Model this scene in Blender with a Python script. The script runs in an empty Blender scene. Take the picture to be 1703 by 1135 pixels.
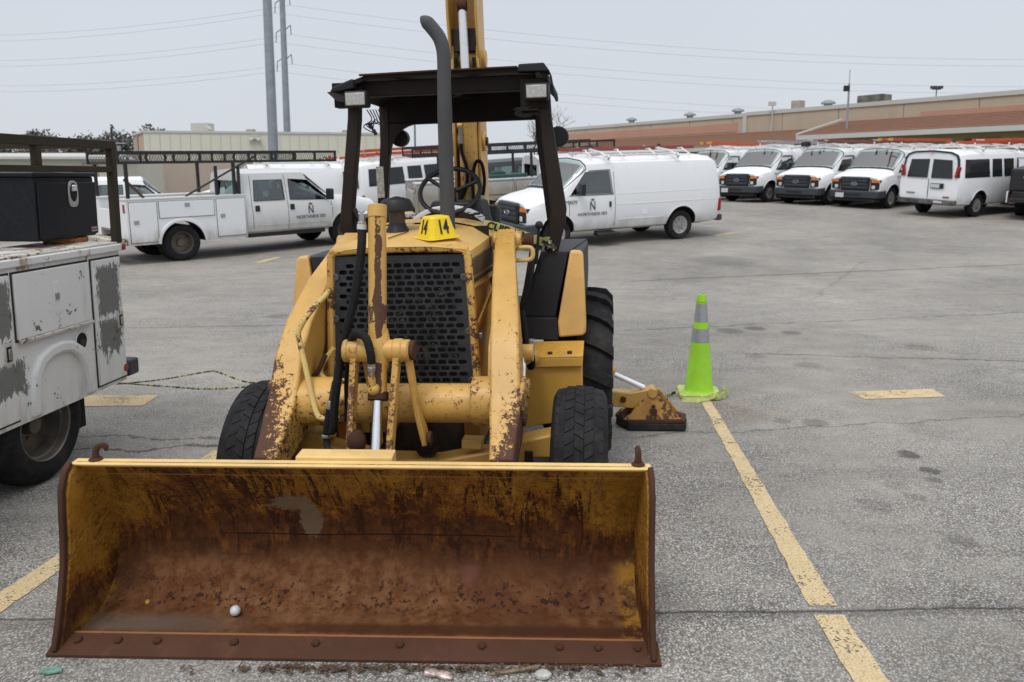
import bpy, bmesh, math, random
from mathutils import Vector, Matrix
R = math.radians
random.seed(7)
S = bpy.context.scene
COL = S.collection

# ------------------------------------------------------------------ camera, sky, sun, exposure
cd = bpy.data.cameras.new('camera')
cam = bpy.data.objects.new('camera', cd)
COL.objects.link(cam)
cam.location = (0, 0, 1.85)
cam.rotation_euler = (R(90 - 7.8), 0, 0)
cd.sensor_width = 36.0
cd.lens = 36.0 * 1304 / 1703
cd.shift_y = -98 / 1703
cd.clip_start = 0.05
cd.clip_end = 2000
cd.dof.use_dof = True
cd.dof.focus_distance = 3.9
cd.dof.aperture_fstop = 4.5
S.camera = cam

W = bpy.data.worlds.new('World')
S.world = W
W.use_nodes = True
wt = W.node_tree
wt.nodes.clear()
wo = wt.nodes.new('ShaderNodeOutputWorld')
bg = wt.nodes.new('ShaderNodeBackground')
sk = wt.nodes.new('ShaderNodeTexSky')
sk.sky_type = 'NISHITA'
sk.sun_disc = False
sk.sun_elevation = R(52)
sk.sun_rotation = R(200)
sk.dust_density = 4.0
hs = wt.nodes.new('ShaderNodeHueSaturation')
hs.inputs['Saturation'].default_value = 0.25
wt.links.new(sk.outputs[0], hs.inputs['Color'])
tc = wt.nodes.new('ShaderNodeTexCoord')
sx = wt.nodes.new('ShaderNodeSeparateXYZ')
wt.links.new(tc.outputs['Generated'], sx.inputs[0])
cr = wt.nodes.new('ShaderNodeValToRGB')           # an even overcast deck, brighter overhead as overcast skies are
cr.color_ramp.elements[0].position = 0.0
cr.color_ramp.elements[0].color = (0.462, 0.487, 0.522, 1)
cr.color_ramp.elements[1].position = 1.0
cr.color_ramp.elements[1].color = (0.97, 0.985, 1.0, 1)
e = cr.color_ramp.elements.new(0.35)
e.color = (0.418, 0.456, 0.515, 1)
wt.links.new(sx.outputs['Z'], cr.inputs['Fac'])
wn = wt.nodes.new('ShaderNodeTexNoise')           # faint cloud mottling
wn.inputs['Scale'].default_value = 2.2
wn.inputs['Detail'].default_value = 4
wt.links.new(tc.outputs['Generated'], wn.inputs['Vector'])
mr = wt.nodes.new('ShaderNodeMapRange')
mr.inputs['To Min'].default_value = 14.8
mr.inputs['To Max'].default_value = 16.9
wt.links.new(wn.outputs['Fac'], mr.inputs['Value'])
vm = wt.nodes.new('ShaderNodeVectorMath')
vm.operation = 'SCALE'
wt.links.new(cr.outputs['Color'], vm.inputs[0])
wt.links.new(mr.outputs[0], vm.inputs['Scale'])
mx = wt.nodes.new('ShaderNodeMix')
mx.data_type = 'RGBA'
mx.inputs['Factor'].default_value = 0.88
wt.links.new(hs.outputs[0], mx.inputs['A'])
wt.links.new(vm.outputs[0], mx.inputs['B'])
wt.links.new(mx.outputs['Result'], bg.inputs['Color'])
bg.inputs['Strength'].default_value = 0.1
wt.links.new(bg.outputs[0], wo.inputs['Surface'])

sd = bpy.data.lights.new('sun', 'SUN')
sun = bpy.data.objects.new('sun', sd)
COL.objects.link(sun)
sd.energy = 1.25
sd.angle = R(18)
sd.color = (1.0, 0.965, 0.92)
sun.rotation_euler = Vector((0.25, 0.45, -0.86)).to_track_quat('-Z', 'Y').to_euler()

S.view_settings.view_transform = 'Standard'
S.view_settings.look = 'None'
S.view_settings.exposure = 0.0
S.view_settings.gamma = 1.0
S.view_settings.use_curve_mapping = False
S.render.engine = 'CYCLES'
S.cycles.max_bounces = 6
S.cycles.transparent_max_bounces = 12

# ------------------------------------------------------------------ node helper
class NT:
    def __init__(s, name):
        s.m = bpy.data.materials.new(name)
        s.m.use_nodes = True
        s.t = s.m.node_tree
        s.b = s.t.nodes['Principled BSDF']
        s.out = s.t.nodes['Material Output']
        s._o = None
    def put(s, node, key, val):
        i = node.inputs[key]
        if isinstance(val, bpy.types.NodeSocket):
            s.t.links.new(val, i)
        else:
            if isinstance(val, (tuple, list)) and i.type == 'RGBA' and len(val) == 3:
                val = (*val, 1)
            i.default_value = val
    def node(s, typ, **kw):
        n = s.t.nodes.new(typ)
        for k, v in kw.items():
            s.put(n, k.replace('_', ' '), v)
        return n
    def obj(s):
        if s._o is None:
            s._o = s.t.nodes.new('ShaderNodeTexCoord').outputs['Object']
        return s._o
    def geo(s):
        return s.t.nodes.new('ShaderNodeNewGeometry')
    def math(s, op, a, b=0.0, c=0.0, clamp=False):
        n = s.t.nodes.new('ShaderNodeMath')
        n.operation = op
        n.use_clamp = clamp
        s.put(n, 0, a); s.put(n, 1, b)
        if len(n.inputs) > 2: s.put(n, 2, c)
        return n.outputs[0]
    def vmul(s, v, sc, off=(0, 0, 0)):
        n = s.t.nodes.new('ShaderNodeMapping')
        s.put(n, 'Vector', v); n.inputs['Scale'].default_value = sc; n.inputs['Location'].default_value = off
        return n.outputs[0]
    def noise(s, v, scale, detail=4, rough=0.55, dist=0.0, col=False):
        n = s.t.nodes.new('ShaderNodeTexNoise')
        s.put(n, 'Vector', v); s.put(n, 'Scale', scale); s.put(n, 'Detail', detail)
        s.put(n, 'Roughness', rough); s.put(n, 'Distortion', dist)
        return n.outputs['Color' if col else 'Fac']
    def voro(s, v, scale, feat='F1', out='Distance', rnd=1.0):
        n = s.t.nodes.new('ShaderNodeTexVoronoi')
        n.feature = feat
        s.put(n, 'Vector', v); s.put(n, 'Scale', scale)
        s.put(n, 'Randomness', rnd)
        return n.outputs[out]
    def step(s, v, lo, hi, a=0.0, b=1.0):
        n = s.t.nodes.new('ShaderNodeMapRange')
        n.interpolation_type = 'SMOOTHSTEP'
        s.put(n, 'Value', v)
        for k, x in (('From Min', lo), ('From Max', hi), ('To Min', a), ('To Max', b)): s.put(n, k, x)
        return n.outputs[0]
    def mix(s, f, a, b):
        n = s.t.nodes.new('ShaderNodeMix')
        n.data_type = 'RGBA'
        s.put(n, 'Factor', f)
        for k, x in ((6, a), (7, b)):
            s.put(n, k, x)
        return n.outputs[2]
    def mixf(s, f, a, b):
        n = s.t.nodes.new('ShaderNodeMix')
        s.put(n, 0, f); s.put(n, 2, a); s.put(n, 3, b)
        return n.outputs[0]
    def sep(s, v):
        n = s.t.nodes.new('ShaderNodeSeparateXYZ')
        s.put(n, 0, v)
        return n.outputs
    def attr(s, name):
        n = s.t.nodes.new('ShaderNodeAttribute')
        n.attribute_name = name
        return n.outputs['Fac']
    def bump(s, h, strength=0.3, dist=0.01):
        n = s.t.nodes.new('ShaderNodeBump')
        s.put(n, 'Height', h); s.put(n, 'Strength', strength); s.put(n, 'Distance', dist)
        s.t.links.new(n.outputs[0], s.b.inputs['Normal'])
    def fin(s, col=None, rough=None, metal=None, spec=None):
        if col is not None: s.put(s.b, 'Base Color', col)
        if rough is not None: s.put(s.b, 'Roughness', rough)
        if metal is not None: s.put(s.b, 'Metallic', metal)
        if spec is not None: s.put(s.b, 'Specular IOR Level', spec)
        return s.m

def plain(name, col, rough=0.5, metal=0.0, var=0.12, scale=9.0, spec=0.5):
    n = NT(name)
    f = n.noise(n.obj(), scale, 6, 0.6)
    a = tuple(c * (1 - var) for c in col); b = tuple(min(1, c * (1 + var)) for c in col)
    c = n.mix(n.step(f, 0.3, 0.7), a, b)
    r = n.math('ADD', rough - 0.08, n.math('MULTIPLY', n.noise(n.obj(), scale * 4, 3), 0.16))
    return n.fin(c, r, metal, spec)

RUST = (0.055, 0.024, 0.016); RUST2 = (0.12, 0.05, 0.025)
def paint(name, col, amt=0.35, rough=0.45, scale=16.0, low=None, streak=False, edge=0.0, extra=None, chip=RUST, chip2=RUST2, dirt=0.25, grime=(0.16, 0.10, 0.04)):
    """sprayed paint with chips down to rusty steel; amt = how chipped; low = (z0, z1) where chipping gets heavy downwards"""
    n = NT(name)
    o = n.obj()
    big = n.noise(o, 2.6, 3, 0.5)
    fine = n.noise(n.vmul(o, (1, 1, 0.45)) if streak else o, scale, 8, 0.68)
    fine2 = n.noise(o, scale * 4.2, 6, 0.65)
    lvl = n.math('ADD', n.math('MULTIPLY', fine, 0.62), n.math('MULTIPLY', fine2, 0.38))
    lvl = n.math('ADD', lvl, n.math('MULTIPLY', n.math('SUBTRACT', big, 0.5), 0.34))
    thr = 0.70 - 0.20 * amt
    if extra: lvl = n.math('ADD', lvl, extra(n, o))
    if edge:                                   # paint knocked off along the edges
        bv = n.t.nodes.new('ShaderNodeBevel'); bv.samples = 4; bv.inputs['Radius'].default_value = 0.022
        gg = n.geo()
        dt = n.t.nodes.new('ShaderNodeVectorMath'); dt.operation = 'DOT_PRODUCT'
        n.put(dt, 0, bv.outputs[0]); n.put(dt, 1, gg.outputs['Normal'])
        k = n.step(n.math('SUBTRACT', 1.0, dt.outputs['Value']), 0.01, 0.16, 0, edge)
        lvl = n.math('ADD', lvl, k)
    if low:
        z = n.sep(o)[2]
        k = n.step(z, low[1], low[0], 0, 1)
        lvl = n.math('ADD', lvl, n.math('MULTIPLY', k, low[2]))
    mask = n.step(lvl, thr, thr + 0.022)
    halo = n.step(lvl, thr - 0.05, thr + 0.01)
    tone = n.noise(o, 3.5, 5, 0.6)
    c1 = tuple(x * 0.86 for x in col); c2 = tuple(min(1, x * 1.1) for x in col)
    base = n.mix(n.step(tone, 0.3, 0.7), c1, c2)
    gm = n.math('MULTIPLY', n.step(n.noise(n.vmul(o, (1, 1, 0.3)), 5.0, 6, 0.65), 0.52, 0.8), dirt)
    base = n.mix(gm, base, grime)
    base = n.mix(n.math('MULTIPLY', halo, 0.28 if max(col) > 0.2 else 0.0), base, (0.34, 0.16, 0.05))
    rc = n.mix(n.noise(o, 40, 4), chip, chip2)
    c = n.mix(mask, base, rc)
    rg = n.mixf(mask, rough, 0.85)
    n.bump(n.math('SUBTRACT', 1.0, mask), 0.35, 0.004)
    return n.fin(c, rg, spec=0.5 if max(col) > 0.2 else 0.22)

# ------------------------------------------------------------------ mesh builder
class MB:
    def __init__(s):
        s.v = []; s.f = []; s.mi = []; s.cm = 0; s.at = {}
    def add(s, vs, fs):
        o = len(s.v)
        s.v += [tuple(p) for p in vs]
        for f in fs:
            s.f.append([i + o for i in f]); s.mi.append(s.cm)
        return s
    def box(s, c, d, rot=None):
        hx, hy, hz = d[0] / 2, d[1] / 2, d[2] / 2
        P = [Vector((x, y, z)) for z in (-hz, hz) for x, y in ((-hx, -hy), (hx, -hy), (hx, hy), (-hx, hy))]
        if rot is not None: P = [rot @ p for p in P]
        c = Vector(c)
        return s.add([p + c for p in P], [(3, 2, 1, 0), (4, 5, 6, 7), (0, 1, 5, 4), (1, 2, 6, 5), (2, 3, 7, 6), (3, 0, 4, 7)])
    def bx(s, x0, x1, y0, y1, z0, z1):
        return s.box(((x0 + x1) / 2, (y0 + y1) / 2, (z0 + z1) / 2), (abs(x1 - x0), abs(y1 - y0), abs(z1 - z0)))
    def hexa(s, P):
        """8 points: bottom loop 4 (ccw from above) then top loop 4"""
        return s.add(P, [(3, 2, 1, 0), (4, 5, 6, 7), (0, 1, 5, 4), (1, 2, 6, 5), (2, 3, 7, 6), (3, 0, 4, 7)])
    def prism(s, poly, vec):
        n = len(poly); vec = Vector(vec)
        a = [Vector(p) for p in poly]
        nrm = Vector((0, 0, 0))
        for i in range(n):
            nrm += a[i].cross(a[(i + 1) % n])
        if nrm.dot(vec) > 0: a.reverse()
        b = [p + vec for p in a]
        fs = [list(range(n)), list(range(2 * n - 1, n - 1, -1))]
        for i in range(n):
            j = (i + 1) % n
            fs.append((j, i, n + i, n + j))
        return s.add(a + b, fs)
    def plate(s, pts, vec):
        return s.prism(pts, vec)
    def cyl(s, p0, p1, r0, r1=None, n=16, cap=True):
        r1 = r0 if r1 is None else r1
        p0, p1 = Vector(p0), Vector(p1)
        ax = (p1 - p0).normalized()
        u = ax.orthogonal().normalized(); w = ax.cross(u)
        vs = []
        for p, r in ((p0, r0), (p1, r1)):
            for i in range(n):
                a = 2 * math.pi * i / n
                vs.append(p + u * (r * math.cos(a)) + w * (r * math.sin(a)))
        fs = [(i, (i + 1) % n, n + (i + 1) % n, n + i) for i in range(n)]
        if cap: fs += [list(range(n - 1, -1, -1)), list(range(n, 2 * n))]
        return s.add(vs, fs)
    def tube(s, pts, r, n=8, cap=True, closed=False):
        P = [Vector(p) for p in pts]
        rr = r if isinstance(r, (list, tuple)) else [r] * len(P)
        m = len(P); vs = []
        prev = None
        for i, p in enumerate(P):
            if closed:
                t = (P[(i + 1) % m] - P[i - 1]).normalized()
            else:
                t = (P[min(i + 1, m - 1)] - P[max(i - 1, 0)]).normalized()
            if prev is None:
                u = t.orthogonal().normalized()
            else:
                u = (prev - t * prev.dot(t)).normalized()
            prev = u
            w = t.cross(u)
            for k in range(n):
                a = 2 * math.pi * k / n
                vs.append(p + u * (rr[i] * math.cos(a)) + w * (rr[i] * math.sin(a)))
        fs = []
        for i in range(m if closed else m - 1):
            j = (i + 1) % m
            for k in range(n):
                l = (k + 1) % n
                fs.append((i * n + k, i * n + l, j * n + l, j * n + k))
        if cap and not closed:
            fs += [list(range(n - 1, -1, -1)), list(range((m - 1) * n, m * n))]
        return s.add(vs, fs)
    def bar(s, pts, w, h, side):
        """rectangular section swept along pts; side = direction of the width w, h across it; w, h may be lists"""
        P = [Vector(p) for p in pts]; m = len(P)
        ws = w if isinstance(w, (list, tuple)) else [w] * m
        hsz = h if isinstance(h, (list, tuple)) else [h] * m
        side = Vector(side).normalized()
        vs = []
        for i, p in enumerate(P):
            t = (P[min(i + 1, m - 1)] - P[max(i - 1, 0)]).normalized()
            sd_ = (side - t * side.dot(t)).normalized()
            nn = t.cross(sd_)
            a, b = ws[i] / 2, hsz[i] / 2
            for x, y in ((-a, -b), (a, -b), (a, b), (-a, b)):
                vs.append(p + sd_ * x + nn * y)
        fs = [(3, 2, 1, 0), [4 * (m - 1) + k for k in range(4)]]
        for i in range(m - 1):
            for k in range(4):
                l = (k + 1) % 4
                fs.append((4 * i + k, 4 * i + l, 4 * i + 4 + l, 4 * i + 4 + k))
        return s.add(vs, fs)
    def lathe(s, prof, o, ax=(0, 0, 1), n=24, capends=True):
        o = Vector(o); ax = Vector(ax).normalized()
        u = ax.orthogonal().normalized(); w = ax.cross(u)
        vs = []
        for r, h in prof:
            for k in range(n):
                a = 2 * math.pi * k / n
                vs.append(o + ax * h + u * (r * math.cos(a)) + w * (r * math.sin(a)))
        fs = []
        for i in range(len(prof) - 1):
            for k in range(n):
                l = (k + 1) % n
                fs.append((i * n + k, i * n + l, (i + 1) * n + l, (i + 1) * n + k))
        if capends:
            fs += [list(range(n - 1, -1, -1)), list(range((len(prof) - 1) * n, len(prof) * n))]
        return s.add(vs, fs)
    def ball(s, c, r, n=12, sc=(1, 1, 1)):
        pr = []
        vs = []; c = Vector(c); m = n // 2 + 1
        for i in range(1, m):
            t = math.pi * i / m
            for k in range(n):
                a = 2 * math.pi * k / n
                vs.append(c + Vector((sc[0] * r * math.sin(t) * math.cos(a), sc[1] * r * math.sin(t) * math.sin(a), sc[2] * r * math.cos(t))))
        vs.append(c + Vector((0, 0, r * sc[2]))); vs.append(c - Vector((0, 0, r * sc[2])))
        fs = []
        for i in range(m - 2):
            for k in range(n):
                l = (k + 1) % n
                fs.append((i * n + k, (i + 1) * n + k, (i + 1) * n + l, i * n + l))
        top, bot = len(vs) - 2, len(vs) - 1
        for k in range(n):
            l = (k + 1) % n
            fs.append((top, k, l)); fs.append((bot, (m - 2) * n + l, (m - 2) * n + k))
        return s.add(vs, fs)
    def torus(s, c, ax, R0, r, n=28, k=8):
        c = Vector(c); ax = Vector(ax).normalized()
        u = ax.orthogonal().normalized(); w = ax.cross(u)
        pts = [c + u * (R0 * math.cos(2 * math.pi * i / n)) + w * (R0 * math.sin(2 * math.pi * i / n)) for i in range(n)]
        return s.tube(pts, r, k, closed=True)
    def mesh(s, name, mats, smooth=35, xf=None, fix=True):
        me = bpy.data.meshes.new(name)
        vs = s.v if xf is None else [xf @ Vector(p) for p in s.v]
        me.from_pydata([tuple(p) for p in vs], [], s.f)
        for m in (mats if isinstance(mats, (list, tuple)) else [mats]):
            me.materials.append(m)
        me.polygons.foreach_set('material_index', s.mi)
        if fix:
            b = bmesh.new(); b.from_mesh(me)
            bmesh.ops.recalc_face_normals(b, faces=b.faces)
            b.to_mesh(me); b.free()
        if smooth:
            me.polygons.foreach_set('use_smooth', [True] * len(me.polygons))
            me.set_sharp_from_angle(angle=R(smooth))
        for k, vals in s.at.items():
            a = me.attributes.new(k, 'FLOAT', 'POINT')
            a.data.foreach_set('value', vals)
        me.update()
        return me
    def build(s, name, mats, parent=None, smooth=35, bevel=0.0, xf=None, fix=True, seg=2):
        return link(name, s.mesh(name, mats, smooth, xf, fix), parent, bevel, seg)

def link(name, me, parent=None, bevel=0.0, seg=2):
    o = bpy.data.objects.new(name, me)
    COL.objects.link(o)
    if parent is not None: o.parent = parent
    if bevel:
        md = o.modifiers.new('bevel', 'BEVEL')
        md.width = bevel; md.segments = seg; md.limit_method = 'ANGLE'; md.angle_limit = R(38)
        md.harden_normals = False
    return o

def empty(name, loc=(0, 0, 0), rz=0.0, parent=None):
    o = bpy.data.objects.new(name, None)
    COL.objects.link(o)
    o.location = loc; o.rotation_euler = (0, 0, rz)
    o.empty_display_size = 0.2
    if parent is not None: o.parent = parent
    return o

def tag(o, label=None, cat=None, group=None, kind=None):
    if label: o['label'] = label
    if cat: o['category'] = cat
    if group: o['group'] = group
    if kind: o['kind'] = kind
    return o

def copy_tree(o, parent=None):
    c = o.copy()
    COL.objects.link(c)
    if parent is not None: c.parent = parent
    for ch in list(o.children):
        copy_tree(ch, c)
    return c

def smooth_path(pts, k=6):
    P = [Vector(p) for p in pts]
    out = []
    for i in range(len(P) - 1):
        p0 = P[max(i - 1, 0)]; p1 = P[i]; p2 = P[i + 1]; p3 = P[min(i + 2, len(P) - 1)]
        for j in range(k):
            t = j / k
            out.append(0.5 * ((2 * p1) + (p2 - p0) * t + (2 * p0 - 5 * p1 + 4 * p2 - p3) * t * t + (3 * p1 - p0 - 3 * p2 + p3) * t ** 3))
    out.append(P[-1])
    return out

_tc = {}
def text_mesh(txt, size, mat, sx=1.0, shear=0.0, ext=0.0012, bold=0.0):
    cu = bpy.data.curves.new('text', 'FONT')
    cu.body = txt; cu.size = size; cu.align_x = 'CENTER'; cu.align_y = 'CENTER'; cu.extrude = ext; cu.shear = shear
    cu.resolution_u = 3; cu.offset = bold
    to = bpy.data.objects.new('text', cu)
    COL.objects.link(to)
    dg = bpy.context.evaluated_depsgraph_get()
    me = bpy.data.meshes.new_from_object(to.evaluated_get(dg))
    bpy.data.objects.remove(to)
    bpy.data.curves.remove(cu)
    for v in me.vertices: v.co.x *= sx
    me.materials.clear(); me.materials.append(mat)
    return me
def put_text(name, txt, size, mat, parent, loc, right, up, sx=1.0, shear=0.0, bold=0.0):
    """lettering laid on a surface: right = reading direction, up = letter up"""
    o = link(name, text_mesh(txt, size, mat, sx, shear, 0.0012, bold), parent)
    r = Vector(right).normalized(); u = Vector(up); u = (u - r * u.dot(r)).normalized(); w = r.cross(u)
    m = Matrix((r, u, w)).transposed().to_4x4(); m.translation = Vector(loc)
    o.matrix_local = m
    return o

def ss(t):
    t = min(1.0, max(0.0, t))
    return t * t * (3 - 2 * t)
def gz(x, y):                                   # the lot rises gently away from the camera, more on the right
    return 0.9 * ss((y - 10) / 20) * (0.3 + 0.7 * ss((x + 7) / 10))
def ground_matrix(x, y, heading):
    g = 1.6
    f = Vector((math.cos(heading), math.sin(heading), 0)); l = Vector((-f.y, f.x, 0))
    def P(v): return Vector((x + v.x, y + v.y, gz(x + v.x, y + v.y)))
    a = (P(f * g) - P(-f * g)).normalized(); b = (P(l * .8) - P(-l * .8)).normalized()
    n = a.cross(b).normalized(); b = n.cross(a)
    z = sum(P(f * i * g + l * j * .8).z for i in (-1, 1) for j in (-1, 1)) / 4
    m = Matrix((a, b, n)).transposed().to_4x4(); m.translation = (x, y, z)
    return m

# ------------------------------------------------------------------ materials
def mat_asphalt():
    n = NT('asphalt')
    o = n.obj()
    cell = n.t.nodes.new('ShaderNodeTexVoronoi')
    n.put(cell, 'Vector', o); n.put(cell, 'Scale', 116.0)
    stone = n.sep(cell.outputs['Color'])
    d = cell.outputs['Distance']
    big = n.noise(o, 0.55, 5, 0.6)
    mid = n.noise(n.vmul(o, (1, 1.6, 1)), 2.6, 6, 0.62)
    fine = n.noise(o, 60, 4, 0.7)
    # stones between dark binder
    tone = n.mix(stone[0], (0.180, 0.175, 0.166), (0.365, 0.355, 0.336))
    tone = n.mix(n.step(stone[1], 0.86, 0.9), tone, (0.48, 0.46, 0.43))
    tone = n.mix(n.step(stone[1], 0.12, 0.08), tone, (0.17, 0.12, 0.085))
    binder = n.step(d, 0.42, 0.68)
    c = n.mix(n.math('MULTIPLY', binder, 0.72), tone, (0.066, 0.064, 0.061))
    lay = n.math('ADD', n.math('MULTIPLY', n.math('SUBTRACT', big, 0.5), 0.9), n.math('MULTIPLY', n.math('SUBTRACT', mid, 0.5), 0.7))
    wide = n.math('SUBTRACT', n.noise(n.vmul(o, (1, 1.3, 1), (9, 4, 0)), 0.24, 4, 0.55), 0.5)
    k = n.math('ADD', n.math('ADD', 1.12, n.math('MULTIPLY', lay, 0.75)), n.math('MULTIPLY', wide, 0.9))
    k = n.math('MULTIPLY', k, n.math('ADD', 0.82, n.math('MULTIPLY', fine, 0.36)))
    # fine dust fills the binder in patches
    dust = n.step(n.math('ADD', n.math('MULTIPLY', n.noise(o, 0.8, 7, 0.68), 0.7), n.math('MULTIPLY', mid, 0.3)), 0.42, 0.64)
    xd, yd, _z = n.sep(o)[0:3]
    worn_ = n.math('MULTIPLY', n.step(yd, 3.2, 6.0, 0.0, 0.35), n.step(n.noise(o, 0.5, 5, 0.6), 0.3, 0.6))
    c = n.mix(n.math('ADD', n.math('MULTIPLY', dust, 0.6), worn_, clamp=True), c, (0.262, 0.245, 0.222))
    sv = n.t.nodes.new('ShaderNodeVectorMath'); sv.operation = 'SCALE'
    n.put(sv, 0, c); n.put(sv, 'Scale', k)
    c = sv.outputs[0]
    # long faint drive marks
    trk = n.step(n.noise(n.vmul(o, (0.25, 2.2, 1), (3, 1, 0)), 1.3, 5, 0.6, 0.4), 0.56, 0.72)
    c = n.mix(n.math('MULTIPLY', trk, 0.15), c, (0.07, 0.07, 0.07))
    # small dark scuffs
    sc_ = n.step(n.noise(n.vmul(o, (1.0, 2.2, 1), (7, 2, 0)), 3.4, 5, 0.6), 0.68, 0.75)
    c = n.mix(n.math('MULTIPLY', sc_, 0.45), c, (0.05, 0.05, 0.05))
    x, y, z = n.sep(o)[0:3]
    wob = n.math('MULTIPLY', n.math('SUBTRACT', n.noise(o, 1.7, 6, 0.7), 0.5), 0.30)
    # joints and cracks across the lot
    def line(x0, y0, x1, y1, w, ext0=None, ext1=None, wa=1.0, dark=0.8, soft=3.0):
        nonlocal c
        L = math.hypot(x1 - x0, y1 - y0)
        ux, uy = (x1 - x0) / L, (y1 - y0) / L
        s_ = n.math('ADD', n.math('MULTIPLY', n.math('SUBTRACT', x, x0), ux), n.math('MULTIPLY', n.math('SUBTRACT', y, y0), uy))
        t_ = n.math('SUBTRACT', n.math('MULTIPLY', n.math('SUBTRACT', y, y0), ux), n.math('MULTIPLY', n.math('SUBTRACT', x, x0), uy))
        t_ = n.math('ABSOLUTE', n.math('ADD', t_, n.math('MULTIPLY', wob, wa)))
        m = n.step(t_, w, w * soft, 1, 0)
        m = n.math('MULTIPLY', m, n.step(s_, -0.1, 0.1))
        m = n.math('MULTIPLY', m, n.step(s_, L - 0.1, L + 0.1, 1, 0))
        m = n.math('MULTIPLY', m, n.step(fine, 0.25, 0.5, 0.55, 1.0))
        c = n.mix(n.math('MULTIPLY', m, dark), c, (0.03, 0.028, 0.027))
    line(-6, 3.0, 7, 3.24, 0.004, wa=0.30, dark=0.7)
    line(-4, 2.98, 7, 3.27, 0.022, wa=0.5, dark=0.28, soft=2.2)
    line(0.6, 5.35, 6.5, 6.3, 0.006, wa=1.3, dark=0.4)
    line(-6, 4.9, -1.2, 5.25, 0.007, wa=1.3, dark=0.7)
    line(-6, 5.7, -0.6, 5.15, 0.006, wa=1.6, dark=0.6)
    line(1.2, 9.2, 12, 11.6, 0.010, wa=1.5, dark=0.45)
    line(4.4, 11.4, 7, 15.5, 0.009, wa=1.9, dark=0.3)
    line(-9, 9.0, 0, 9.8, 0.012, wa=1.2, dark=0.45)
    line(2, 13.2, 22, 17.8, 0.02, wa=1.0, dark=0.5)
    line(2.4, 8.0, 9, 7.2, 0.010, wa=1.1, dark=0.5)
    # oil drips in the empty stall
    wob2 = n.math('MULTIPLY', n.math('SUBTRACT', n.noise(o, 16, 5, 0.7), 0.5), 0.13)
    for px, py, r, a in ((2.65, 5.03, .085, .62), (2.64, 4.74, .075, .6), (2.58, 4.58, .065, .38), (2.33, 4.33, .08, .3), (2.05, 4.21, .11, .24),
                         (2.29, 3.78, .10, .35), (2.31, 4.5, .09, .2), (2.28, 5.7, .12, .36), (2.05, 5.75, .08, .3), (2.9, 7.5, .16, .3), (2.5, 7.9, .13, .28), (3.05, 5.55, .2, .14),
                         (2.6, 9.2, .2, .45), (2.95, 9.35, .16, .5), (3.3, 9.1, .14, .45), (4.4, 8.3, .2, .28), (1.65, 5.9, .35, .16), (-3.1, 10.2, .2, .3), (4.15, 15.4, .75, .26)):
        dx = n.math('SUBTRACT', x, px); dy = n.math('SUBTRACT', y, py)
        rr = n.math('ADD', n.math('SQRT', n.math('ADD', n.math('MULTIPLY', dx, dx), n.math('MULTIPLY', dy, dy))), wob2)
        c = n.mix(n.step(rr, r * 0.55, r * 1.05, a, 0), c, (0.022, 0.021, 0.02))
    # rusty wash by the stabiliser
    dx = n.math('SUBTRACT', x, 1.75); dy = n.math('SUBTRACT', y, 6.0)
    rr = n.math('ADD', n.math('SQRT', n.math('ADD', n.math('MULTIPLY', dx, dx), n.math('MULTIPLY', n.math('MULTIPLY', dy, dy), 2.5))), n.math('MULTIPLY', wob, 1.6))
    c = n.mix(n.step(rr, 0.1, 0.75, 0.16, 0), c, (0.30, 0.19, 0.12))
    h = n.math('SUBTRACT', n.math('MULTIPLY', stone[2], 0.5), n.math('MULTIPLY', d, 0.9))
    n.bump(h, 0.45, 0.005)
    return n.fin(c, 0.9, spec=0.25)

def mat_roadpaint():
    n = NT('road paint')
    o = n.obj()
    f = n.math('ADD', n.math('MULTIPLY', n.noise(o, 30, 8, 0.75), 0.6), n.math('MULTIPLY', n.noise(o, 3.2, 5, 0.6), 0.4))
    st = n.voro(o, 95.0)
    m = n.step(n.math('ADD', f, n.math('MULTIPLY', st, 0.14)), 0.612, 0.67)
    c = n.mix(n.noise(o, 7, 5), (0.53, 0.41, 0.235), (0.66, 0.53, 0.33))
    c = n.mix(n.step(st, 0.4, 0.75, 0.0, 0.35), c, (0.22, 0.16, 0.08))
    n.fin(c, 0.85, spec=0.2)
    tr = n.t.nodes.new('ShaderNodeBsdfTransparent')
    ms = n.t.nodes.new('ShaderNodeMixShader')
    n.put(ms, 0, m)
    n.t.links.new(n.b.outputs[0], ms.inputs[1]); n.t.links.new(tr.outputs[0], ms.inputs[2])
    n.t.links.new(ms.outputs[0], n.out.inputs['Surface'])
    return n.m

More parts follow.
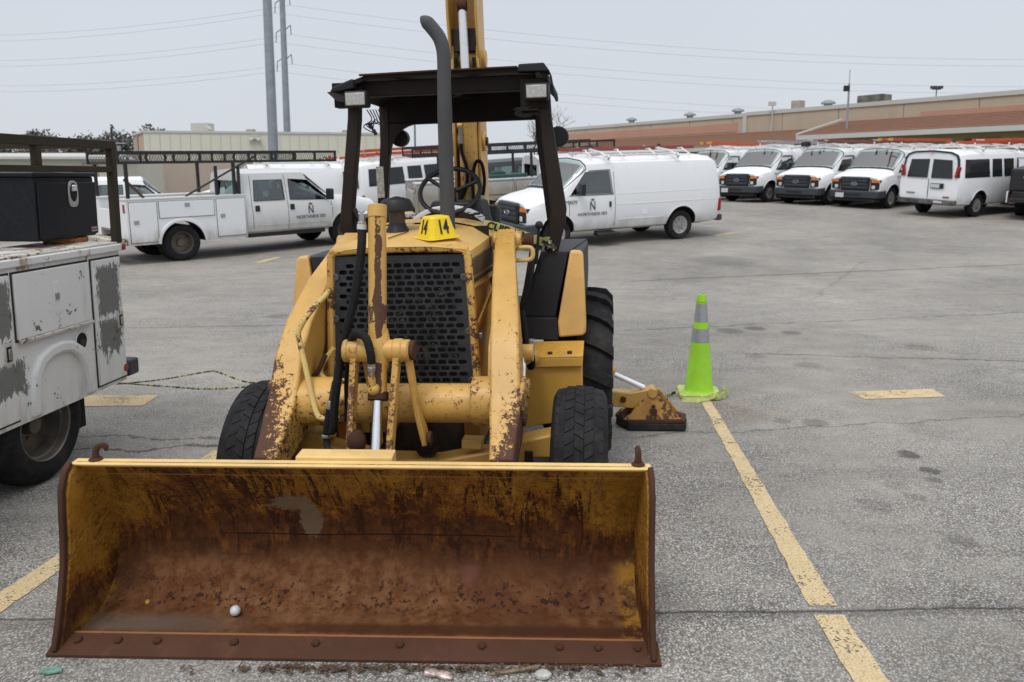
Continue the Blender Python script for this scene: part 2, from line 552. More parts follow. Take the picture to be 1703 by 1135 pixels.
def mat_bucket():
    n = NT('bucket steel')
    o = n.obj()
    v = n.attr('prof')                      # 0 at the cutting edge, 1 at the top lip, along the curve
    x, y, z = n.sep(o)[0:3]
    ax = n.math('ABSOLUTE', n.math('ADD', x, 0.03))
    big = n.noise(o, 2.2, 4, 0.55)
    strk = n.noise(n.vmul(o, (3.2, 1.0, 0.9)), 2.6, 8, 0.7, 0.6)
    fine = n.noise(o, 22, 9, 0.72)
    ultra = n.noise(o, 120, 5, 0.7)
    # rust: heaviest a third of the way up, fading to paint near the two ends
    n1 = n.noise(n.vmul(o, (6.0, 1.0, 1.1)), 2.3, 12, 0.80, 0.9)
    n2 = n.noise(o, 8.0, 10, 0.78, 0.4)
    n3 = n.noise(o, 52, 6, 0.75)
    lv = n.math('ADD', n.math('ADD', n.math('MULTIPLY', n1, 0.42), n.math('MULTIPLY', n2, 0.34)), n.math('MULTIPLY', n3, 0.24))
    lv = n.math('ADD', lv, n.math('MULTIPLY', n.math('SUBTRACT', ultra, 0.5), 0.10))
    g = n.math('ADD', n.step(v, 0.90, 0.66, 0.022, 0.07), n.step(v, 0.68, 0.53, 0.0, 0.17))
    g = n.math('SUBTRACT', g, n.step(ax, 0.80, 1.12, 0.0, 0.15))
    g = n.math('ADD', g, n.step(v, 0.925, 0.94, 0.0, 0.035))
    lv = n.math('ADD', n.math('ADD', lv, g), n.math('MULTIPLY', n.math('SUBTRACT', big, 0.5), 0.30))
    # scratches: thin stretched noise bands in two directions
    def scr(rot, sc, off, w):            # long thin scrapes
        mp = n.t.nodes.new('ShaderNodeMapping'); mp.vector_type = 'TEXTURE'
        n.put(mp, 'Vector', o); mp.inputs['Rotation'].default_value = (0, rot, 0); mp.inputs['Scale'].default_value = sc; mp.inputs['Location'].default_value = off
        f = n.noise(mp.outputs[0], 7.0, 4, 0.55, 0.9)
        return n.step(n.math('ABSOLUTE', n.math('SUBTRACT', f, 0.5)), 0.0, w, 1, 0)
    s1 = scr(0.5, (1.0, 1, 0.16), (0, 0, 0), 0.02)
    s2 = scr(-0.9, (0.9, 1, 0.13), (3, 0, 1), 0.018)
    s3 = scr(1.45, (0.55, 1, 0.10), (5, 2, 1), 0.02)
    ss = n.math('MAXIMUM', n.math('MAXIMUM', s1, s2), s3)
    ss = n.math('MULTIPLY', ss, n.step(n.noise(o, 2.9, 4, 0.6), 0.36, 0.5))
    ss = n.math('MULTIPLY', ss, n.step(v, 0.40, 0.55, 0.25, 1))
    m = n.step(lv, 0.535, 0.572)
    half = n.step(lv, 0.47, 0.535)
    stv = n.noise(n.vmul(o, (8.0, 1.0, 1.3), (1, 0, 2)), 1.7, 9, 0.74, 1.2)
    sth = n.noise(n.vmul(o, (1.2, 1.0, 6.0), (4, 0, 1)), 1.9, 8, 0.72, 1.4)
    grain = n.math('MULTIPLY', n.math('SUBTRACT', n3, 0.5), 0.22)
    sk2 = n.math('MAXIMUM', n.step(n.math('ADD', stv, grain), 0.535, 0.565), n.math('MULTIPLY', n.step(n.math('ADD', sth, grain), 0.59, 0.62), 0.9))
    sk2 = n.math('MULTIPLY', sk2, n.math('MULTIPLY', n.step(ax, 1.13, 0.9, 0.25, 1.0), n.step(n2, 0.36, 0.46)))
    m = n.math('MAXIMUM', m, sk2)
    m = n.math('MAXIMUM', m, n.math('MULTIPLY', ss, 0.95))
    yel = n.mix(n.step(n.noise(o, 6, 6, 0.6), 0.3, 0.7), (0.30, 0.135, 0.014), (0.43, 0.215, 0.030))
    yel = n.mix(n.math('MULTIPLY', half, 0.85), yel, (0.22, 0.072, 0.009))
    yel = n.mix(n.step(fine, 0.50, 0.64, 0.0, 0.6), yel, (0.17, 0.065, 0.012))
    rust = n.mix(n.step(fine, 0.3, 0.65), (0.040, 0.014, 0.006), (0.115, 0.040, 0.012))
    rust = n.mix(n.step(n.noise(n.vmul(o, (2, 1, 0.6)), 9, 7, 0.7), 0.52, 0.72, 0, 0.85), rust, (0.26, 0.092, 0.016))
    rust = n.mix(n.math('MULTIPLY', sk2, 0.75), rust, (0.030, 0.010, 0.004))
    c = n.mix(m, yel, rust)
    # worn bare brown steel low down, with dark flecks and grey dust
    lo = n.math('ADD', v, n.math('MULTIPLY', n.math('SUBTRACT', n.noise(n.vmul(o, (0.8, 1, 1)), 3.0, 7, 0.65), 0.5), 0.22))
    lo = n.math('ADD', lo, n.math('MULTIPLY', n.step(n.math('ABSOLUTE', n.math('SUBTRACT', x, -0.12)), 0.05, 0.42), 0.07))
    wm = n.step(lo, 0.60, 0.50)
    worn = n.mix(n.step(n.noise(o, 14, 9, 0.75), 0.35, 0.66), (0.098, 0.032, 0.010), (0.20, 0.094, 0.042))
    worn = n.mix(n.step(n.noise(n.vmul(o, (1, 1, 1.5), (2, 0, 0)), 1.3, 3), 0.45, 0.62, 0, 0.75), worn, n.mix(ultra, (0.066, 0.025, 0.010), (0.125, 0.048, 0.018)))
    drk = n.math('MULTIPLY', n.step(x, 0.25, 0.95), n.step(n.noise(o, 2.4, 5, .6), 0.35, 0.6))
    worn = n.mix(n.math('MULTIPLY', drk, 0.7), worn, (0.062, 0.022, 0.010))
    worn = n.mix(n.math('MULTIPLY', n.step(v, 0.43, 0.56), 0.72), worn, (0.050, 0.018, 0.008))
    worn = n.mix(n.math('MULTIPLY', n.math('MULTIPLY', n.step(v, 0.125, 0.15), n.step(v, 0.215, 0.18)), n.step(x, -0.7, -0.1, 0, 0.85)), worn, (0.060, 0.021, 0.009))
    worn = n.mix(n.math('MULTIPLY', n.step(ax, 1.06, 1.13), n.step(n2, 0.42, 0.56, 1, 0)), worn, (0.36, 0.18, 0.025))
    fln = n.math('ADD', n.math('MULTIPLY', n.noise(n.vmul(o, (1, 1, .7)), 38, 4, 0.6), 0.8), n.math('MULTIPLY', n.noise(o, 4, 3), 0.2))
    fl = n.math('MULTIPLY', n.step(fln, 0.545, 0.585), n.math('MULTIPLY', n.step(v, 0.22, 0.30), n.step(v, 0.46, 0.34)))
    worn = n.mix(n.math('MULTIPLY', fl, 0.9), worn, (0.03, 0.012, 0.008))
    c = n.mix(wm, c, worn)
    sl = n.math('ABSOLUTE', n.math('SUBTRACT', v, 0.928))
    c = n.mix(n.math('MULTIPLY', n.step(sl, 0.002, 0.005, 0.7, 0), n.step(n2, 0.3, 0.5)), c, (0.36, 0.21, 0.05))
    # two dried mud splashes left of the middle
    for px, pz, sx_, sz_, tw in ((-0.335, 0.455, 0.125, 0.055, 0.0), (-0.27, 0.37, 0.055, 0.12, 0.0)):
        dx = n.math('DIVIDE', n.math('SUBTRACT', x, px), sx_); dz = n.math('DIVIDE', n.math('SUBTRACT', z, pz), sz_)
        rr = n.math('ADD', n.math('SQRT', n.math('ADD', n.math('MULTIPLY', dx, dx), n.math('MULTIPLY', dz, dz))), n.math('MULTIPLY', n.math('SUBTRACT', n.noise(o, 18, 7, 0.75), 0.5), 2.0))
        c = n.mix(n.math('MULTIPLY', n.step(rr, 0.75, 0.95, 0.8, 0), n.step(v, 0.5, 0.52)), c, (0.20, 0.135, 0.085))
    # cutting-edge zone
    em = n.step(v, 0.13, 0.11)
    ec = n.mix(n.step(fine, 0.35, 0.68), (0.050, 0.020, 0.010), (0.135, 0.058, 0.028))
    ec = n.mix(n.step(n.noise(n.vmul(o, (0.5, 4, 1)), 6, 6, 0.6), 0.55, 0.75, 0, 0.5), ec, (0.20, 0.085, 0.04))
    c = n.mix(em, c, ec)
    gr = n.math('MULTIPLY', n.step(v, 0.115, 0.16), n.step(v, 0.26, 0.20))
    gr = n.math('MULTIPLY', gr, n.step(x, -0.3, -0.9))
    c = n.mix(n.math('MULTIPLY', gr, 0.6), c, (0.13, 0.11, 0.09))
    dx = n.math('SUBTRACT', x, 0.42); dz = n.math('SUBTRACT', z, 0.13)
    rr = n.math('ADD', n.math('SQRT', n.math('ADD', n.math('MULTIPLY', dx, dx), n.math('MULTIPLY', dz, dz))), n.math('MULTIPLY', n.math('SUBTRACT', n2, 0.5), 0.1))
    c = n.mix(n.step(rr, 0.02, 0.06, 0.45, 0), c, (0.19, 0.07, 0.06))
    ln = n.math('ABSOLUTE', n.math('SUBTRACT', v, n.math('ADD', 0.565, n.math('MULTIPLY', n.math('SUBTRACT', n.noise(o, 1.2, 3), 0.5), 0.04))))
    c = n.mix(n.math('MULTIPLY', n.step(ln, 0.0016, 0.004, 1, 0), n.step(ax, 0.75, 0.55)), c, (0.02, 0.01, 0.008))
    n.bump(n.math('ADD', n.math('MULTIPLY', fine, 0.5), n.math('MULTIPLY', m, -0.3)), 0.35, 0.006)
    return n.fin(c, n.mixf(m, 0.6, 0.85), spec=0.2)

ASPH = mat_asphalt()
RPAINT = mat_roadpaint()
YCOL = (0.585, 0.338, 0.082)
YEL = paint('machine yellow', YCOL, 0.16, 0.42, 14, edge=0.05)
def arm_wear(n, o):                              # the outer half of each lower arm is rubbed down to brown steel
    x, y, z = n.sep(o)[0:3]
    ax = n.math('ABSOLUTE', n.math('ADD', x, 0.03))
    k = n.math('MULTIPLY', n.step(ax, 0.44, 0.58, 0.35, 1.0), n.step(z, 0.95, 0.62, 0, 0.115))
    return n.math('ADD', k, n.math('MULTIPLY', n.step(z, 1.12, 0.98, 0, 0.05), n.step(ax, 0.5, 0.6)))
YARM = paint('arm yellow', YCOL, 0.44, 0.42, 34, low=(0.50, 1.05, 0.075), edge=0.11, extra=arm_wear)
YTUBE = paint('tube yellow', YCOL, 0.60, 0.42, 30, edge=0.08)
YHOOD = paint('hood yellow', (0.62, 0.39, 0.125), 0.0, 0.5, 11, dirt=0.22, grime=(0.33, 0.20, 0.07))
YFEND = paint('fender yellow', (0.61, 0.355, 0.105), -0.3, 0.38, 12, dirt=0.08)
YBOX = paint('box yellow', (0.58, 0.32, 0.055), 0.12, 0.5, 11, dirt=0.35, grime=(0.30, 0.18, 0.04))
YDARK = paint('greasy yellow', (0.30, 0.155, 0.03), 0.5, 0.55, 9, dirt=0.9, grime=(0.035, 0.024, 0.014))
YLINK = paint('link rusty yellow', YCOL, 0.62, 0.5, 18, edge=0.10)
YFRAME = paint('grille frame yellow', YCOL, 0.80, 0.5, 15)
YPALE = paint('pale yellow pipe', (0.60, 0.44, 0.15), 0.62, 0.45, 16)
YTOP = paint('lip yellow', (0.74, 0.51, 0.20), 0.1, 0.5, 16)
RUSTM = paint('bare rust', (0.066, 0.030, 0.018), 0.5, 0.85, 16, chip=(0.035, 0.018, 0.014))
BLKM = paint('worn black steel', (0.018, 0.018, 0.021), 0.34, 0.5, 7, chip=(0.034, 0.021, 0.016), chip2=(0.055, 0.030, 0.019), dirt=0.6, grime=(0.045, 0.030, 0.022))
ROPS = paint('rusty black post', (0.024, 0.016, 0.013), 0.3, 0.55, 9, chip=(0.034, 0.020, 0.015), chip2=(0.05, 0.027, 0.018), dirt=0.6, grime=(0.042, 0.025, 0.019))
BLACK = plain('black plastic', (0.014, 0.014, 0.016), 0.5, spec=0.35)
DARKM = plain('dark cavity', (0.008, 0.008, 0.008), 0.9)
CHROME = plain('chromed rod', (0.75, 0.76, 0.78), 0.16, 1.0, 0.03)
STEELM = plain('fitting steel', (0.42, 0.43, 0.43), 0.38, 0.9)
GREASE = plain('greasy iron', (0.03, 0.022, 0.017), 0.6, 0.2, 0.4, 14)
EXH = paint('exhaust steel', (0.075, 0.075, 0.078), 0.10, 0.6, 10, chip=(0.10, 0.055, 0.035), dirt=0.6, grime=(0.045, 0.040, 0.038))
BUCKET = mat_bucket()
LAMPGLASS = plain('work lamp lens', (0.42, 0.42, 0.40), 0.2, 0.0, 0.15, 60)
def mat_rubber(name, col, scale=22):
    n = NT(name)
    o = n.obj()
    f = n.noise(o, scale, 6, 0.6)
    c = n.mix(n.step(f, 0.35, 0.75), col, tuple(x * 2.4 for x in col))
    c = n.mix(n.step(n.noise(o, 3.0, 4), 0.5, 0.75, 0, 0.55), c, (0.055, 0.05, 0.044))
    n.bump(f, 0.15, 0.004)
    return n.fin(c, 0.75, spec=0.22)
RUBBER = mat_rubber('tyre rubber', (0.0095, 0.0095, 0.0105))
HOSE = mat_rubber('hose sleeve', (0.007, 0.007, 0.008), 80)

# ------------------------------------------------------------------ ground
def ground():
    xs = [-400, -120, -50, -20] + [-10 + 0.5 * i for i in range(31)] + [10, 20, 50, 120, 400]
    ys = [-60, -20, 0, 4, 8] + [8 + 0.25 * i for i in range(1, 97)] + [40, 60, 100, 180, 400, 900]
    v = [(x, y, gz(x, y)) for y in ys for x in xs]
    f = [(j * len(xs) + i, j * len(xs) + i + 1, (j + 1) * len(xs) + i + 1, (j + 1) * len(xs) + i) for j in range(len(ys) - 1) for i in range(len(xs) - 1)]
    mb = MB().add(v, f)
    return tag(mb.build('parking_lot', ASPH, smooth=60, fix=False), 'worn grey asphalt parking lot with exposed stones, cracks and oil drips', kind='structure')
ground()
def marking(name, quad, label, jag=0.005, n=14):
    """a strip of road paint with slightly ragged edges; quad = 2 near corners then 2 far corners"""
    rnd = random.Random(hash(name + label) & 0xffff if False else len(label) * 31 + int(quad[0][0] * 100))
    a, b, c, d = [Vector((*q, 0)) for q in quad]
    vs = []
    for i in range(n + 1):
        t = i / n
        l = a.lerp(d, t); r = b.lerp(c, t)
        w = (r - l).normalized()
        for p, s_ in ((l, -1), (r, 1)):
            p = p + w * (s_ * rnd.uniform(-jag, jag))
            vs.append((p.x, p.y, gz(p.x, p.y) + 0.004))
    fs = [(2 * i, 2 * i + 1, 2 * i + 3, 2 * i + 2) for i in range(n)]
    return tag(MB().add(vs, fs).build(name, RPAINT, smooth=0), label, kind='structure')
marking('stall_line', ((1.225, 2.0), (1.36, 2.0), (1.405, 3.10), (1.275, 3.10)), 'painted yellow stall line, stretch nearest the camera')
marking('stall_line', ((1.285, 3.17), (1.41, 3.17), (1.645, 6.36), (1.565, 6.36)), 'painted yellow stall line running up to the traffic cone', n=60)
marking('stall_line', ((-2.44, 2.2), (-2.31, 2.2), (-1.90, 5.1), (-2.02, 5.1)), 'painted yellow stall line between the loader and the left truck', n=50)
marking('stall_bar', ((2.93, 6.32), (3.64, 6.39), (3.66, 6.64), (2.88, 6.54)), 'short yellow bar at the head of the empty stall', n=8)
marking('stall_bar', ((-3.95, 6.1), (-2.98, 6.135), (-2.98, 6.44), (-3.95, 6.42)), 'short yellow bar behind the left service truck', n=8)
marking('stall_dash', ((-5.30, 15.9), (-5.12, 15.8), (-4.95, 16.75), (-5.08, 16.8)), 'faded yellow dash beside the white crew cab truck', n=6)
marking('stall_dash', ((-4.42, 15.9), (-4.24, 15.85), (-4.0, 17.1), (-4.14, 17.15)), 'faded yellow dash under the front of the crew cab truck', n=6)
marking('stall_dash', ((4.9, 19.1), (5.05, 19.0), (5.75, 19.6), (5.6, 19.7)), 'faded yellow dash behind the nearest white van', n=6)

# ------------------------------------------------------------------ the loader
BH = empty('backhoe_loader', (-0.507, 3.8, 0), R(-6))
tag(BH, 'worn yellow backhoe loader with rusty front bucket, perforated grille and black canopy', 'backhoe')
UX = Matrix.Rotation(R(-1.8), 4, 'Y')
def P(mb, name, mat, bevel=0.004, parent=BH, smooth=35, up=True, seg=2):
    return mb.build(name, mat, parent, smooth, bevel, UX if up else None, seg=seg)

# bucket, in its own frame with the cutting edge on the ground
BK = empty('bucket', (-0.004, -1.02, 0.0), R(4.5), BH)
prof = [(0.0, 0.004), (0.095, 0.036), (0.098, 0.026), (0.15, 0.022), (0.22, 0.022), (0.29, 0.026), (0.345, 0.042), (0.395, 0.075), (0.44, 0.125), (0.47, 0.18), (0.482, 0.235),
        (0.478, 0.30), (0.462, 0.36), (0.435, 0.42), (0.40, 0.475), (0.36, 0.53), (0.325, 0.58), (0.292, 0.612), (0.25, 0.655), (0.212, 0.692)]
def bucket_shell():
    mb = MB()
    ln = [0.0]
    for a, b in zip(prof, prof[1:]): ln.append(ln[-1] + math.hypot(b[0] - a[0], b[1] - a[1]))
    tot = ln[-1]
    nx = 40; x0, x1 = -1.145, 1.145
    at = []
    m = len(prof)
    for k in range(2):
        for i, (y, z) in enumerate(prof):
            a = prof[max(i - 1, 0)]; b = prof[min(i + 1, m - 1)]
            t = Vector((0, b[0] - a[0], b[1] - a[1])).normalized()
            nn = Vector((0, t.z, -t.y)) * (0.016 * k)
            for j in range(nx + 1):
                x = x0 + (x1 - x0) * j / nx
                mb.v.append((x, y + nn.y, max(z + nn.z, 0.003)))
                at.append(ln[i] / tot)
    w = nx + 1; off = m * w
    for i in range(m - 1):
        for j in range(nx):
            a = i * w + j
            mb.f.append((a, a + 1, a + w + 1, a + w)); mb.mi.append(0)
            mb.f.append((off + a, off + a + w, off + a + w + 1, off + a + 1)); mb.mi.append(0)
    for j in range(nx):
        mb.f.append((j, off + j, off + j + 1, j + 1)); mb.mi.append(0)
        a = (m - 1) * w + j
        mb.f.append((a, a + 1, off + a + 1, off + a)); mb.mi.append(0)
    mb.at['prof'] = at
    return mb
bucket_shell().build('moldboard', BUCKET, BK, smooth=28)
def side_poly(x):
    back = [(y + 0.004, z) for y, z in prof[3:]]
    front = [(0.20, 0.69), (0.16, 0.672), (0.135, 0.60), (0.128, 0.52), (0.125, 0.42), (0.112, 0.32), (0.085, 0.22), (0.05, 0.11), (0.02, 0.03), (0.0, 0.006)]
    return [(x, y, z) for y, z in back] + [(x, y, z) for y, z in front]
for sgn in (-1, 1):
    mb = MB()
    xx = sgn * 1.150
    n0 = 0
    mb.prism(side_poly(xx - 0.012), (0.024, 0, 0))
    mb.at['prof'] = [0.45 + 0.5 * max(0, min(1, p[2] / 0.68)) for p in mb.v]
    sp = mb.build('side_plate', BUCKET, BK, smooth=25, bevel=0.004)
    ed = [(xx + sgn * 0.006, y - 0.012, z) for y, z in ((0.205, 0.708), (0.165, 0.68), (0.135, 0.62), (0.127, 0.52), (0.123, 0.42), (0.11, 0.32), (0.083, 0.22), (0.048, 0.11), (0.012, 0.02))]
    MB().bar(ed, 0.022, 0.026, (1, 0, 0)).build('wear_strip', RUSTM, sp, bevel=0.005)
mb = MB()
mb.hexa([(-1.185, -0.012, 0.003), (1.185, -0.012, 0.003), (1.185, 0.085, 0.003), (-1.185, 0.085, 0.003),
         (-1.185, -0.012, 0.016), (1.185, -0.012, 0.016), (1.185, 0.085, 0.046), (-1.185, 0.085, 0.046)])
EDGE = paint('cutting edge steel', (0.078, 0.034, 0.019), 0.42, 0.75, 9, chip=(0.038, 0.018, 0.013), dirt=0.6, grime=(0.16, 0.075, 0.04))
ce = mb.build('cutting_edge', EDGE, BK, bevel=0.003)
hx = MB().lathe([(0.0, 0.014), (0.012, 0.014), (0.0165, 0.009), (0.0165, 0)], (0, 0, 0), n=6, capends=False).mesh('bolt', RUSTM)
for bxp in (-1.09, -0.93, -0.775, -0.47, -0.15, 0.18, 0.50, 0.80, 0.95, 1.10):
    b = link('bolt', hx, ce); b.location = (bxp, 0.05, 0.0355); b.rotation_euler = (R(18), 0, random.random())
MB().bar([(-1.13, 0.094, 0.041), (1.13, 0.094, 0.041)], 0.012, 0.007, (0, 1, 0)).build('weld_bead', paint('weld rust', (0.30, 0.13, 0.05), 0.4, 0.7, 20), ce)
# top lip channel
mb = MB()
mb.hexa([(-1.165, 0.203, 0.693), (1.165, 0.203, 0.693), (1.165, 0.262, 0.66), (-1.165, 0.262, 0.66),
         (-1.165, 0.203, 0.701), (1.165, 0.203, 0.701), (1.165, 0.262, 0.703), (-1.165, 0.262, 0.703)])
mb.build('top_lip', YTOP, BK, bevel=0.004)
MB().bx(-0.27, 0.125, 0.265, 0.36, 0.64, 0.716).build('hinge_mount', YTOP, BK, bevel=0.005)
# hooks
def hook(x, y, rot, parent):
    pts = [(0, 0, -0.02), (0, 0, 0.03), (0.004, 0, 0.055), (0.018, 0, 0.078), (0.045, 0, 0.085), (0.062, 0, 0.07), (0.060, 0, 0.048)]
    mb = MB().tube(smooth_path(pts, 4), [0.021] * 5 + [0.019] * 8 + [0.017] * 8 + [0.012] * 4, 8)
    mb.lathe([(0.0, 0.012), (0.03, 0.012), (0.042, 0.0), (0.042, -0.01)], (0, 0, 0.0), n=10, capends=False)
    o = mb.build('hook', RUSTM, parent)
    o.location = (x, y, 0.706); o.rotation_euler = (0, 0, rot); o.scale = (.66, .66, .66)
hook(-1.08, 0.245, R(15), BK); hook(1.115, 0.245, R(88), BK)

# loader arms
def arm(sx, name):
    X = lambda l: -0.03 + sx * (l - (0.045 if sx < 0 else 0))
    pts = [(X(.475), .78, 1.47), (X(.485), .60, 1.40), (X(.515), .30, 1.235), (X(.54), .08, 1.06), (X(.55), -.04, .93), (X(.556), -.12, .76), (X(.558), -.22, .68), (X(.56), -.33, .61), (X(.56), -.43, .54)]
    mb = MB().bar(pts, [.105, .11, .125, .135, .14, .142, .14, .12, .11], [.13, .15, .20, .24, .25, .25, .22, .17, .14], (1, 0, 0))
    a = P(mb, name, YARM, 0.012, seg=3)
    mb = MB()
    mb.cyl((X(.40), .75, 1.46), (X(.565), .75, 1.46), .055, n=20)
    P(mb, 'pivot_pin', YTUBE, 0.006, a)
    mb = MB().cyl((X(.48) - .09, -.12, .765), (X(.48) + .165, -.12, .765), .118, n=28)
    P(mb, 'tube_collar', YARM, 0.008, a)
    return a
aL = arm(-1, 'loader_arm'); aR = arm(1, 'loader_arm')
P(MB().cyl((.545, .75, 1.46), (.60, .75, 1.46), .04, n=16), 'pin_cap', RUSTM, .004, aR)
P(MB().tube(smooth_path([(.50, .70, 1.42), (.55, .69, 1.425), (.59, .69, 1.42), (.60, .69, 1.39), (.59, .69, 1.36), (.55, .69, 1.352), (.50, .70, 1.35)], 4), .013, 8), 'grab_handle', YPALE, 0, aR)
# inner gusset plates beside the grille
for sx in (-1, 1):
    x = -0.03 + sx * 0.44
    P(MB().prism([(x, .62, 1.33), (x, .30, 1.14), (x, .10, .98), (x, .04, .84), (x, .30, .84), (x, .62, 1.10)], (sx * .02, 0, 0)), 'gusset', YEL, .004, aL if sx < 0 else aR)
mb = MB().cyl((-.50, -.12, .755), (.47, -.12, .755), .094, n=32)
P(mb, 'cross_tube', YTUBE, 0.004)
# lift cylinders, outside right of the engine
for sx in (-1, 1):
    X = lambda l: -0.03 + sx * l
    mb = MB().cyl((X(.62), .62, .80), (X(.60), .18, .92), .05, n=18)
    mb.cyl((X(.56), .18, .93), (X(.66), .18, .93), .045, n=16)
    c = P(mb, 'lift_cylinder', YEL, .004)
    P(MB().cyl((X(.57), -.03, .80), (X(.655), -.03, .80), .05, n=16), 'lift_pin', YARM, .006, c)
    P(MB().cyl((X(.60), .18, .92), (X(.61), -.03, .80), .026, n=14), 'lift_rod', CHROME, 0, c)
P(MB().tube(smooth_path([(.56, .35, 1.12), (.575, .33, 1.0), (.585, .32, .90), (.60, .30, .83), (.615, .28, .845), (.612, .26, .92)], 4), .017, 8), 'lift_hose', HOSE, 0)
P(MB().cyl((.615, .26, .90), (.617, .25, .985), .016, n=8), 'hose_fitting', STEELM, .002)

# tilt cylinder in the middle
TX = -0.04
mb = MB().cyl((TX, -.19, 1.705), (TX, -.345, .86), .0415, n=28)
tcyl = P(mb, 'tilt_cylinder', paint('cylinder yellow', YCOL, 0.34, 0.4, 16, streak=True, extra=lambda n, o: n.math('ADD',
    n.math('MULTIPLY', n.step(n.math('ABSOLUTE', n.math('SUBTRACT', n.math('ADD', n.math('ADD', n.sep(o)[0], n.math('MULTIPLY', n.sep(o)[2], 0.0314)), n.math('MULTIPLY', n.math('SUBTRACT', n.noise(o, 7, 3), .5), .05)), -0.030)), 0.006, 0.022, 0.27, 0), n.step(n.sep(o)[2], 1.72, 1.45, 0.45, 1.0)),
    n.step(n.math('ABSOLUTE', n.math('SUBTRACT', n.sep(o)[2], 1.215)), 0.03, 0.075, 0.16, 0))), .004)
P(MB().cyl((TX, -.185, 1.712), (TX, -.20, 1.655), .044, n=28), 'end_cap', YEL, .003, tcyl)
P(MB().cyl((TX, -.335, .87), (TX, -.35, .835), .047, n=28), 'gland', RUSTM, .004, tcyl)
P(MB().cyl((TX - .145, -.30, 1.055), (TX + .15, -.30, 1.055), .05, n=50), 'trunnion', YTUBE, .006, tcyl)
P(MB().lathe([(.0425, -.09), (.058, -.03), (.062, 0), (.058, .03), (.0425, .10)], (TX, -.298, 1.055), Vector((0, .155, .845)), 28, False), 'trunnion_collar', YTUBE, 0, tcyl)
P(MB().cyl((TX, -.345, .85), (TX + .008, -.50, .52), .024, n=20), 'piston_rod', CHROME, 0, tcyl)
P(MB().ball((TX - .01, -.375, .895), .03, 12).cyl((TX - .01, -.38, .89), (TX - .012, -.39, .955), .017, n=12), 'port_boss', YTUBE, 0, tcyl)
P(MB().cyl((TX - .012, -.39, .95), (TX - .004, -.40, 1.02), .014, n=8).cyl((TX - .008, -.398, .985), (TX - .006, -.40, 1.005), .019, n=6), 'hose_fitting', STEELM, .002, tcyl)
P(MB().cyl((TX - .04, -.20, 1.672), (TX - .085, -.205, 1.672), .019, n=6).cyl((TX - .068, -.205, 1.69), (TX - .070, -.21, 1.61), .017, n=8).cyl((TX - .07, -.21, 1.64), (TX - .07, -.212, 1.625), .023, n=6), 'hose_elbow', STEELM, .003, tcyl)
# links
def flat_link(name, pts, w, d, mat, parent=BH):
    return P(MB().bar(pts, w, d, (1, 0, 0)), name, mat, .005, parent)
LFACE = paint('link front rust', YCOL, 0.98, 0.6, 30, chip=(0.11, 0.05, 0.035))
def link_pair(xt, xb, d):
    l = flat_link('tilt_link', [(xt, -.30, 1.08), (xt + (xb - xt) * .3, -.335, .93), (xb, -.44, .50)], .026, [.075, .055, .065], YLINK)
    P(MB().bar([(xt + (xb - xt) * .08, -.342, 1.04), (xt + (xb - xt) * .3, -.366, .93), (xb, -.475, .50)], .028, .010, (1, 0, 0)), 'link_edge', LFACE, .003, l)
    P(MB().cyl((xt - .022, -.30, 1.055), (xt + .022, -.30, 1.055), .055, n=20), 'link_eye', YTUBE, .006, l)
    return l
lk = link_pair(TX - .105, TX - .125, 0)
P(MB().cyl((TX - .16, -.30, 1.055), (TX - .133, -.30, 1.055), .052, n=20), 'link_washer', YLINK, .005, lk)
flat_link('rear_link', [(TX - .085, -.24, 1.04), (TX - .06, -.22, .80), (TX - .03, -.26, .60)], .022, [.06, .05, .06], YEL)
link_pair(TX + .095, TX + .055, 0)
fl_ = flat_link('side_link', [(TX + .135, -.29, 1.08), (TX + .137, -.285, 1.0), (TX + .155, -.245, .75), (TX + .175, -.235, .66), (TX + .185, -.23, .59)], .024, [.085, .06, .055, .09, .075], YLINK)
P(MB().cyl((TX + .15, -.30, 1.055), (TX + .172, -.30, 1.055), .045, n=20), 'pin_head', RUSTM, .004, fl_)
P(MB().cyl((TX + .195, -.23, .615), (TX + .215, -.23, .615), .035, n=16), 'pin_head', RUSTM, .004, fl_)
flat_link('inner_link', [(TX - .055, -.17, .80), (TX - .052, -.17, .70), (TX - .05, -.2, .57)], .02, .06, YEL)
P(MB().lathe([(.0, .105), (.025, .10), (.043, .075), (.046, .045), (.036, .015), (.027, -.01), (.036, -.04), (.05, -.07)], (-.133, -.41, .61), n=14), 'grease_boss', RUSTM, 0)

# hydraulic hoses and steel lines
P(MB().tube(smooth_path([(-.111, -.212, 1.61), (-.118, -.225, 1.50), (-.15, -.26, 1.30), (-.225, -.275, 1.03), (-.262, -.29, .82), (-.276, -.30, .70), (-.29, -.295, .665)], 6), .0205, 10), 'sleeved_hose', HOSE, 0)
P(MB().tube([(-.110, -.212, 1.628), (-.112, -.214, 1.605)], .0225, 10), 'hose_tie', plain('white tie', (.6, .6, .6), .5), 0)
P(MB().tube(smooth_path([(-.20, -.25, .98), (-.185, -.27, 1.06), (-.14, -.33, 1.135), (-.095, -.375, 1.15), (-.06, -.40, 1.125), (-.045, -.405, 1.06), (-.045, -.402, 1.02)], 6), .019, 10), 'looped_hose', HOSE, 0)
P(MB().tube(smooth_path([(-.195, -.24, .99), (-.215, -.235, .90), (-.22, -.235, .80), (-.225, -.24, .70)], 5), .017, 8), 'looped_hose', HOSE, 0)
P(MB().tube(smooth_path([(-.292, -.29, .775), (-.305, -.30, .70), (-.312, -.30, .64), (-.30, -.32, .595), (-.25, -.35, .575), (-.19, -.37, .575)], 6), [.016] * 25 + [.021] * 6, 10), 'lower_hose', HOSE, 0)
P(MB().cyl((-.291, -.29, .77), (-.288, -.285, .815), .014, n=8), 'hose_fitting', STEELM, .002)
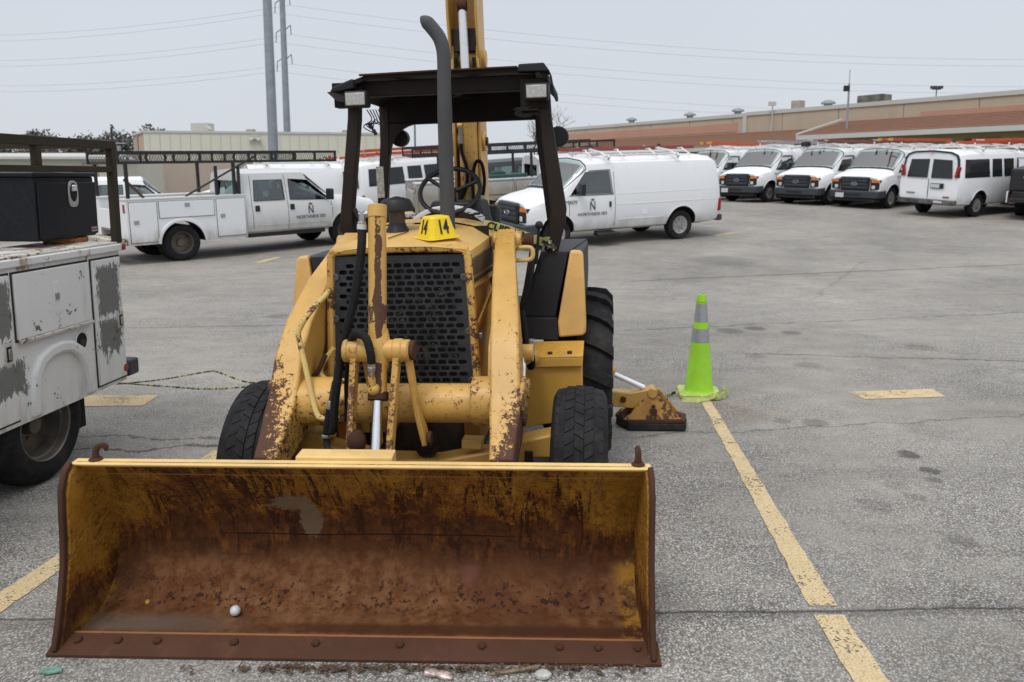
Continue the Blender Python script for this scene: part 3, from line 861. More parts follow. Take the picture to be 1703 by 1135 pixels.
P(MB().cyl((-.314, -.30, .655), (-.316, -.302, .64), .022, n=8), 'hose_fitting', STEELM, .002)
P(MB().cyl((-.288, -.28, .81), (-.272, -.26, .90), .011, n=8), 'steel_line', RUSTM, 0)
P(MB().tube(smooth_path([(-.44, .24, 1.275), (-.40, .06, 1.262), (-.425, -.10, 1.207), (-.474, -.14, 1.12), (-.468, -.15, 1.06), (-.43, -.19, .93), (-.395, -.23, .82), (-.365, -.26, .745), (-.335, -.27, .725), (-.25, -.27, .725)], 6), .0138, 10), 'bent_line', YPALE, 0)
P(MB().tube(smooth_path([(-.40, .0, .97), (-.43, -.02, .90), (-.455, -.03, .865), (-.44, -.04, .83), (-.38, -.05, .825), (-.30, -.06, .84)], 5), .013, 8), 'steel_line', RUSTM, 0)
P(MB().tube(smooth_path([(-.36, .02, 1.0), (-.42, .0, .92), (-.425, -.01, .87), (-.38, -.02, .84), (-.30, -.02, .84)], 5), .013, 8), 'steel_line', YPALE, 0)

# grille
GX0, GX1 = -.385, .305
def gfrm(z):  # the frame widens a little downwards and leans back at the top
    t = (z - .755) / .69
    return (-.425 + .01 * t, .345 - .04 * t, .13 + .08 * t)
def gpt(fx, z, dy=0.0):
    a, b, y = gfrm(z)
    return Vector((a + (b - a) * fx, y + dy, z))
fr = [gpt(0, .755), gpt(0, 1.0), gpt(0, 1.40), gpt(.012, 1.445), gpt(.05, 1.465), gpt(.5, 1.475), gpt(.95, 1.468), gpt(.988, 1.445), gpt(1, 1.40), gpt(1, 1.0), gpt(1, .755)]
P(MB().bar(fr, [.026] * 11, [.15] * 11, (0, 1, 0)) if False else MB().tube(smooth_path(fr, 3), .021, 8), 'grille_frame', YFRAME, 0)
grl = MB()
zr0, zr1 = .77, 1.445
def gplate():
    rows, cols = 20, 12
    lo, hi = .785, 1.405
    rh = (hi - lo) / rows
    fx0, fx1 = .055, .945
    def pt(fx, z, dy): return gpt(fx, z, dy)
    cw = (fx1 - fx0 - .05) / cols
    for r in range(rows):
        z0 = lo + r * rh; z1 = z0 + rh; zc = (z0 + z1) / 2
        off = .05 if r % 2 else 0.0
        k = []
        if off: grl.add([pt(fx0, z0, 0), pt(fx0 + off, z0, 0), pt(fx0 + off, z1, 0), pt(fx0, z1, 0)], [(0, 1, 2, 3)])
        else: grl.add([pt(fx1 - .05, z0, 0), pt(fx1, z0, 0), pt(fx1, z1, 0), pt(fx1 - .05, z1, 0)], [(0, 1, 2, 3)])
        for c_ in range(cols):
            a = fx0 + off + c_ * cw; b = a + cw; m = (a + b) / 2
            hw = cw * .42; hh = rh * .365
            rad = hh; ratio = cw / (cw * .74 / 1.0)
            sxr = hh / .745           # radius in fx units
            inner = []
            for q in range(12):
                ang = -math.pi / 2 + (q + .5) * math.pi / 6
                cx_ = (hw - sxr) * (1 if math.cos(ang) > 0 else -1)
                inner.append((m + cx_ + sxr * math.cos(ang), zc + hh * math.sin(ang)))
            outer = []
            for (ix, iz) in inner:
                dx, dz = (ix - m) / (cw / 2), (iz - zc) / (rh / 2)
                s_ = max(abs(dx), abs(dz))
                outer.append([m + dx / s_ * cw / 2, zc + dz / s_ * rh / 2])
            # snap corners
            for q in (0, 5, 6, 11):
                pass
            cs = {1: (b, z0), 4: (b, z1), 7: (a, z1), 10: (a, z0)}
            o2 = [tuple(p) for p in outer]
            vs = [pt(x, z, 0) for x, z in inner] + [pt(x, z, 0) for x, z in o2] + [pt(x, z, .008) for x, z in inner]
            fs = []
            corner = {}
            for q in range(12):
                w = (q + 1) % 12
                p1, p2 = o2[q], o2[w]
                e1 = abs(abs((p1[0] - m) / (cw / 2)) - 1) < 1e-6; e2 = abs(abs((p2[0] - m) / (cw / 2)) - 1) < 1e-6
                if e1 != e2:
                    cxn = b if (p1[0] + p2[0]) / 2 > m else a
                    czn = z1 if (p1[1] + p2[1]) / 2 > zc else z0
                    vs.append(pt(cxn, czn, 0))
                    fs.append((q, 12 + q, len(vs) - 1, 12 + w, w))
                else:
                    fs.append((q, 12 + q, 12 + w, w))
                fs.append((q, w, 24 + w, 24 + q))
            grl.add(vs, fs)
    for (f0, f1, z0, z1) in ((.02, fx0, .765, 1.44), (fx1, .98, .765, 1.44), (fx0, fx1, .765, lo), (fx0, fx1, hi, 1.44)):
        grl.add([pt(f0, z0, 0), pt(f1, z0, 0), pt(f1, z1, 0), pt(f0, z1, 0)], [(0, 1, 2, 3)])
gplate()
GRM = plain('grille black', (0.024, 0.025, 0.029), 0.45, 0.0, 0.35, 12, spec=0.35)
gr = P(grl, 'grille', GRM, 0, smooth=0)
def mat_core():
    n = NT('radiator core')
    o = n.obj()
    f = n.noise(n.vmul(o, (1, 1, 1)), 28, 5, 0.7)
    d = n.sep(o)
    r = n.math('SQRT', n.math('ADD', n.math('POWER', n.math('SUBTRACT', d[0], 0.06), 2.0), n.math('POWER', n.math('SUBTRACT', d[2], 1.10), 2.0)))
    k = n.math('MULTIPLY', n.step(f, 0.56, 0.64), n.step(r, 0.12, 0.38, 1, 0))  # pale flecks near the middle, glints painted onto the black core
    return n.fin(n.mix(n.math('MULTIPLY', k, 0.8), (0.004, 0.004, 0.004), (0.30, 0.24, 0.15)), 0.6)
P(MB().hexa([(-.40, .19, .76), (.32, .19, .76), (.32, .23, .76), (-.40, .23, .76), (-.38, .25, 1.44), (.29, .25, 1.44), (.29, .30, 1.44), (-.38, .30, 1.44)]), 'radiator', mat_core(), 0)
sc = MB().lathe([(.0, .006), (.012, .006), (.012, .010), (.021, .008), (.021, 0)], (0, 0, 0), (0, -1, 0), 14, False)
SCR = plain('screw washer', (.13, .115, .10), .5, .5)
for fx, z in ((.035, 1.335), (.963, 1.325), (.035, 1.12), (.968, 1.05), (.035, .80), (.965, .80)):
    o = P(MB().lathe([(.0, .004), (.009, .004), (.010, .009), (.018, .008), (.020, 0)], gpt(fx, z, -.002), (0, -1, 0), 14, False), 'grille_screw', SCR, 0, gr)

# hood and engine sides
def hood_sec(y, z, xl, xr, zs, crown, n=9, low=None):
    pts = []
    for i in range(n):
        t = -1 + 2 * i / (n - 1)
        x = xl + (xr - xl) * (t + 1) / 2
        zz = zs + (z - zs) * (1 - abs(t) ** 4.6)
        pts.append((x, y, zz))
    return pts
secs = [(.19, 1.485, -.425, .312, 1.445), (.22, 1.505, -.428, .318, 1.455), (.45, 1.535, -.43, .335, 1.468), (.745, 1.568, -.432, .348, 1.485)]
def hood_mesh(secs, lower):
    mb = MB(); rows = []
    for y, z, xl, xr, zs in secs:
        top = hood_sec(y, z, xl, xr, zs, 0)
        row = [(xl + .004, y, lower)] + [(xl, y, zs - .12)] + top + [(xr, y, zs - .12)] + [(xr + .012, y, lower)]
        rows.append(row)
    w = len(rows[0])
    for r in rows: mb.v += r
    for i in range(len(rows) - 1):
        for j in range(w - 1):
            a = i * w + j
            mb.f.append((a, a + 1, a + w + 1, a + w)); mb.mi.append(0)
    return mb
P(hood_mesh(secs, 1.26), 'hood', YHOOD, 0, smooth=50)
secs2 = [(.755, 1.577, -.436, .352, 1.485), (.80, 1.586, -.44, .356, 1.488), (.98, 1.588, -.44, .362, 1.488), (1.03, 1.57, -.44, .362, 1.47)]
P(hood_mesh(secs2, 1.20), 'rear_hood', YHOOD, 0, smooth=50)
P(MB().bx(-.43, .345, .747, .753, 1.2, 1.55), 'hood_gap', DARKM, 0)
# lower side panels
for x0, x1, sg in ((.318, .352, 1), (-.432, -.428, -1)):
    mb = MB().hexa([(x0 + .03, .20, .74), (x1 + .03, 1.05, .74), (x1 + .01, 1.05, .74), (x0 + .01, .20, .74), (x0, .20, 1.27), (x1, 1.05, 1.27), (x1 - .02, 1.05, 1.27), (x0 - .02, .20, 1.27)])
    P(mb, 'side_panel', YEL, 0)
P(MB().bar([(.345, .22, 1.07), (.372, .5, 1.18), (.38, .78, 1.255), (.385, 1.0, 1.30)], .012, .035, (1, 0, 0)), 'side_rail', YEL, .003)
P(MB().bar([(.352, .22, 1.03), (.352, .2225, 1.0)], .03, .03, (1, 0, 0)), 'hood_latch', STEELM, .003)
DECAL = plain('decal brown', (0.07, 0.055, 0.038), 0.45, 0, 0.3)
mb = MB().hexa([(.333, .215, 1.325), (.364, .74, 1.33), (.35, .74, 1.33), (.318, .215, 1.325), (.333, .215, 1.41), (.364, .74, 1.435), (.34, .74, 1.435), (.31, .215, 1.41)])
P(mb, 'side_decal', DECAL, 0)
for dz in (0, .013):
    P(MB().bar([(.330, .215, 1.308 - dz), (.361, .74, 1.312 - dz)], .012, .006, (1, 0, 0)), 'decal_stripe', DECAL, 0)
P(MB().prism([(.358, .80, 1.34), (.358, .83, 1.40), (.358, .86, 1.47), (.358, .885, 1.50), (.358, .90, 1.45), (.358, .885, 1.36)], (.004, 0, 0)), 'white_sticker', plain('sticker white', (.7, .7, .68), .4), 0)
# chipped marks left where a badge was, hood seam scratches
mk = MB()
for a, b in (((.16, .86, 1.612), (.205, .95, 1.62)), ((.27, .85, 1.595), (.31, .95, 1.6)), ((-.13, .30, 1.523), (-.06, .47, 1.545))):
    mk.bar([a, b], .006, .004, (1, 0, 0))
P(mk, 'scrape_mark', RUSTM, 0)
P(MB().bx(.215, .235, .80, .84, 1.595, 1.613).bx(.20, .25, .84, .85, 1.602, 1.616).bx(.235, .275, .90, .92, 1.606, 1.62), 'hood_bracket', BLACK, 0)
# dash cowl hump
mb = MB(); pr = []
for i in range(11):
    t = -1 + i / 5
    pr.append((.05 + .225 * t, 1.662 - .075 * abs(t) ** 2.4))
mb.prism([(x, 1.05, z) for x, z in pr] + [(.275, 1.05, 1.54), (-.175, 1.05, 1.54)], (0, .07, 0))
P(mb, 'dash_cowl', plain('cowl grey', (.55, .55, .56), .5), .012)
mb = MB(); pr2 = [(x * 1.0, z - .028) for x, z in pr]
mb.prism([(.05 + (x - .05) * .94, 1.046, z) for x, z in pr2] + [(.26, 1.046, 1.55), (-.16, 1.046, 1.55)], (0, .02, 0))
P(mb, 'cowl_edge', ROPS, .003)

# exhaust stack and pre-cleaner
pts = [(.13, .62, 1.48), (.135, .62, 1.80), (.143, .62, 2.30), (.148, .62, 2.44), (.146, .62, 2.52), (.128, .62, 2.585), (.094, .62, 2.635), (.066, .62, 2.668), (.030, .62, 2.702)]
mb = MB().tube(smooth_path(pts, 4), [.041] * 8 + [.038] * 21 + [.034, .027, .017, .006], 20)
ex = P(mb, 'exhaust_stack', EXH, 0)
P(MB().cyl((.13, .62, 1.50), (.13, .62, 1.545), .052, n=20), 'stack_collar', DARKM, .004, ex)
pc = P(MB().lathe([(.078, -.055), (.072, -.04), (.050, 0), (.046, .015)], (-.14, .55, 1.575), n=50), 'precleaner', BLACK, 0)
P(MB().lathe([(.045, .0), (.045, .085)], (-.14, .55, 1.585), n=50), 'clear_bowl', plain('bowl brown', (.06, .04, .03), .25), 0, pc)
P(MB().lathe([(.055, .0), (.088, .004), (.094, .012), (.092, .042), (.076, .068), (.040, .080), (.004, .082)], (-.14, .55, 1.65), n=28), 'precleaner_cap', BLACK, 0, pc)

# operator station
sw = P(MB().torus((.05, 1.17, 1.75), (0, -.72, .69), .19, .0155, 40, 8), 'steering_wheel', BLACK, 0)
st_ = MB()
axw = Vector((0, -.72, .69)).normalized(); uu = axw.orthogonal().normalized(); ww = axw.cross(uu)
for a in (R(30), R(150), R(270)):
    d_ = uu * math.cos(a) + ww * math.sin(a)
    st_.tube([Vector((.05, 1.18, 1.735)), Vector((.05, 1.17, 1.75)) + d_ * .187], .013, 8)
st_.cyl(Vector((.05, 1.18, 1.70)), Vector((.05, 1.16, 1.76)), .04, n=16)
P(st_, 'wheel_spoke', BLACK, 0, sw)
P(MB().cyl((.05, 1.22, 1.72), (.05, 1.30, 1.50), .03, n=12), 'steering_column', BLACK, 0)
P(MB().hexa([(-.12, 1.10, 1.40), (.33, 1.10, 1.40), (.33, 1.30, 1.40), (-.12, 1.30, 1.40), (-.06, 1.10, 1.68), (.24, 1.10, 1.68), (.28, 1.25, 1.69), (-.08, 1.25, 1.69)]), 'dash', BLACK, .015)
P(MB().hexa([(-.16, 1.75, .95), (.28, 1.75, .95), (.28, 1.95, .95), (-.16, 1.95, .95), (-.16, 1.80, 1.62), (.28, 1.80, 1.62), (.28, 1.90, 1.64), (-.16, 1.90, 1.64)]).bx(-.18, .30, 1.45, 1.85, 1.0, 1.13), 'seat', plain('seat vinyl', (.02, .02, .022), .55), .03)
P(MB().bx(-.62, .62, .95, 2.0, .90, .95), 'cab_floor', BLKM, .004)
lv = P(MB().cyl((.60, .93, 1.30), (.622, .92, 1.52), .009, n=8), 'control_lever', BLACK, 0)
P(MB().ball((.623, .92, 1.535), .024, 12), 'lever_knob', BLACK, 0, lv)
P(MB().bar([(.585, .95, 1.39), (.545, .96, 1.18), (.50, .98, 1.0)], .045, .06, (1, 0, 0)), 'lever_gaiter', BLACK, .008)

# fenders
def fender(sx):
    X = lambda l: -0.01 + sx * l
    # dark inner shroud with a sloped edge
    mb = MB().hexa([(X(.50), .93, .985), (X(.72), .90, .985), (X(.90), 1.9, .985), (X(.50), 1.9, .985), (X(.635), .985, 1.37), (X(.80), .965, 1.37), (X(.90), 1.9, 1.37), (X(.60), 1.9, 1.37)])
    f = P(mb, 'fender', BLKM, .006)
    mb = MB().hexa([(X(.44), .86, .86), (X(.735), .835, .855), (X(.735), .95, .855), (X(.44), .95, .86), (X(.47), .875, .985), (X(.73), .86, .985), (X(.73), .95, .985), (X(.47), .95, .985)])
    P(mb, 'step_plate', BLKM, .005, f)
    mb = MB()
    mb.prism([(X(.737), .845, .868), (X(.885), .845, .878), (X(.90), .845, .90), (X(.902), .845, .965), (X(.89), .955, 1.355), (X(.872), .958, 1.37), (X(.812), .958, 1.375), (X(.735), .842, .965)], (0, .05, 0.005))
    P(mb, 'fender_cover', YFEND, .014, f, seg=3)
    P(MB().hexa([(X(.74), .90, .87), (X(.90), .90, .90), (X(.91), 1.85, 1.15), (X(.74), 1.85, 1.15), (X(.80), 1.0, 1.36), (X(.885), 1.0, 1.355), (X(.91), 1.85, 1.36), (X(.80), 1.85, 1.36)]), 'fender_top', BLKM, .008, f)
for s_ in (1, -1): fender(s_)

# battery box with tread lid, right side
mb = MB().hexa([(.51, .56, .40), (.865, .56, .47), (.865, .86, .47), (.51, .86, .40), (.535, .56, .80), (.868, .56, .805), (.868, .86, .83), (.535, .86, .825)])
bb = P(mb, 'battery_box', YBOX, .006)
lid = MB().hexa([(.592, .535, .765), (.872, .535, .77), (.872, .56, .77), (.592, .56, .765), (.605, .535, .815), (.875, .535, .82), (.875, .56, .82), (.605, .56, .815)])
lid.hexa([(.602, .535, .815), (.875, .535, .82), (.878, .84, .842), (.575, .84, .838), (.602, .535, .825), (.875, .535, .83), (.878, .84, .852), (.575, .84, .848)])
ld = P(lid, 'box_lid', YBOX, .004, bb)
for i in range(7):
    for j in range(2):
        x = .635 + i * .034; y = .60 + j * .13
        P(MB().bar([(x, y, .8315 + j * .0095 + i * .0004), (x + .012, y + .075, .837 + j * .0095 + i * .0004)], .011, .007, (1, 0, 0)), 'tread_rib', YBOX, .002, ld)
P(MB().lathe([(0, .012), (.014, .012), (.014, 0)], (.69, .585, .83), n=8, capends=False).lathe([(0, .012), (.014, .012), (.014, 0)], (.80, .585, .833), n=8, capends=False), 'lid_bolt', RUSTM, 0, ld)
P(MB().bx(-.87, -.51, .56, .86, .42, .80), 'fuel_tank', YBOX, .01)

# engine block, frame rails and axle seen under the tube
P(MB().bx(-.33, .33, .26, 1.9, .34, .98), 'engine_block', GREASE, .02)
P(MB().bx(-.24, .27, .12, .27, .40, .70), 'front_support', GREASE, .03)
P(MB().cyl((-.12, .10, .60), (-.12, .06, .60), .06, n=18), 'pulley', YDARK, .01)
P(MB().bx(-.38, -.30, .05, 2.3, .46, .62).bx(.28, .36, .05, 2.3, .46, .62).bx(-.38, .36, .18, .22, .50, .72), 'frame_rail', YDARK, .006)
P(MB().cyl((.10, .02, .50), (.10, -.03, .50), .058, n=20).cyl((.10, -.03, .50), (.10, -.045, .50), .03, n=12).cyl((.05, .1, .66), (.05, .05, .66), .05, n=16), 'pulley', GREASE, .004)
ax_ = P(MB().bar([(-.66, 0, .50), (-.47, 0, .515), (-.43, 0, .45), (-.15, 0, .38), (.15, 0, .38), (.36, 0, .43), (.52, 0, .47), (.60, 0, .525), (.72, 0, .545)], .14, [.12, .11, .13, .14, .14, .13, .12, .10, .12], (0, 1, 0)), 'front_axle', YEL, .012, up=False)
P(MB().bx(-.52, -.40, -.06, .06, .47, .535), 'axle_stop', YLINK, .006, ax_, up=False)
P(MB().bx(.27, .37, -.08, 0, .52, .565), 'axle_cap', YHOOD, .004, ax_, up=False)
P(MB().cyl((.60, -.08, .44), (.60, -.08, .52), .02, n=10).cyl((.62, -.07, .42), (.62, -.07, .45), .035, n=10), 'kingpin', GREASE, 0, ax_, up=False)

# tyres
def lathe_tyre(r, w, rim_r):
    h = w / 2
    return [(rim_r, -h * .78), (rim_r + .02, -h * .9), (rim_r + (r - rim_r) * .45, -h), (r - .05, -h * .97), (r - .022, -h * .86), (r - .008, -h * .62), (r, 0), (r - .008, h * .62), (r - .022, h * .86), (r - .05, h * .97), (rim_r + (r - rim_r) * .45, h), (rim_r + .02, h * .9), (rim_r, h * .78)]
def wheel_front(x, z):
    w = empty('front_wheel', (x, 0, z), 0, BH)
    r, wd = .405, .268
    mb = MB().lathe(lathe_tyre(r - .009, wd, .21), (0, 0, 0), (1, 0, 0), 56, False)
    nb = 40
    for c_ in range(5):
        xc = (-2 + c_) * .0445
        rr = r - .002 - abs(c_ - 2) ** 2 * .005
        for k in range(nb):
            a = 2 * math.pi * (k + (.5 if c_ % 2 else 0)) / nb
            da = 2 * math.pi / nb * .455
            sk_ = .20 * (1 if c_ % 2 else -1) * 2 * math.pi / nb
            P8 = []
            for rad in (rr - .013, rr):
                for (sx_, sa) in ((-1, -1), (1, -1), (1, 1), (-1, 1)):
                    aa = a + sa * da + sx_ * sk_
                    P8.append((xc + sx_ * .0208, rad * math.sin(aa), rad * math.cos(aa)))
            mb.hexa(P8)
    mb.build('tyre', RUBBER, w, smooth=40)
    mb = MB().lathe([(.21, -.10), (.19, -.09), (.17, -.03), (.08, -.02), (.08, .03), (.17, .03), (.19, .09), (.21, .10)], (0, 0, 0), (1, 0, 0), 32, False)
    mb.cyl((-.05, 0, 0), (.05, 0, 0), .09, n=16)
    mb.build('rim', YDARK, w, smooth=35)
wheel_front(.845, .418); wheel_front(-.735, .403)
def wheel_rear(x):
    w = empty('rear_wheel', (x, 1.36, .565), 0, BH)
    r, wd = .535, .42
    mb = MB().lathe(lathe_tyre(r - .01, wd, .30), (0, 0, 0), (1, 0, 0), 56, False)
    nb = 17
    for sd_ in (-1, 1):
        for k in range(nb):
            a0 = 2 * math.pi * (k + (.5 if sd_ > 0 else 0)) / nb
            prev = None
            for i, (xx, ro, da) in enumerate(((-.01, r + .02, 0.0), (.10, r + .02, .07), (.17, r + .012, .13), (.212, r - .03, .17), (.214, r - .085, .20))):
                ring = []
                for rad in (ro - .05, ro):
                    for sa in (-1, 1):
                        wdt = .062 if rad == ro else .078
                        aa = -(a0 + da) + sa * wdt
                        ring.append((sd_ * xx, rad * math.sin(aa), rad * math.cos(aa)))
                if prev:
                    q = prev + ring
                    mb.add(q, [(0, 1, 5, 4), (2, 6, 7, 3), (0, 4, 6, 2), (1, 3, 7, 5)] + ([(0, 2, 3, 1)] if i == 1 else []) + ([(4, 5, 7, 6)] if i == 4 else []))
                prev = ring
    mb.build('tyre', RUBBER, w, smooth=40)
    MB().lathe([(.30, -.15), (.28, -.14), (.25, -.02), (.1, -.02), (.1, .03), (.25, .03), (.28, .14), (.30, .15)], (0, 0, 0), (1, 0, 0), 36, False).cyl((-.06, 0, 0), (.06, 0, 0), .11, n=18).build('rim', YDARK, w)
wheel_rear(.815); wheel_rear(-.815)
P(MB().cyl((-.7, 1.36, .565), (.7, 1.36, .565), .13, n=18).bx(-.5, .5, 1.2, 1.55, .4, .72), 'rear_axle', GREASE, .01, up=False)

# canopy
cz = 2.44
roof = MB()
ys_ = [(.93, 0), (1.05, .02), (2.05, .025), (2.12, 0)]
def croof(y, dz, lift, xo=0):
    a = .70 + xo
    return [(-a + .10, y, cz - .062 + dz), (-a + .15, y, cz - .04 + dz), (-a + .33, y, cz + .018 + dz), (0, y, cz + .024 + dz), (a - .06, y, cz + .018 + dz), (a, y, cz - .045 + dz)]
rows = [croof(.93, -.006, 0), croof(1.04, .012, 0), croof(2.06, .012, 0), croof(2.14, -.01, 0)]
w_ = 6
for lay in (0, -.028):
    o_ = len(roof.v)
    for r_ in rows: roof.v += [(x, y, z + lay) for x, y, z in r_]
    for i in range(3):
        for j in range(w_ - 1):
            a = o_ + i * w_ + j
            roof.f.append((a, a + 1, a + w_ + 1, a + w_)); roof.mi.append(0)
nn_ = 4 * w_
ring = [j for j in range(w_)] + [i * w_ + w_ - 1 for i in range(1, 4)] + [3 * w_ + j for j in range(w_ - 2, -1, -1)] + [i * w_ for i in range(2, 0, -1)]
for i in range(len(ring)):
    a, b = ring[i], ring[(i + 1) % len(ring)]
    roof.f.append((a, b, nn_ + b, nn_ + a)); roof.mi.append(0)
CAN = paint('canopy steel', (0.014, 0.009, 0.008), 0.5, 0.6, 8, chip=(0.022, 0.013, 0.010), chip2=(0.03, 0.016, 0.011), dirt=0.6, grime=(0.024, 0.014, 0.011))
cn = P(roof, 'canopy', CAN, 0, smooth=20)
P(MB().bar([(-.42, .922, cz + .008), (0, .922, cz + .013), (.52, .922, cz + .014)], .03, .010, (0, 1, 0)), 'roof_trim', RUSTM, .002, cn)
P(MB().hexa([(.52, .90, cz - .015), (.71, .90, cz - .02), (.71, 1.10, cz - .02), (.52, 1.10, cz - .01), (.53, .905, cz + .028), (.675, .905, cz + .03), (.675, 1.10, cz + .034), (.53, 1.10, cz + .034)]), 'corner_patch', BLKM, .006, cn)
P(MB().hexa([(-.615, .925, cz - .09), (-.45, .905, cz - .07), (-.45, 1.15, cz - .05), (-.60, 1.15, cz - .065), (-.595, .925, cz - .055), (-.46, .905, cz - .01), (-.46, 1.15, cz), (-.57, 1.15, cz - .03)]), 'torn_corner', BLKM, .01, cn)
P(MB().prism([(-.625, .92, cz - .082), (-.56, .90, cz - .14), (-.50, .92, cz - .15), (-.48, .96, cz - .06)], (0, .03, .004)), 'torn_flap', CAN, .003, cn)
P(MB().tube(smooth_path([(.712, .93, cz - .04), (.722, .93, cz - .10), (.728, .93, cz - .15), (.745, .93, cz - .19)], 4), .006, 6), 'loose_trim', BLACK, 0, cn)
# cross beams below the roof
P(MB().bx(-.60, .60, 2.02, 2.10, cz - .21, cz - .01), 'rear_beam', CAN, .006, cn)
P(MB().bx(-.62, .62, 1.00, 1.05, cz - .11, cz - .02), 'front_beam', CAN, .006, cn)
P(MB().bx(-.56, .56, 1.50, 1.55, cz - .06, cz - .01).bar([(-.3, 1.05, cz - .04), (.1, 2.0, cz - .04)], .04, .03, (1, 0, 0)).bar([(.3, 1.05, cz - .04), (-.1, 2.0, cz - .04)], .04, .03, (1, 0, 0)), 'roof_rib', CAN, .004, cn)
P(MB().bx(.53, .69, .95, 1.05, cz - .225, cz - .05), 'lamp_bracket', CAN, .006, cn)
P(MB().bx(-.60, -.42, .97, 1.06, cz - .17, cz - .05), 'lamp_bracket', CAN, .006, cn)
# posts with the kink at the bottom
def post(pts, name='canopy_post', w=.075, h=.075):
    return P(MB().bar(pts, w, h, (1, 0, 0)), name, ROPS, .008)
post([(.665, 1.0, cz - .05), (.675, 1.0, 2.15), (.738, 1.0, 1.62), (.73, 1.0, 1.55), (.685, 1.02, 1.37)], w=[.07, .07, .095, .095, .085])
post([(-.475, 1.0, cz - .08), (-.485, 1.0, 2.2), (-.565, 1.0, 1.62), (-.57, 1.0, 1.55), (-.515, 1.05, 1.36)], w=[.072, .072, .075, .08, .08])
pl_ = post([(-.575, 2.05, cz - .05), (-.58, 2.05, 2.1), (-.64, 2.05, 1.50), (-.66, 2.05, 1.0)], w=.072)
P(MB().bx(-.655, -.60, 2.008, 2.011, 1.70, 1.93), 'warning_plate', plain('faded plate', (.42, .39, .34), .5, 0, .35, 60), 0, pl_)
post([(.565, 2.05, cz - .05), (.575, 2.05, 2.1), (.64, 2.05, 1.50), (.66, 2.05, 1.0)], w=.072)
P(MB().bar([(-.52, 1.15, 1.62), (-.40, 1.25, 1.40)], .05, .03, (1, 0, 0)), 'post_brace', ROPS, .004)
P(MB().bar([(-.52, .99, 1.66), (-.44, .985, 1.50), (-.415, .985, 1.44)], .045, .02, (0, 1, 0)), 'post_brace', ROPS, .004)
# curved corner gusset at the rear left, rounded on the inside
arc = [(-.545, 2.02, cz - .20)] + [(-.33 + -.215 * math.cos(a), 2.02, cz - .42 + .21 * math.sin(a)) for a in [R(q) for q in range(0, 91, 10)]] + [(-.33, 2.02, cz - .19), (-.55, 2.02, cz - .19)]
P(MB().prism(arc, (0, .05, 0)), 'corner_gusset', ROPS, 0)
# work lamps
def lamp(x, z):
    l = P(MB().bx(x - .07, x + .07, .86, .95, z - .048, z + .048), 'work_lamp', BLACK, .012)
    P(MB().bx(x - .058, x + .058, .852, .862, z - .036, z + .036), 'lamp_lens', LAMPGLASS, .008, l)
lamp(-.435, 2.305); lamp(.632, 2.305)
for x, y, z in ((-.50, 2.14, 2.14), (.73, 1.35, 2.07)):
    P(MB().cyl((x, y, z), (x, y + .08, z), .065, n=20), 'rear_lamp', BLACK, .008)
wr = MB()
for q in range(5):
    x = -.40 + .018 * q
    wr.tube(smooth_path([(x, .97, 2.25), (x + .03, .96, 2.19 - .01 * q), (x - .02, .95, 2.15 + .01 * q), (x + .045 - .02 * q, .95, 2.11 + .015 * (q % 3))], 4), .0035, 5)
wr.cyl((-.36, .95, 2.13), (-.345, .95, 2.10), .012, n=6).cyl((-.385, .95, 2.165), (-.37, .95, 2.14), .012, n=6)
P(wr, 'loose_wire', BLACK, 0)
wr = MB()
for q in range(4):
    wr.tube(smooth_path([(.60, .95, 2.23), (.55 - .02 * q, .94, 2.215), (.50 + .03 * q, .94, 2.19 - .006 * q), (.56, .94, 2.17 + .004 * q), (.62, .96, 2.19), (.66, .97, 2.165)], 4), .004 if q else .007, 5)
P(wr, 'loose_wire', BLACK, 0)

# the hoe behind: upright boom, cylinder, dipper end
BX = -.035
mb = MB()
for sg in (-1, 1):
    x = BX + sg * .088
    mb.prism([(x, 2.55, 1.05), (x, 2.42, 1.60), (x, 2.45, 2.30), (x, 2.50, 2.85), (x, 2.75, 2.85), (x, 2.80, 2.20), (x, 2.82, 1.05)], (sg * .022, 0, 0))
bm_ = P(mb, 'boom', YEL, .005)
P(MB().prism([(BX - .085, 2.60, 1.05), (BX - .085, 2.55, 2.6), (BX - .085, 2.60, 2.6), (BX - .085, 2.65, 1.05)], (.17, 0, 0)), 'boom_web', YDARK, 0, bm_)
mb = MB()
for sg in (-1, 1):
    x = BX + sg * .10
    mb.prism([(x, 2.55, 2.66), (x, 2.46, 2.80), (x, 2.40, 3.05), (x, 2.38, 3.60), (x, 2.75, 3.70), (x, 2.80, 2.70)], (sg * .02, 0, 0))
dp = P(mb, 'dipper', YEL, .006)
P(MB().bx(BX - .10, BX + .10, 2.62, 2.66, 2.68, 2.97).bx(BX - .10, BX + .10, 2.64, 2.68, 2.98, 3.7), 'dipper_web', YDARK, 0, dp)
P(MB().bx(BX - .10, BX + .10, 2.50, 2.64, 2.80, 2.98).bx(BX - .10, BX - .055, 2.5, 2.6, 2.70, 2.80), 'dipper_cavity', GREASE, 0.01, dp)
P(MB().cyl((BX - .155, 2.60, 2.755), (BX + .155, 2.60, 2.755), .072, n=22), 'elbow_pin', YEL, .01, dp)
cy = P(MB().cyl((BX + .012, 2.42, 1.58), (BX + .012, 2.44, 2.325), .072, n=26).cyl((BX + .012, 2.41, 2.30), (BX + .012, 2.44, 2.335), .076, n=26), 'boom_cylinder', YTUBE, .005)
P(MB().cyl((BX + .012, 2.44, 2.33), (BX + .005, 2.42, 3.14), .033, n=20), 'boom_rod', plain('bright rod', (.82, .83, .85), .3, .5, .03), 0, cy)
P(MB().cyl((BX - .03, 2.42, 3.13), (BX + .04, 2.42, 3.13), .045, n=16), 'rod_eye', RUSTM, .004, cy)
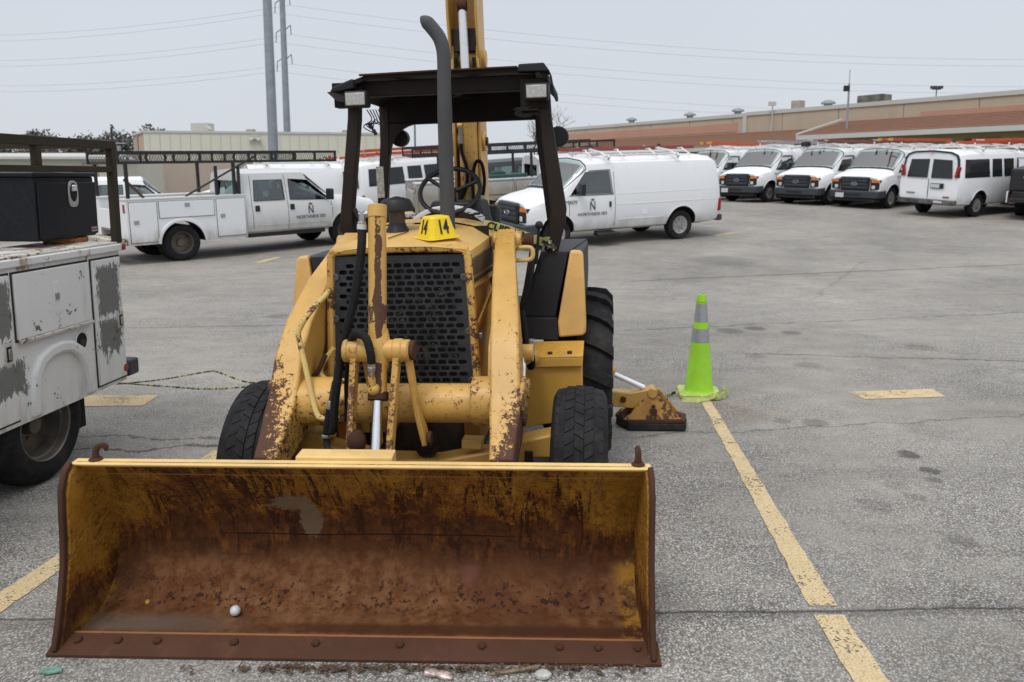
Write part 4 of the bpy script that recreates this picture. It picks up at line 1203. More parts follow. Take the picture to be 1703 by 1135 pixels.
P(MB().cyl((BX - .06, 2.37, 2.225), (BX - .02, 2.37, 2.225), .028, n=14), 'port_boss', YEL, .004, cy)
P(MB().cyl((BX - .135, 2.55, 2.11), (BX + .135, 2.55, 2.11), .075, n=22), 'boom_pin', YEL, .008, bm_)
P(MB().cyl((BX - .155, 2.55, 2.11), (BX - .135, 2.55, 2.11), .035, n=14).cyl((BX + .135, 2.55, 2.11), (BX + .152, 2.55, 2.11), .035, n=14), 'pin_cap', BLACK, .003, bm_)
P(MB().cyl((BX - .035, 2.36, 2.215), (BX - .032, 2.35, 2.09), .016, n=8), 'hose_fitting', STEELM, 0, cy)
P(MB().tube(smooth_path([(BX - .032, 2.35, 2.09), (BX - .028, 2.345, 2.02), (BX + .002, 2.34, 1.92), (BX + .005, 2.34, 1.80), (BX - .03, 2.34, 1.70), (BX - .09, 2.35, 1.60)], 5), .014, 8), 'boom_hose', HOSE, 0, bm_)
P(MB().tube(smooth_path([(BX + .055, 2.33, 1.60), (BX + .05, 2.33, 1.80), (BX + .07, 2.33, 1.92), (BX + .10, 2.33, 1.955), (BX + .13, 2.33, 1.92), (BX + .142, 2.33, 1.80), (BX + .125, 2.33, 1.68)], 5), .014, 8), 'boom_hose', HOSE, 0, bm_)
P(MB().tube(smooth_path([(BX - .085, 2.36, 1.55), (BX - .06, 2.35, 1.66), (BX - .02, 2.34, 1.75)], 5), .017, 8), 'boom_hose', HOSE, 0, bm_)
P(MB().cyl((BX + .125, 2.33, 1.69), (BX + .12, 2.33, 1.60), .016, n=8), 'hose_fitting', STEELM, 0, bm_)
P(MB().cyl((BX - .075, 2.46, 2.3), (BX - .07, 2.46, 2.75), .014, n=8).cyl((BX + .085, 2.46, 2.3), (BX + .075, 2.46, 2.75), .014, n=8), 'boom_hose', HOSE, 0, bm_)
P(MB().bx(-.32, .25, 2.2, 2.45, .55, 1.25).bx(BX - .15, BX + .15, 2.4, 2.75, .6, 1.1), 'swing_frame', YDARK, .01)

# stabiliser on the right with its pad on the ground
sb = P(MB().bar([(.60, 2.0, .26), (1.05, 1.98, .21), (1.20, 1.97, .205), (1.34, 1.96, .265)], .10, [.12, .115, .12, .075], (0, 1, 0)), 'stabilizer_arm', YTUBE, .008, up=False)
P(MB().cyl((1.34, 1.90, .268), (1.34, 2.03, .268), .036, n=18), 'stabilizer_pin', YLINK, .005, sb, up=False)
P(MB().cyl((1.13, 1.90, .215), (1.13, 1.925, .215), .022, n=12), 'arm_bolt', RUSTM, .003, sb, up=False)
P(MB().cyl((.70, 1.96, .56), (1.06, 1.95, .395), .055, n=20), 'stabilizer_cylinder', YEL, .006, up=False)
P(MB().cyl((1.05, 1.95, .398), (1.28, 1.955, .297), .021, n=14), 'stabilizer_rod', plain('bright rod end', (.8, .81, .83), .3, .5, .03), 0, up=False)
P(MB().prism([(1.13, 1.86, .075), (1.555, 1.88, .088), (1.50, 1.90, .125), (1.375, 1.93, .285), (1.335, 1.93, .30), (1.30, 1.93, .285), (1.19, 1.88, .12)], (0, .035, 0)).prism([(1.12, 2.03, .085), (1.55, 2.05, .088), (1.40, 2.03, .27), (1.31, 2.03, .27)], (0, .03, 0)), 'pad_bracket', paint('pad yellow', (0.42, 0.21, 0.035), 0.85, 0.6, 10, dirt=0.9, grime=(0.16, 0.065, 0.02)), .005, up=False)
P(MB().prism([(1.075, 1.98, .062), (1.165, 1.84, .055), (1.575, 1.87, .062), (1.60, 2.02, .066), (1.5, 2.13, .066), (1.12, 2.11, .066)], (0, 0, .024)), 'pad_plate', RUSTM, .004, up=False)
P(MB().prism([(1.08, 1.975, .006), (1.17, 1.835, .006), (1.58, 1.865, .006), (1.605, 2.02, .006), (1.5, 2.135, .006), (1.12, 2.115, .006)], (0, 0, .052)), 'rubber_pad', RUBBER, .008, up=False)
P(MB().cyl((1.345, 1.862, .15), (1.345, 1.84, .15), .028, n=10).cyl((1.345, 1.862, .185), (1.345, 1.85, .185), .016, n=8), 'pad_bolt', RUSTM, .003, up=False)
for x, y in ((1.115, 1.93), (1.54, 1.905)):
    P(MB().cyl((x, y, .08), (x, y, .115), .009, n=6), 'pad_stud', RUSTM, 0, up=False)

# ------------------------------------------------------------------ vehicles
def mat_white(name, col=(0.72, 0.73, 0.74), dirt=0.5, zd=0.75):
    n = NT(name)
    o = n.obj()
    z = n.sep(o)[2]
    rnd_ = n.t.nodes.new('ShaderNodeObjectInfo').outputs['Random']
    f = n.noise(n.vmul(o, (1, 1, 0.5)), 3.0, 7, 0.65)
    dirt = n.math('MULTIPLY', n.math('ADD', 0.55, rnd_), dirt)
    k = n.math('MULTIPLY', n.step(n.math('ADD', z, n.math('MULTIPLY', n.math('SUBTRACT', f, 0.5), 0.6)), zd, zd - 0.45), dirt)
    st = n.math('MULTIPLY', n.step(n.noise(n.vmul(o, (3, 3, 0.25)), 3, 6, 0.6), 0.58, 0.78), n.math('MULTIPLY', dirt, 0.22))
    c = n.mix(k, col, (0.30, 0.27, 0.22))
    c = n.mix(st, c, (0.40, 0.36, 0.30))
    return n.fin(c, n.math('ADD', 0.28, n.math('MULTIPLY', k, 0.5)), spec=0.5)
WHITE = mat_white('white vehicle paint', (0.80, 0.81, 0.825), 0.55)
WHITE2 = mat_white('older white paint', (0.66, 0.665, 0.66), 0.8, 0.85)
DULL = mat_white('dull dented white', (0.42, 0.42, 0.41), 1.0, 1.3)
BUMP = plain('bumper grey plastic', (0.035, 0.040, 0.050), 0.55)
TRIM = plain('black trim', (0.012, 0.012, 0.013), 0.45)
CABIN = plain('cab interior', (0.028, 0.030, 0.031), 0.8)
SEATM = plain('cab seat', (0.05, 0.052, 0.055), 0.8)
AMBER = plain('amber lens', (0.62, 0.17, 0.015), 0.25)
LENS = plain('clear lens', (0.55, 0.57, 0.58), 0.15)
REDL = plain('red lens', (0.30, 0.012, 0.015), 0.25)
ALLOY = plain('hub cap silver', (0.40, 0.40, 0.40), 0.35, 0.7)
RIMD = plain('dusty steel rim', (0.13, 0.105, 0.085), 0.6, 0.4, 0.3)
PLATE = plain('licence plate', (0.55, 0.56, 0.57), 0.5, 0, 0.25, 60)
LETTER = plain('black lettering', (0.01, 0.01, 0.011), 0.5)
OVAL = plain('blue oval', (0.03, 0.05, 0.12), 0.3)
def mat_glass(name, tint, refl=0.10, rough=0.03):
    n = NT(name)
    tr = n.t.nodes.new('ShaderNodeBsdfTransparent'); tr.inputs[0].default_value = (*tint, 1)
    gl = n.t.nodes.new('ShaderNodeBsdfGlossy'); gl.inputs['Roughness'].default_value = rough
    lw = n.t.nodes.new('ShaderNodeFresnel'); lw.inputs[0].default_value = 1.5
    f = n.math('ADD', n.math('MULTIPLY', lw.outputs[0], 0.9), refl, clamp=True)
    ms = n.t.nodes.new('ShaderNodeMixShader')
    n.put(ms, 0, f)
    n.t.links.new(tr.outputs[0], ms.inputs[1]); n.t.links.new(gl.outputs[0], ms.inputs[2])
    n.t.links.new(ms.outputs[0], n.out.inputs['Surface'])
    return n.m
GLASS = mat_glass('window glass', (0.58, 0.68, 0.66), 0.10)
WSCREEN = mat_glass('windscreen glass', (0.62, 0.74, 0.73), 0.20, 0.03)
DGLASS = plain('dark tinted glass', (0.018, 0.022, 0.024), 0.08)
TGLASS = plain('grey tinted glass', (0.05, 0.06, 0.065), 0.1)

def ring(x, pts, lean):
    L = [(x + lean * max(0.0, z - 1.0), y, z) for y, z in pts]
    return L + [(p[0], -p[1], p[2]) for p in reversed(L[:-1])]
def loft(st):
    mb = MB(); k = None
    for x, pts, lean in st:
        r = ring(x, pts, lean); k = len(r); mb.v += r
    for i in range(len(st) - 1):
        for j in range(k):
            l = (j + 1) % k
            mb.f.append((i * k + j, i * k + l, (i + 1) * k + l, (i + 1) * k + j)); mb.mi.append(0)
    mb.f.append(list(range(k - 1, -1, -1))); mb.mi.append(0)
    mb.f.append([(len(st) - 1) * k + j for j in range(k)]); mb.mi.append(0)
    return mb
def ysurf(st, x, z):
    def yz(pts):
        for (y0, z0), (y1, z1) in zip(pts, pts[1:]):
            if z0 <= z <= z1 and z1 > z0: return y0 + (y1 - y0) * (z - z0) / (z1 - z0)
        return pts[0][0] if z < pts[0][1] else 0
    for (x0, p0, l0), (x1, p1, l1) in zip(st, st[1:]):
        if x0 <= x <= x1: return yz(p0) + (yz(p1) - yz(p0)) * (x - x0) / (x1 - x0)
    return yz(st[0][1] if x < st[0][0] else st[-1][1])
def side_patch(st, poly, off, s, thick=0.004):
    """a thin pane or panel that follows the body side; poly in (x, z); s = +1 left, -1 right"""
    mb = MB()
    if len(poly) == 4:                       # follow the curve of the body with a small grid
        nx, nz = 6, 3
        for lay in (0, thick):
            for j in range(nz + 1):
                for i in range(nx + 1):
                    u, w = i / nx, j / nz
                    x = (poly[0][0] * (1 - u) + poly[1][0] * u) * (1 - w) + (poly[3][0] * (1 - u) + poly[2][0] * u) * w
                    z = (poly[0][1] * (1 - u) + poly[1][1] * u) * (1 - w) + (poly[3][1] * (1 - u) + poly[2][1] * u) * w
                    mb.v.append((x, s * (ysurf(st, x, z) + off - lay), z))
            o_ = len(mb.v) - (nx + 1) * (nz + 1)
            for j in range(nz):
                for i in range(nx):
                    q = o_ + j * (nx + 1) + i
                    mb.f.append((q, q + 1, q + nx + 2, q + nx + 1)); mb.mi.append(0)
        return mb
    a = [Vector((x, s * (ysurf(st, x, z) + off), z)) for x, z in poly]
    mb.prism(a, (0, -s * thick, 0))
    return mb
def side_line(st, pts, s, w=0.012, off=0.0015, h=0.004):
    P_ = []
    for (x0, z0), (x1, z1) in zip(pts, pts[1:]):
        for q in range(6):
            x = x0 + (x1 - x0) * q / 6; z = z0 + (z1 - z0) * q / 6
            P_.append((x, s * (ysurf(st, x, z) + off), z))
    x, z = pts[-1]; P_.append((x, s * (ysurf(st, x, z) + off), z))
    return P_
def cut(body, cutters, mats):
    for c in cutters:
        md = body.modifiers.new('cut', 'BOOLEAN'); md.operation = 'DIFFERENCE'; md.solver = 'EXACT'; md.object = c
        md.material_mode = 'TRANSFER'
    dg = bpy.context.evaluated_depsgraph_get()
    me = bpy.data.meshes.new_from_object(body.evaluated_get(dg))
    body.modifiers.clear()
    old = body.data; body.data = me
    for c in cutters: bpy.data.objects.remove(c)
    me.polygons.foreach_set('use_smooth', [True] * len(me.polygons)); me.set_sharp_from_angle(angle=R(28))

def arch_trim(mb, x, r, s, y):
    mb.bar([(x + r * math.cos(a), s * y, .38 + r * math.sin(a)) for a in [R(q) for q in range(-4, 185, 12)]], .03, .035, (0, 1, 0))

def wheel(parent, x, y, r=.37, w=.23, s=1, style='cap', z=None, dual=False):
    we = empty('wheel', (x, y, r - .004), 0, parent)
    wme = _wm.get((r, w, s, style))
    if wme is None:
        t = MB().lathe([(r * .60, -w * .42), (r * .66, -w * .48), (r * .85, -w * .5), (r * .96, -w * .44), (r, -w * .3), (r, w * .3), (r * .96, w * .44), (r * .85, w * .5), (r * .66, w * .48), (r * .60, w * .42)], (0, 0, 0), (0, s, 0), 36, False)
        for k in range(4):
            xx = (-.21 + .14 * k) * w * 1.0
            t.torus((0, xx, 0), (0, 1, 0), r - .002, .004, 36, 5)
        m1 = t.mesh('tyre', RUBBER, 40)
        q = MB()
        if style == 'cap':
            q.lathe([(0, .36 * w), (r * .16, .36 * w), (r * .20, .30 * w), (r * .44, .30 * w), (r * .52, .36 * w), (r * .60, .40 * w), (r * .62, .30 * w), (r * .62, -.2 * w)], (0, 0, 0), (0, s, 0), 32, False)
            for k in range(8):
                a = 2 * math.pi * k / 8
                q.bar([(r * .19 * math.cos(a), s * .345 * w, r * .19 * math.sin(a)), (r * .50 * math.cos(a), s * .345 * w, r * .50 * math.sin(a))], .045, .02, (0, 0, 1) if abs(math.cos(a)) > .5 else (1, 0, 0))
            m2 = q.mesh('rim', ALLOY, 35)
        else:
            q.lathe([(0, -.05 * w), (r * .18, -.05 * w), (r * .24, -.18 * w), (r * .46, -.18 * w), (r * .52, .1 * w), (r * .57, .40 * w), (r * .62, .42 * w), (r * .62, -.3 * w)], (0, 0, 0), (0, s, 0), 32, False)
            q.cyl((0, 0, 0), (0, s * .06 * w, 0), r * .20, n=16)
            m2 = q.mesh('rim', RIMD, 35)
        wme = _wm[(r, w, s, style)] = (m1, m2)
    link('tyre', wme[0], we); link('rim', wme[1], we)
    if dual:
        w2 = empty('wheel', (x, y - s * w * 1.15, r - .004), 0, parent); link('tyre', wme[0], w2); link('rim', wme[1], w2)
    return we
_wm = {}

VA = lambda w, dz=0.0: [(.80 * w, .36), (.93 * w, .42), (.985 * w, .62), (1.0 * w, .95), (.985 * w, 1.22), (.905 * w, 1.80), (.85 * w, 1.95 + dz), (.63 * w, 2.05 + dz), (0, 2.09 + dz)]
VST = [(-2.95, [(.78, .46), (.88, .48), (.93, .64), (.945, .95), (.935, 1.22), (.845, 1.78), (.79, 1.90), (.58, 1.985), (0, 2.03)], .09),
       (-2.86, [(.80, .42), (.91, .45), (.965, .62), (.985, .95), (.97, 1.22), (.885, 1.79), (.83, 1.93), (.61, 2.03), (0, 2.07)], .08),
       (-2.4, VA(1.0), 0), (-1.2, VA(1.0, .01), 0), (.2, VA(1.0, .01), 0), (.95, VA(.985, -.01), 0),
       (1.72, [(.80, .36), (.93, .42), (.985, .62), (1.0, .95), (.975, 1.18), (.90, 1.24), (.80, 1.29), (.55, 1.32), (0, 1.335)], 0),
       (2.15, [(.80, .36), (.92, .42), (.97, .62), (.98, .95), (.945, 1.10), (.87, 1.17), (.76, 1.215), (.5, 1.245), (0, 1.255)], 0),
       (2.42, [(.80, .42), (.90, .46), (.94, .62), (.945, .90), (.91, 1.02), (.84, 1.09), (.72, 1.14), (.48, 1.17), (0, 1.18)], 0),
       (2.52, [(.78, .48), (.86, .5), (.90, .62), (.90, .86), (.87, .96), (.80, 1.02), (.70, 1.07), (.46, 1.10), (0, 1.11)], 0)]
FWIN = [(.30, 1.25), (1.40, 1.25), (1.34, 1.33), (1.0, 1.77), (.36, 1.79)]
def screen_patch(st, i, j0, t0, t1, jlo, off):
    """grid over the slope between stations i and i+1 from profile index jlo (fractional) up to the centre line"""
    p0, p1 = st[i], st[i + 1]
    K = len(p0[1])
    def pt(t, s_):
        j = min(int(abs(s_)), K - 2); fr_ = abs(s_) - j
        def at(st_):
            (ya, za), (yb, zb) = st_[1][j], st_[1][j + 1]
            return (st_[0], ya + (yb - ya) * fr_, za + (zb - za) * fr_)
        a, b = at(p0), at(p1)
        return Vector(a).lerp(Vector(b), t)
    ss = [jlo, 6, 6.5, 7, 7.5, 8]
    nx = []
    mb = MB(); cols = [(v, 1) for v in ss] + [(v, -1) for v in reversed(ss[:-1])]
    N = 4
    for lay in (off, off - .008):
        for q in range(N + 1):
            t = t0 + (t1 - t0) * q / N
            for v, sg in cols:
                p = pt(t, v) + Vector((.6, 0, .75)) * lay
                mb.v.append((p.x, sg * p.y, p.z))
    w = len(cols); o2 = (N + 1) * w
    for q in range(N):
        for c_ in range(w - 1):
            a = q * w + c_
            mb.f.append((a, a + 1, a + w + 1, a + w)); mb.mi.append(0)
    return mb, pt

def make_van(name, cargo=True, number=None, lettering=True, rack=True, chevy=False, see=True, plate=True, paintm=None):
    paintm = paintm or WHITE
    root = empty(name)
    body = loft(VST).build('body', [paintm, TRIM, CABIN], root, smooth=28)
    cs = []
    for xw in (1.75, -1.75):
        cs.append(MB().cyl((xw, -1.3, .40), (xw, 1.3, .40), .445 if xw > 0 else .445, n=36).build('c', TRIM))
    if see:
        cs.append(MB().prism([(1.58, -.82, 1.24), (1.0, -.82, 1.90), (.22, -.82, 1.90), (.22, -.82, 1.02), (1.25, -.82, 1.02)], (0, 1.64, 0)).build('c', CABIN))
        cs.append(MB().prism([(x, -1.2, z) for x, z in FWIN], (0, 2.4, 0)).build('c', CABIN))
        cs.append(MB().hexa([Vector(p) + Vector((.6, 0, .75)) * o_ for o_ in (-.25, .15) for p in ((1.57, -.80, 1.375), (1.57, .80, 1.375), (1.05, .74, 1.93), (1.05, -.74, 1.93))]).build('c', CABIN))
    cut(body, cs, None)
    if see:
        for s in (1, -1):
            side_patch(VST, FWIN, .003, s).build('side_window', GLASS, root, 0)
            side_patch(VST, FWIN, .004, s)
        m, _ = screen_patch(VST, 5, 0, .06, .90, 5.4, .012)
        m.build('windscreen', WSCREEN, root, 30, fix=False)
        for y in (-.42, .42):
            MB().bx(.35, .50, y - .24, y + .24, 1.02, 1.52).bx(.37, .45, y - .13, y + .13, 1.52, 1.74).build('seat', SEATM, root, bevel=.04)
        MB().torus((1.12, .42, 1.30), (-.8, 0, .6), .19, .016, 20, 6).build('steering_wheel', TRIM, root)
    else:
        for s in (1, -1): side_patch(VST, FWIN, .004, s).build('side_window', DGLASS, root, 0)
        m, _ = screen_patch(VST, 5, 0, .06, .90, 5.4, .012)
        m.build('windscreen', TGLASS, root, 30, fix=False)
    # black screen surround
    m, pt = screen_patch(VST, 5, 0, .02, .95, 5.25, .008)
    fr_ = MB()
    edge = [pt(.03, v) for v in (5.3, 6, 6.5, 7, 7.5, 8)]
    e1 = [Vector((p.x, p.y, p.z)) for p in edge] + [Vector((p.x, -p.y, p.z)) for p in reversed(edge[:-1])]
    e2_ = [pt(.93, v) for v in (5.3, 6, 6.5, 7, 7.5, 8)]
    e2 = [Vector((p.x, p.y, p.z)) for p in e2_] + [Vector((p.x, -p.y, p.z)) for p in reversed(e2_[:-1])]
    fr_.bar(e1, .03, .018, (.6, 0, -.75)).bar(e2, .07, .02, (.6, 0, -.75))
    for s in (1, -1):
        fr_.bar([Vector((pt(t, 5.35).x, s * pt(t, 5.35).y, pt(t, 5.35).z)) + Vector((.003, s * .002, .003)) for t in (.03, .3, .6, .93)], .035, .016, (.3, 1 * s, .3))
    fr_.build('screen_seal', TRIM, root)
    wp = MB()
    for y in (.55, -.15): wp.bar([(1.68, y, 1.355), (1.56, y - .38, 1.47)], .02, .02, (0, 1, 0))
    wp.build('wiper', TRIM, root)
    # seams, side trim, arches
    for s in (1, -1):
        sm = MB()
        for line in ([(.22, .48), (.22, 1.0), (.24, 1.86)], [(1.46, .62), (1.46, 1.2)]):
            sm.bar(side_line(VST, line, s), .010, .004, (1, 0, 0))
        sm.build('door_gap', TRIM, root, 0)
        ws = MB().bar(side_line(VST, [(.26, 1.235), (1.43, 1.235)], s, off=.004), .02, .01, (0, 0, 1))
        ws.bar(side_line(VST, [(.28, 1.24), (.34, 1.81), (.98, 1.79), (1.42, 1.25)], s, off=.003), .022, .012, (0, 1, 0))
        ws.build('window_seal', TRIM, root, 0)
        if cargo:
            cl = MB().bar(side_line(VST, [(.20, .98), (-2.78, .98)], s, off=.002), .012, .010, (0, 0, 1))
            cl.bar(side_line(VST, [(.20, 1.23), (-2.78, 1.23)], s, off=.001), .010, .008, (0, 0, 1))
            cl.bar(side_line(VST, [(.10, .62), (-1.2, .62)], s, off=.002), .012, .010, (0, 0, 1))
            cl.build('body_crease', paintm, root, 0)
        h = MB().box((.36, s * (ysurf(VST, .36, 1.0) + .012), 1.0), (.05, .03, .13)).build('door_handle', TRIM, root, bevel=.006)
        mr_ = MB().bx(1.18, 1.30, s * 1.05 - .02, s * 1.05 + .02, 1.30, 1.36)
        mr_.box((1.22, s * 1.14, 1.39), (.11, .21, .27)).bar([(1.24, s * .96, 1.30), (1.22, s * 1.08, 1.30)], .06, .05, (1, 0, 0))
        mr_.build('mirror', TRIM, root, bevel=.03)
        for xw in (1.75, -1.75):
            at_ = MB().bar([(xw + .455 * math.cos(a), s * (ysurf(VST, max(-2.9, min(2.5, xw + .455 * math.cos(a))), max(.45, .40 + .455 * math.sin(a))) + .002), .40 + .455 * math.sin(a)) for a in [R(q) for q in range(8, 173, 11)]], .02, .02, (0, 1, 0))
            at_.build('arch_lip', paintm, root)
    for xw in (1.75, -1.75):
        wheel(root, xw, .82, s=1); wheel(root, xw, -.82, s=-1)
    # nose
    if chevy:
        pass
    g = MB()
    g.prism([(2.505, -.52, .62), (2.505, .52, .62), (2.505, .56, 1.02), (2.495, .50, 1.085), (2.495, -.50, 1.085), (2.505, -.56, 1.02)], (.075, 0, 0))
    gr_ = g.build('grille', TRIM, root, bevel=.02)
    for z in (.72, .835, .95):
        MB().bx(2.57, 2.598, -.46, .46, z - .032, z + .032).build('grille_bar', BUMP, gr_, bevel=.008)
    MB().bx(2.565, 2.60, -.50, .50, 1.0, 1.07).build('grille_bar', BUMP, gr_, bevel=.012)
    ov = MB().lathe([(0, .012), (.07, .012), (.085, .0)], (0, 0, 0), n=24)
    ov.v = [(2.60 + p[2], p[0] * 1.5, .845 + p[1] * .62) for p in ov.v]
    oo = ov.build('emblem', [OVAL], gr_)
    ri = MB()
    ri.tube([(2.607, .125 * math.cos(a), .845 + .053 * math.sin(a)) for a in [2 * math.pi * q / 24 for q in range(24)]], .007, 6, closed=True)
    ri.build('emblem_ring', CHROME, gr_)
    put_text('emblem_script', 'Ford', .075, CHROME, gr_, (2.616, 0, .845), (0, 1, 0), (0, 0, 1), 1.2, .25)
    for s in (1, -1):
        hl = MB().prism([(2.47, s * .56, .64), (2.44, s * .88, .66), (2.42, s * .915, .99), (2.48, s * .58, 1.02)], (.09, 0, 0)).build('headlight', TRIM, root, bevel=.02)
        MB().prism([(2.535, s * .60, .90), (2.505, s * .87, .90), (2.49, s * .885, .985), (2.53, s * .61, 1.0)], (.035, 0, 0)).build('turn_signal', AMBER, hl, bevel=.01)
        MB().bx(2.545, 2.575, s * .62, s * .74, .68, .80).build('lamp_lens', LENS, hl, bevel=.015)
    fb = MB().prism([(2.46, -.97, .36), (2.62, -.90, .36), (2.70, -.5, .36), (2.72, 0, .36), (2.70, .5, .36), (2.62, .90, .36), (2.46, .97, .36), (2.2, .97, .40), (2.2, -.97, .40)], (0, 0, .25)).build('front_bumper', BUMP, root, bevel=.03)
    MB().bx(2.69, 2.722, -.32, .32, .43, .53).build('bumper_slot', TRIM, fb, bevel=.01)
    MB().bx(2.3, 2.6, -.8, .8, .24, .36).build('air_dam', TRIM, root, bevel=.03)
    if plate:
        MB().bx(2.722, 2.735, -.60, -.29, .37, .53).build('licence_plate', PLATE, root)
    # tail
    for s in (1, -1):
        if chevy:
            t = MB().box((-2.905, s * .875, 1.42), (.12, .10, .34), Matrix.Rotation(s * R(-9), 3, 'X'))
            t.build('tail_light', REDL, root, bevel=.02)
        else:
            MB().bx(-2.965, -2.86, s * .955 - .03, s * .955 + .03, .66, .98).build('tail_light', REDL, root, bevel=.02)
        poly = [(.06, 1.22), (.74, 1.22), (.66, 1.78), (.06, 1.80)]
        pp = [(-2.956 + .09 * max(0, z - 1), s * y, z) for y, z in poly]
        MB().prism(pp, (-.006, 0, .0)).build('rear_window', DGLASS, root, 0)
    MB().bx(-2.957, -2.94, -.006, .006, .55, 1.2).build('door_gap', TRIM, root, 0)
    rb = MB().bx(-3.06, -2.90, -.93, .93, .40, .56).build('rear_bumper', plain('scuffed bumper', (.10, .10, .10), .6, .3, .6, 7) if chevy else BUMP, root, bevel=.03)
    if chevy:
        pass
    # glazing of passenger bodies
    if not cargo:
        for s in (1, -1):
            for poly in ([(-2.68, 1.24), (-1.30, 1.24), (-1.30, 1.80), (-2.60, 1.80)], [(-1.16, 1.24), (-.58, 1.24), (-.58, 1.80), (-1.12, 1.80)], [(-.46, 1.24), (.12, 1.24), (.12, 1.80), (-.46, 1.80)]):
                side_patch(VST, poly, .008, s).build('side_window', DGLASS, root, 0, fix=True)
    if lettering:
        y = lambda x, z: ysurf(VST, x, z) + .016
        put_text('door_lettering', 'NORTHSIDE ISD', .105, LETTER, root, (.84, y(.84, .80), .79), (-1, 0, 0), (0, 0, 1), 1.05)
        put_text('door_logo', 'N', .30, LETTER, root, (.84, y(.84, 1.0), .975), (-1, 0, 0), (0, 0, 1), .72)
        lg = MB()
        for dx, dz in ((0, .045), (.05, .03), (-.05, .03), (.035, -.005), (-.035, -.005)):
            lg.bar([(.84, y(.84, 1.1), 1.11), (.84 + dx, y(.84, 1.1), 1.12 + dz)], .014, .003, (1, 0, 1))
        lg.build('logo_flame', LETTER, root, 0)
    if number:
        put_text('fleet_number', number, .135, LETTER, root, (1.43, 1.012, 1.085), (-1, 0, 0), (0, 0, 1), 1.1)
    if cargo:
        fc = MB().lathe([(.085, .002), (.09, .0), (.085, 0.004), (.0, .003)], (-.62, ysurf(VST, -.62, .78) + .001, .78), (0, 1, 0), 24, False).build('fuel_cap', paintm, root, bevel=0)
    if rack:
        rk = MB()
        for xw in (.35, -1.65):
            rk.bar([(xw, -.92, 2.08), (xw, -.85, 2.14), (xw, 0, 2.17), (xw, .85, 2.14), (xw, .92, 2.08)], .05, .035, (1, 0, 0))
            rk.bar([(xw, -.86, 2.02), (xw, -.88, 2.12)], .06, .04, (1, 0, 0)).bar([(xw, .86, 2.02), (xw, .88, 2.12)], .06, .04, (1, 0, 0))
            rk.bar([(xw + .10, .92, 2.10), (xw + .06, .62, 2.20), (xw + .05, .10, 2.25)], .05, .04, (1, 0, 0))
            rk.bar([(xw - .10, -.9, 2.10), (xw - .06, -.62, 2.20), (xw - .05, -.10, 2.24)], .05, .04, (1, 0, 0))
            rk.bar([(xw, .05, 2.16), (xw, .05, 2.31)], .03, .05, (1, 0, 0)).bar([(xw, -.6, 2.16), (xw, -.6, 2.30)], .03, .05, (1, 0, 0))
        rk.tube([(.35, .80, 2.13), (-1.65, .80, 2.13)], .022, 8).tube([(.35, -.80, 2.13), (-1.65, -.80, 2.13)], .022, 8)
        for xw in (.75, -.15, -1.1, -2.1):
            rk.bar([(xw, .78, 2.10), (xw - .05, .45, 2.19), (xw - .22, .12, 2.24), (xw - .30, -.2, 2.22)], .04, .03, (1, 0, 0))
            rk.bar([(xw - .3, -.80, 2.10), (xw - .1, -.5, 2.17), (xw, -.2, 2.2)], .035, .03, (1, 0, 0))
        rk.tube([(.8, .45, 2.19), (-2.2, .45, 2.19)], .02, 6).tube([(.6, -.35, 2.2), (-2.0, -.35, 2.2)], .02, 6)
        r0 = rk.build('roof_rack', WHITE2, root, bevel=.006)
        for xw in (.35, -1.65):
            MB().bx(xw - .03, xw + .03, .02, .10, 2.29, 2.35).build('rack_clamp', TRIM, r0, bevel=.006)
    return root

def place(root, x, y, deg, sc=0.92):
    m = ground_matrix(x, y, R(deg))
    root.matrix_world = m @ Matrix.Scale(sc, 4)
    return root
VG = 'white fleet vans parked in the lot'
v1 = make_van('cargo_van', True, 'M409', True)
tag(v1, 'white cargo van numbered M409 with black lettering on its door, right behind the loader', 'van', VG)
place(v1, 2.10, 18.5, -155, .935)
MB().bar([(.75, 1.0, .30), (.15, 1.0, .30)], .26, .06, (0, 1, 0)).bar([(.45, .80, .34), (.45, 1.0, .32)], .5, .04, (1, 0, 0)).build('side_step', TRIM, v1, bevel=.02)
MB().cyl((2.05, -.86, 1.16), (2.02, -.86, 1.75), .004, n=5).build('antenna', TRIM, v1)
base = make_van('cargo_van', True, None, False, plate=True)
def number_on(v, txt):
    put_text('fleet_number', txt, .135, LETTER, v, (1.43, 1.012, 1.085), (-1, 0, 0), (0, 0, 1), 1.1)
# row on the right: front axles at these points, noses towards the lot
def place_front(v, fx, fy, deg, sc=.92):
    h = R(deg)
    return place(v, fx - 1.75 * sc * math.cos(h), fy - 1.75 * sc * math.sin(h), deg, sc)
row = [((11.62, 25.9), 'M 342', 'white van with its nose out beside the passenger van'),
       ((10.25, 27.3), 'M 311', 'white van with its nose out, middle one of the row of three'),
       ((8.62, 28.65), 'M 313', 'white nose-out van carrying a silver ladder, far end of the row of three')]
row_vans = []
for i, ((fx, fy), num, lab) in enumerate(row):
    o = base if i == 0 else copy_tree(base)
    row_vans.append((o, fx, fy, num, lab))
o4 = copy_tree(base)
row_vans.append((o4, 7.2, 30.4, 'M 299', 'white van half hidden behind the tail of the M409 van'))
o5 = copy_tree(base)
for o, fx, fy, num, lab in row_vans:
    number_on(o, num)
    tag(o, lab, 'van', VG)
    place_front(o, fx, fy, -143, .92)
tag(o5, 'white van parked behind the crew cab service truck, its nose to the left', 'van', VG)
place(o5, -7.5, 25.2, -158, .93)
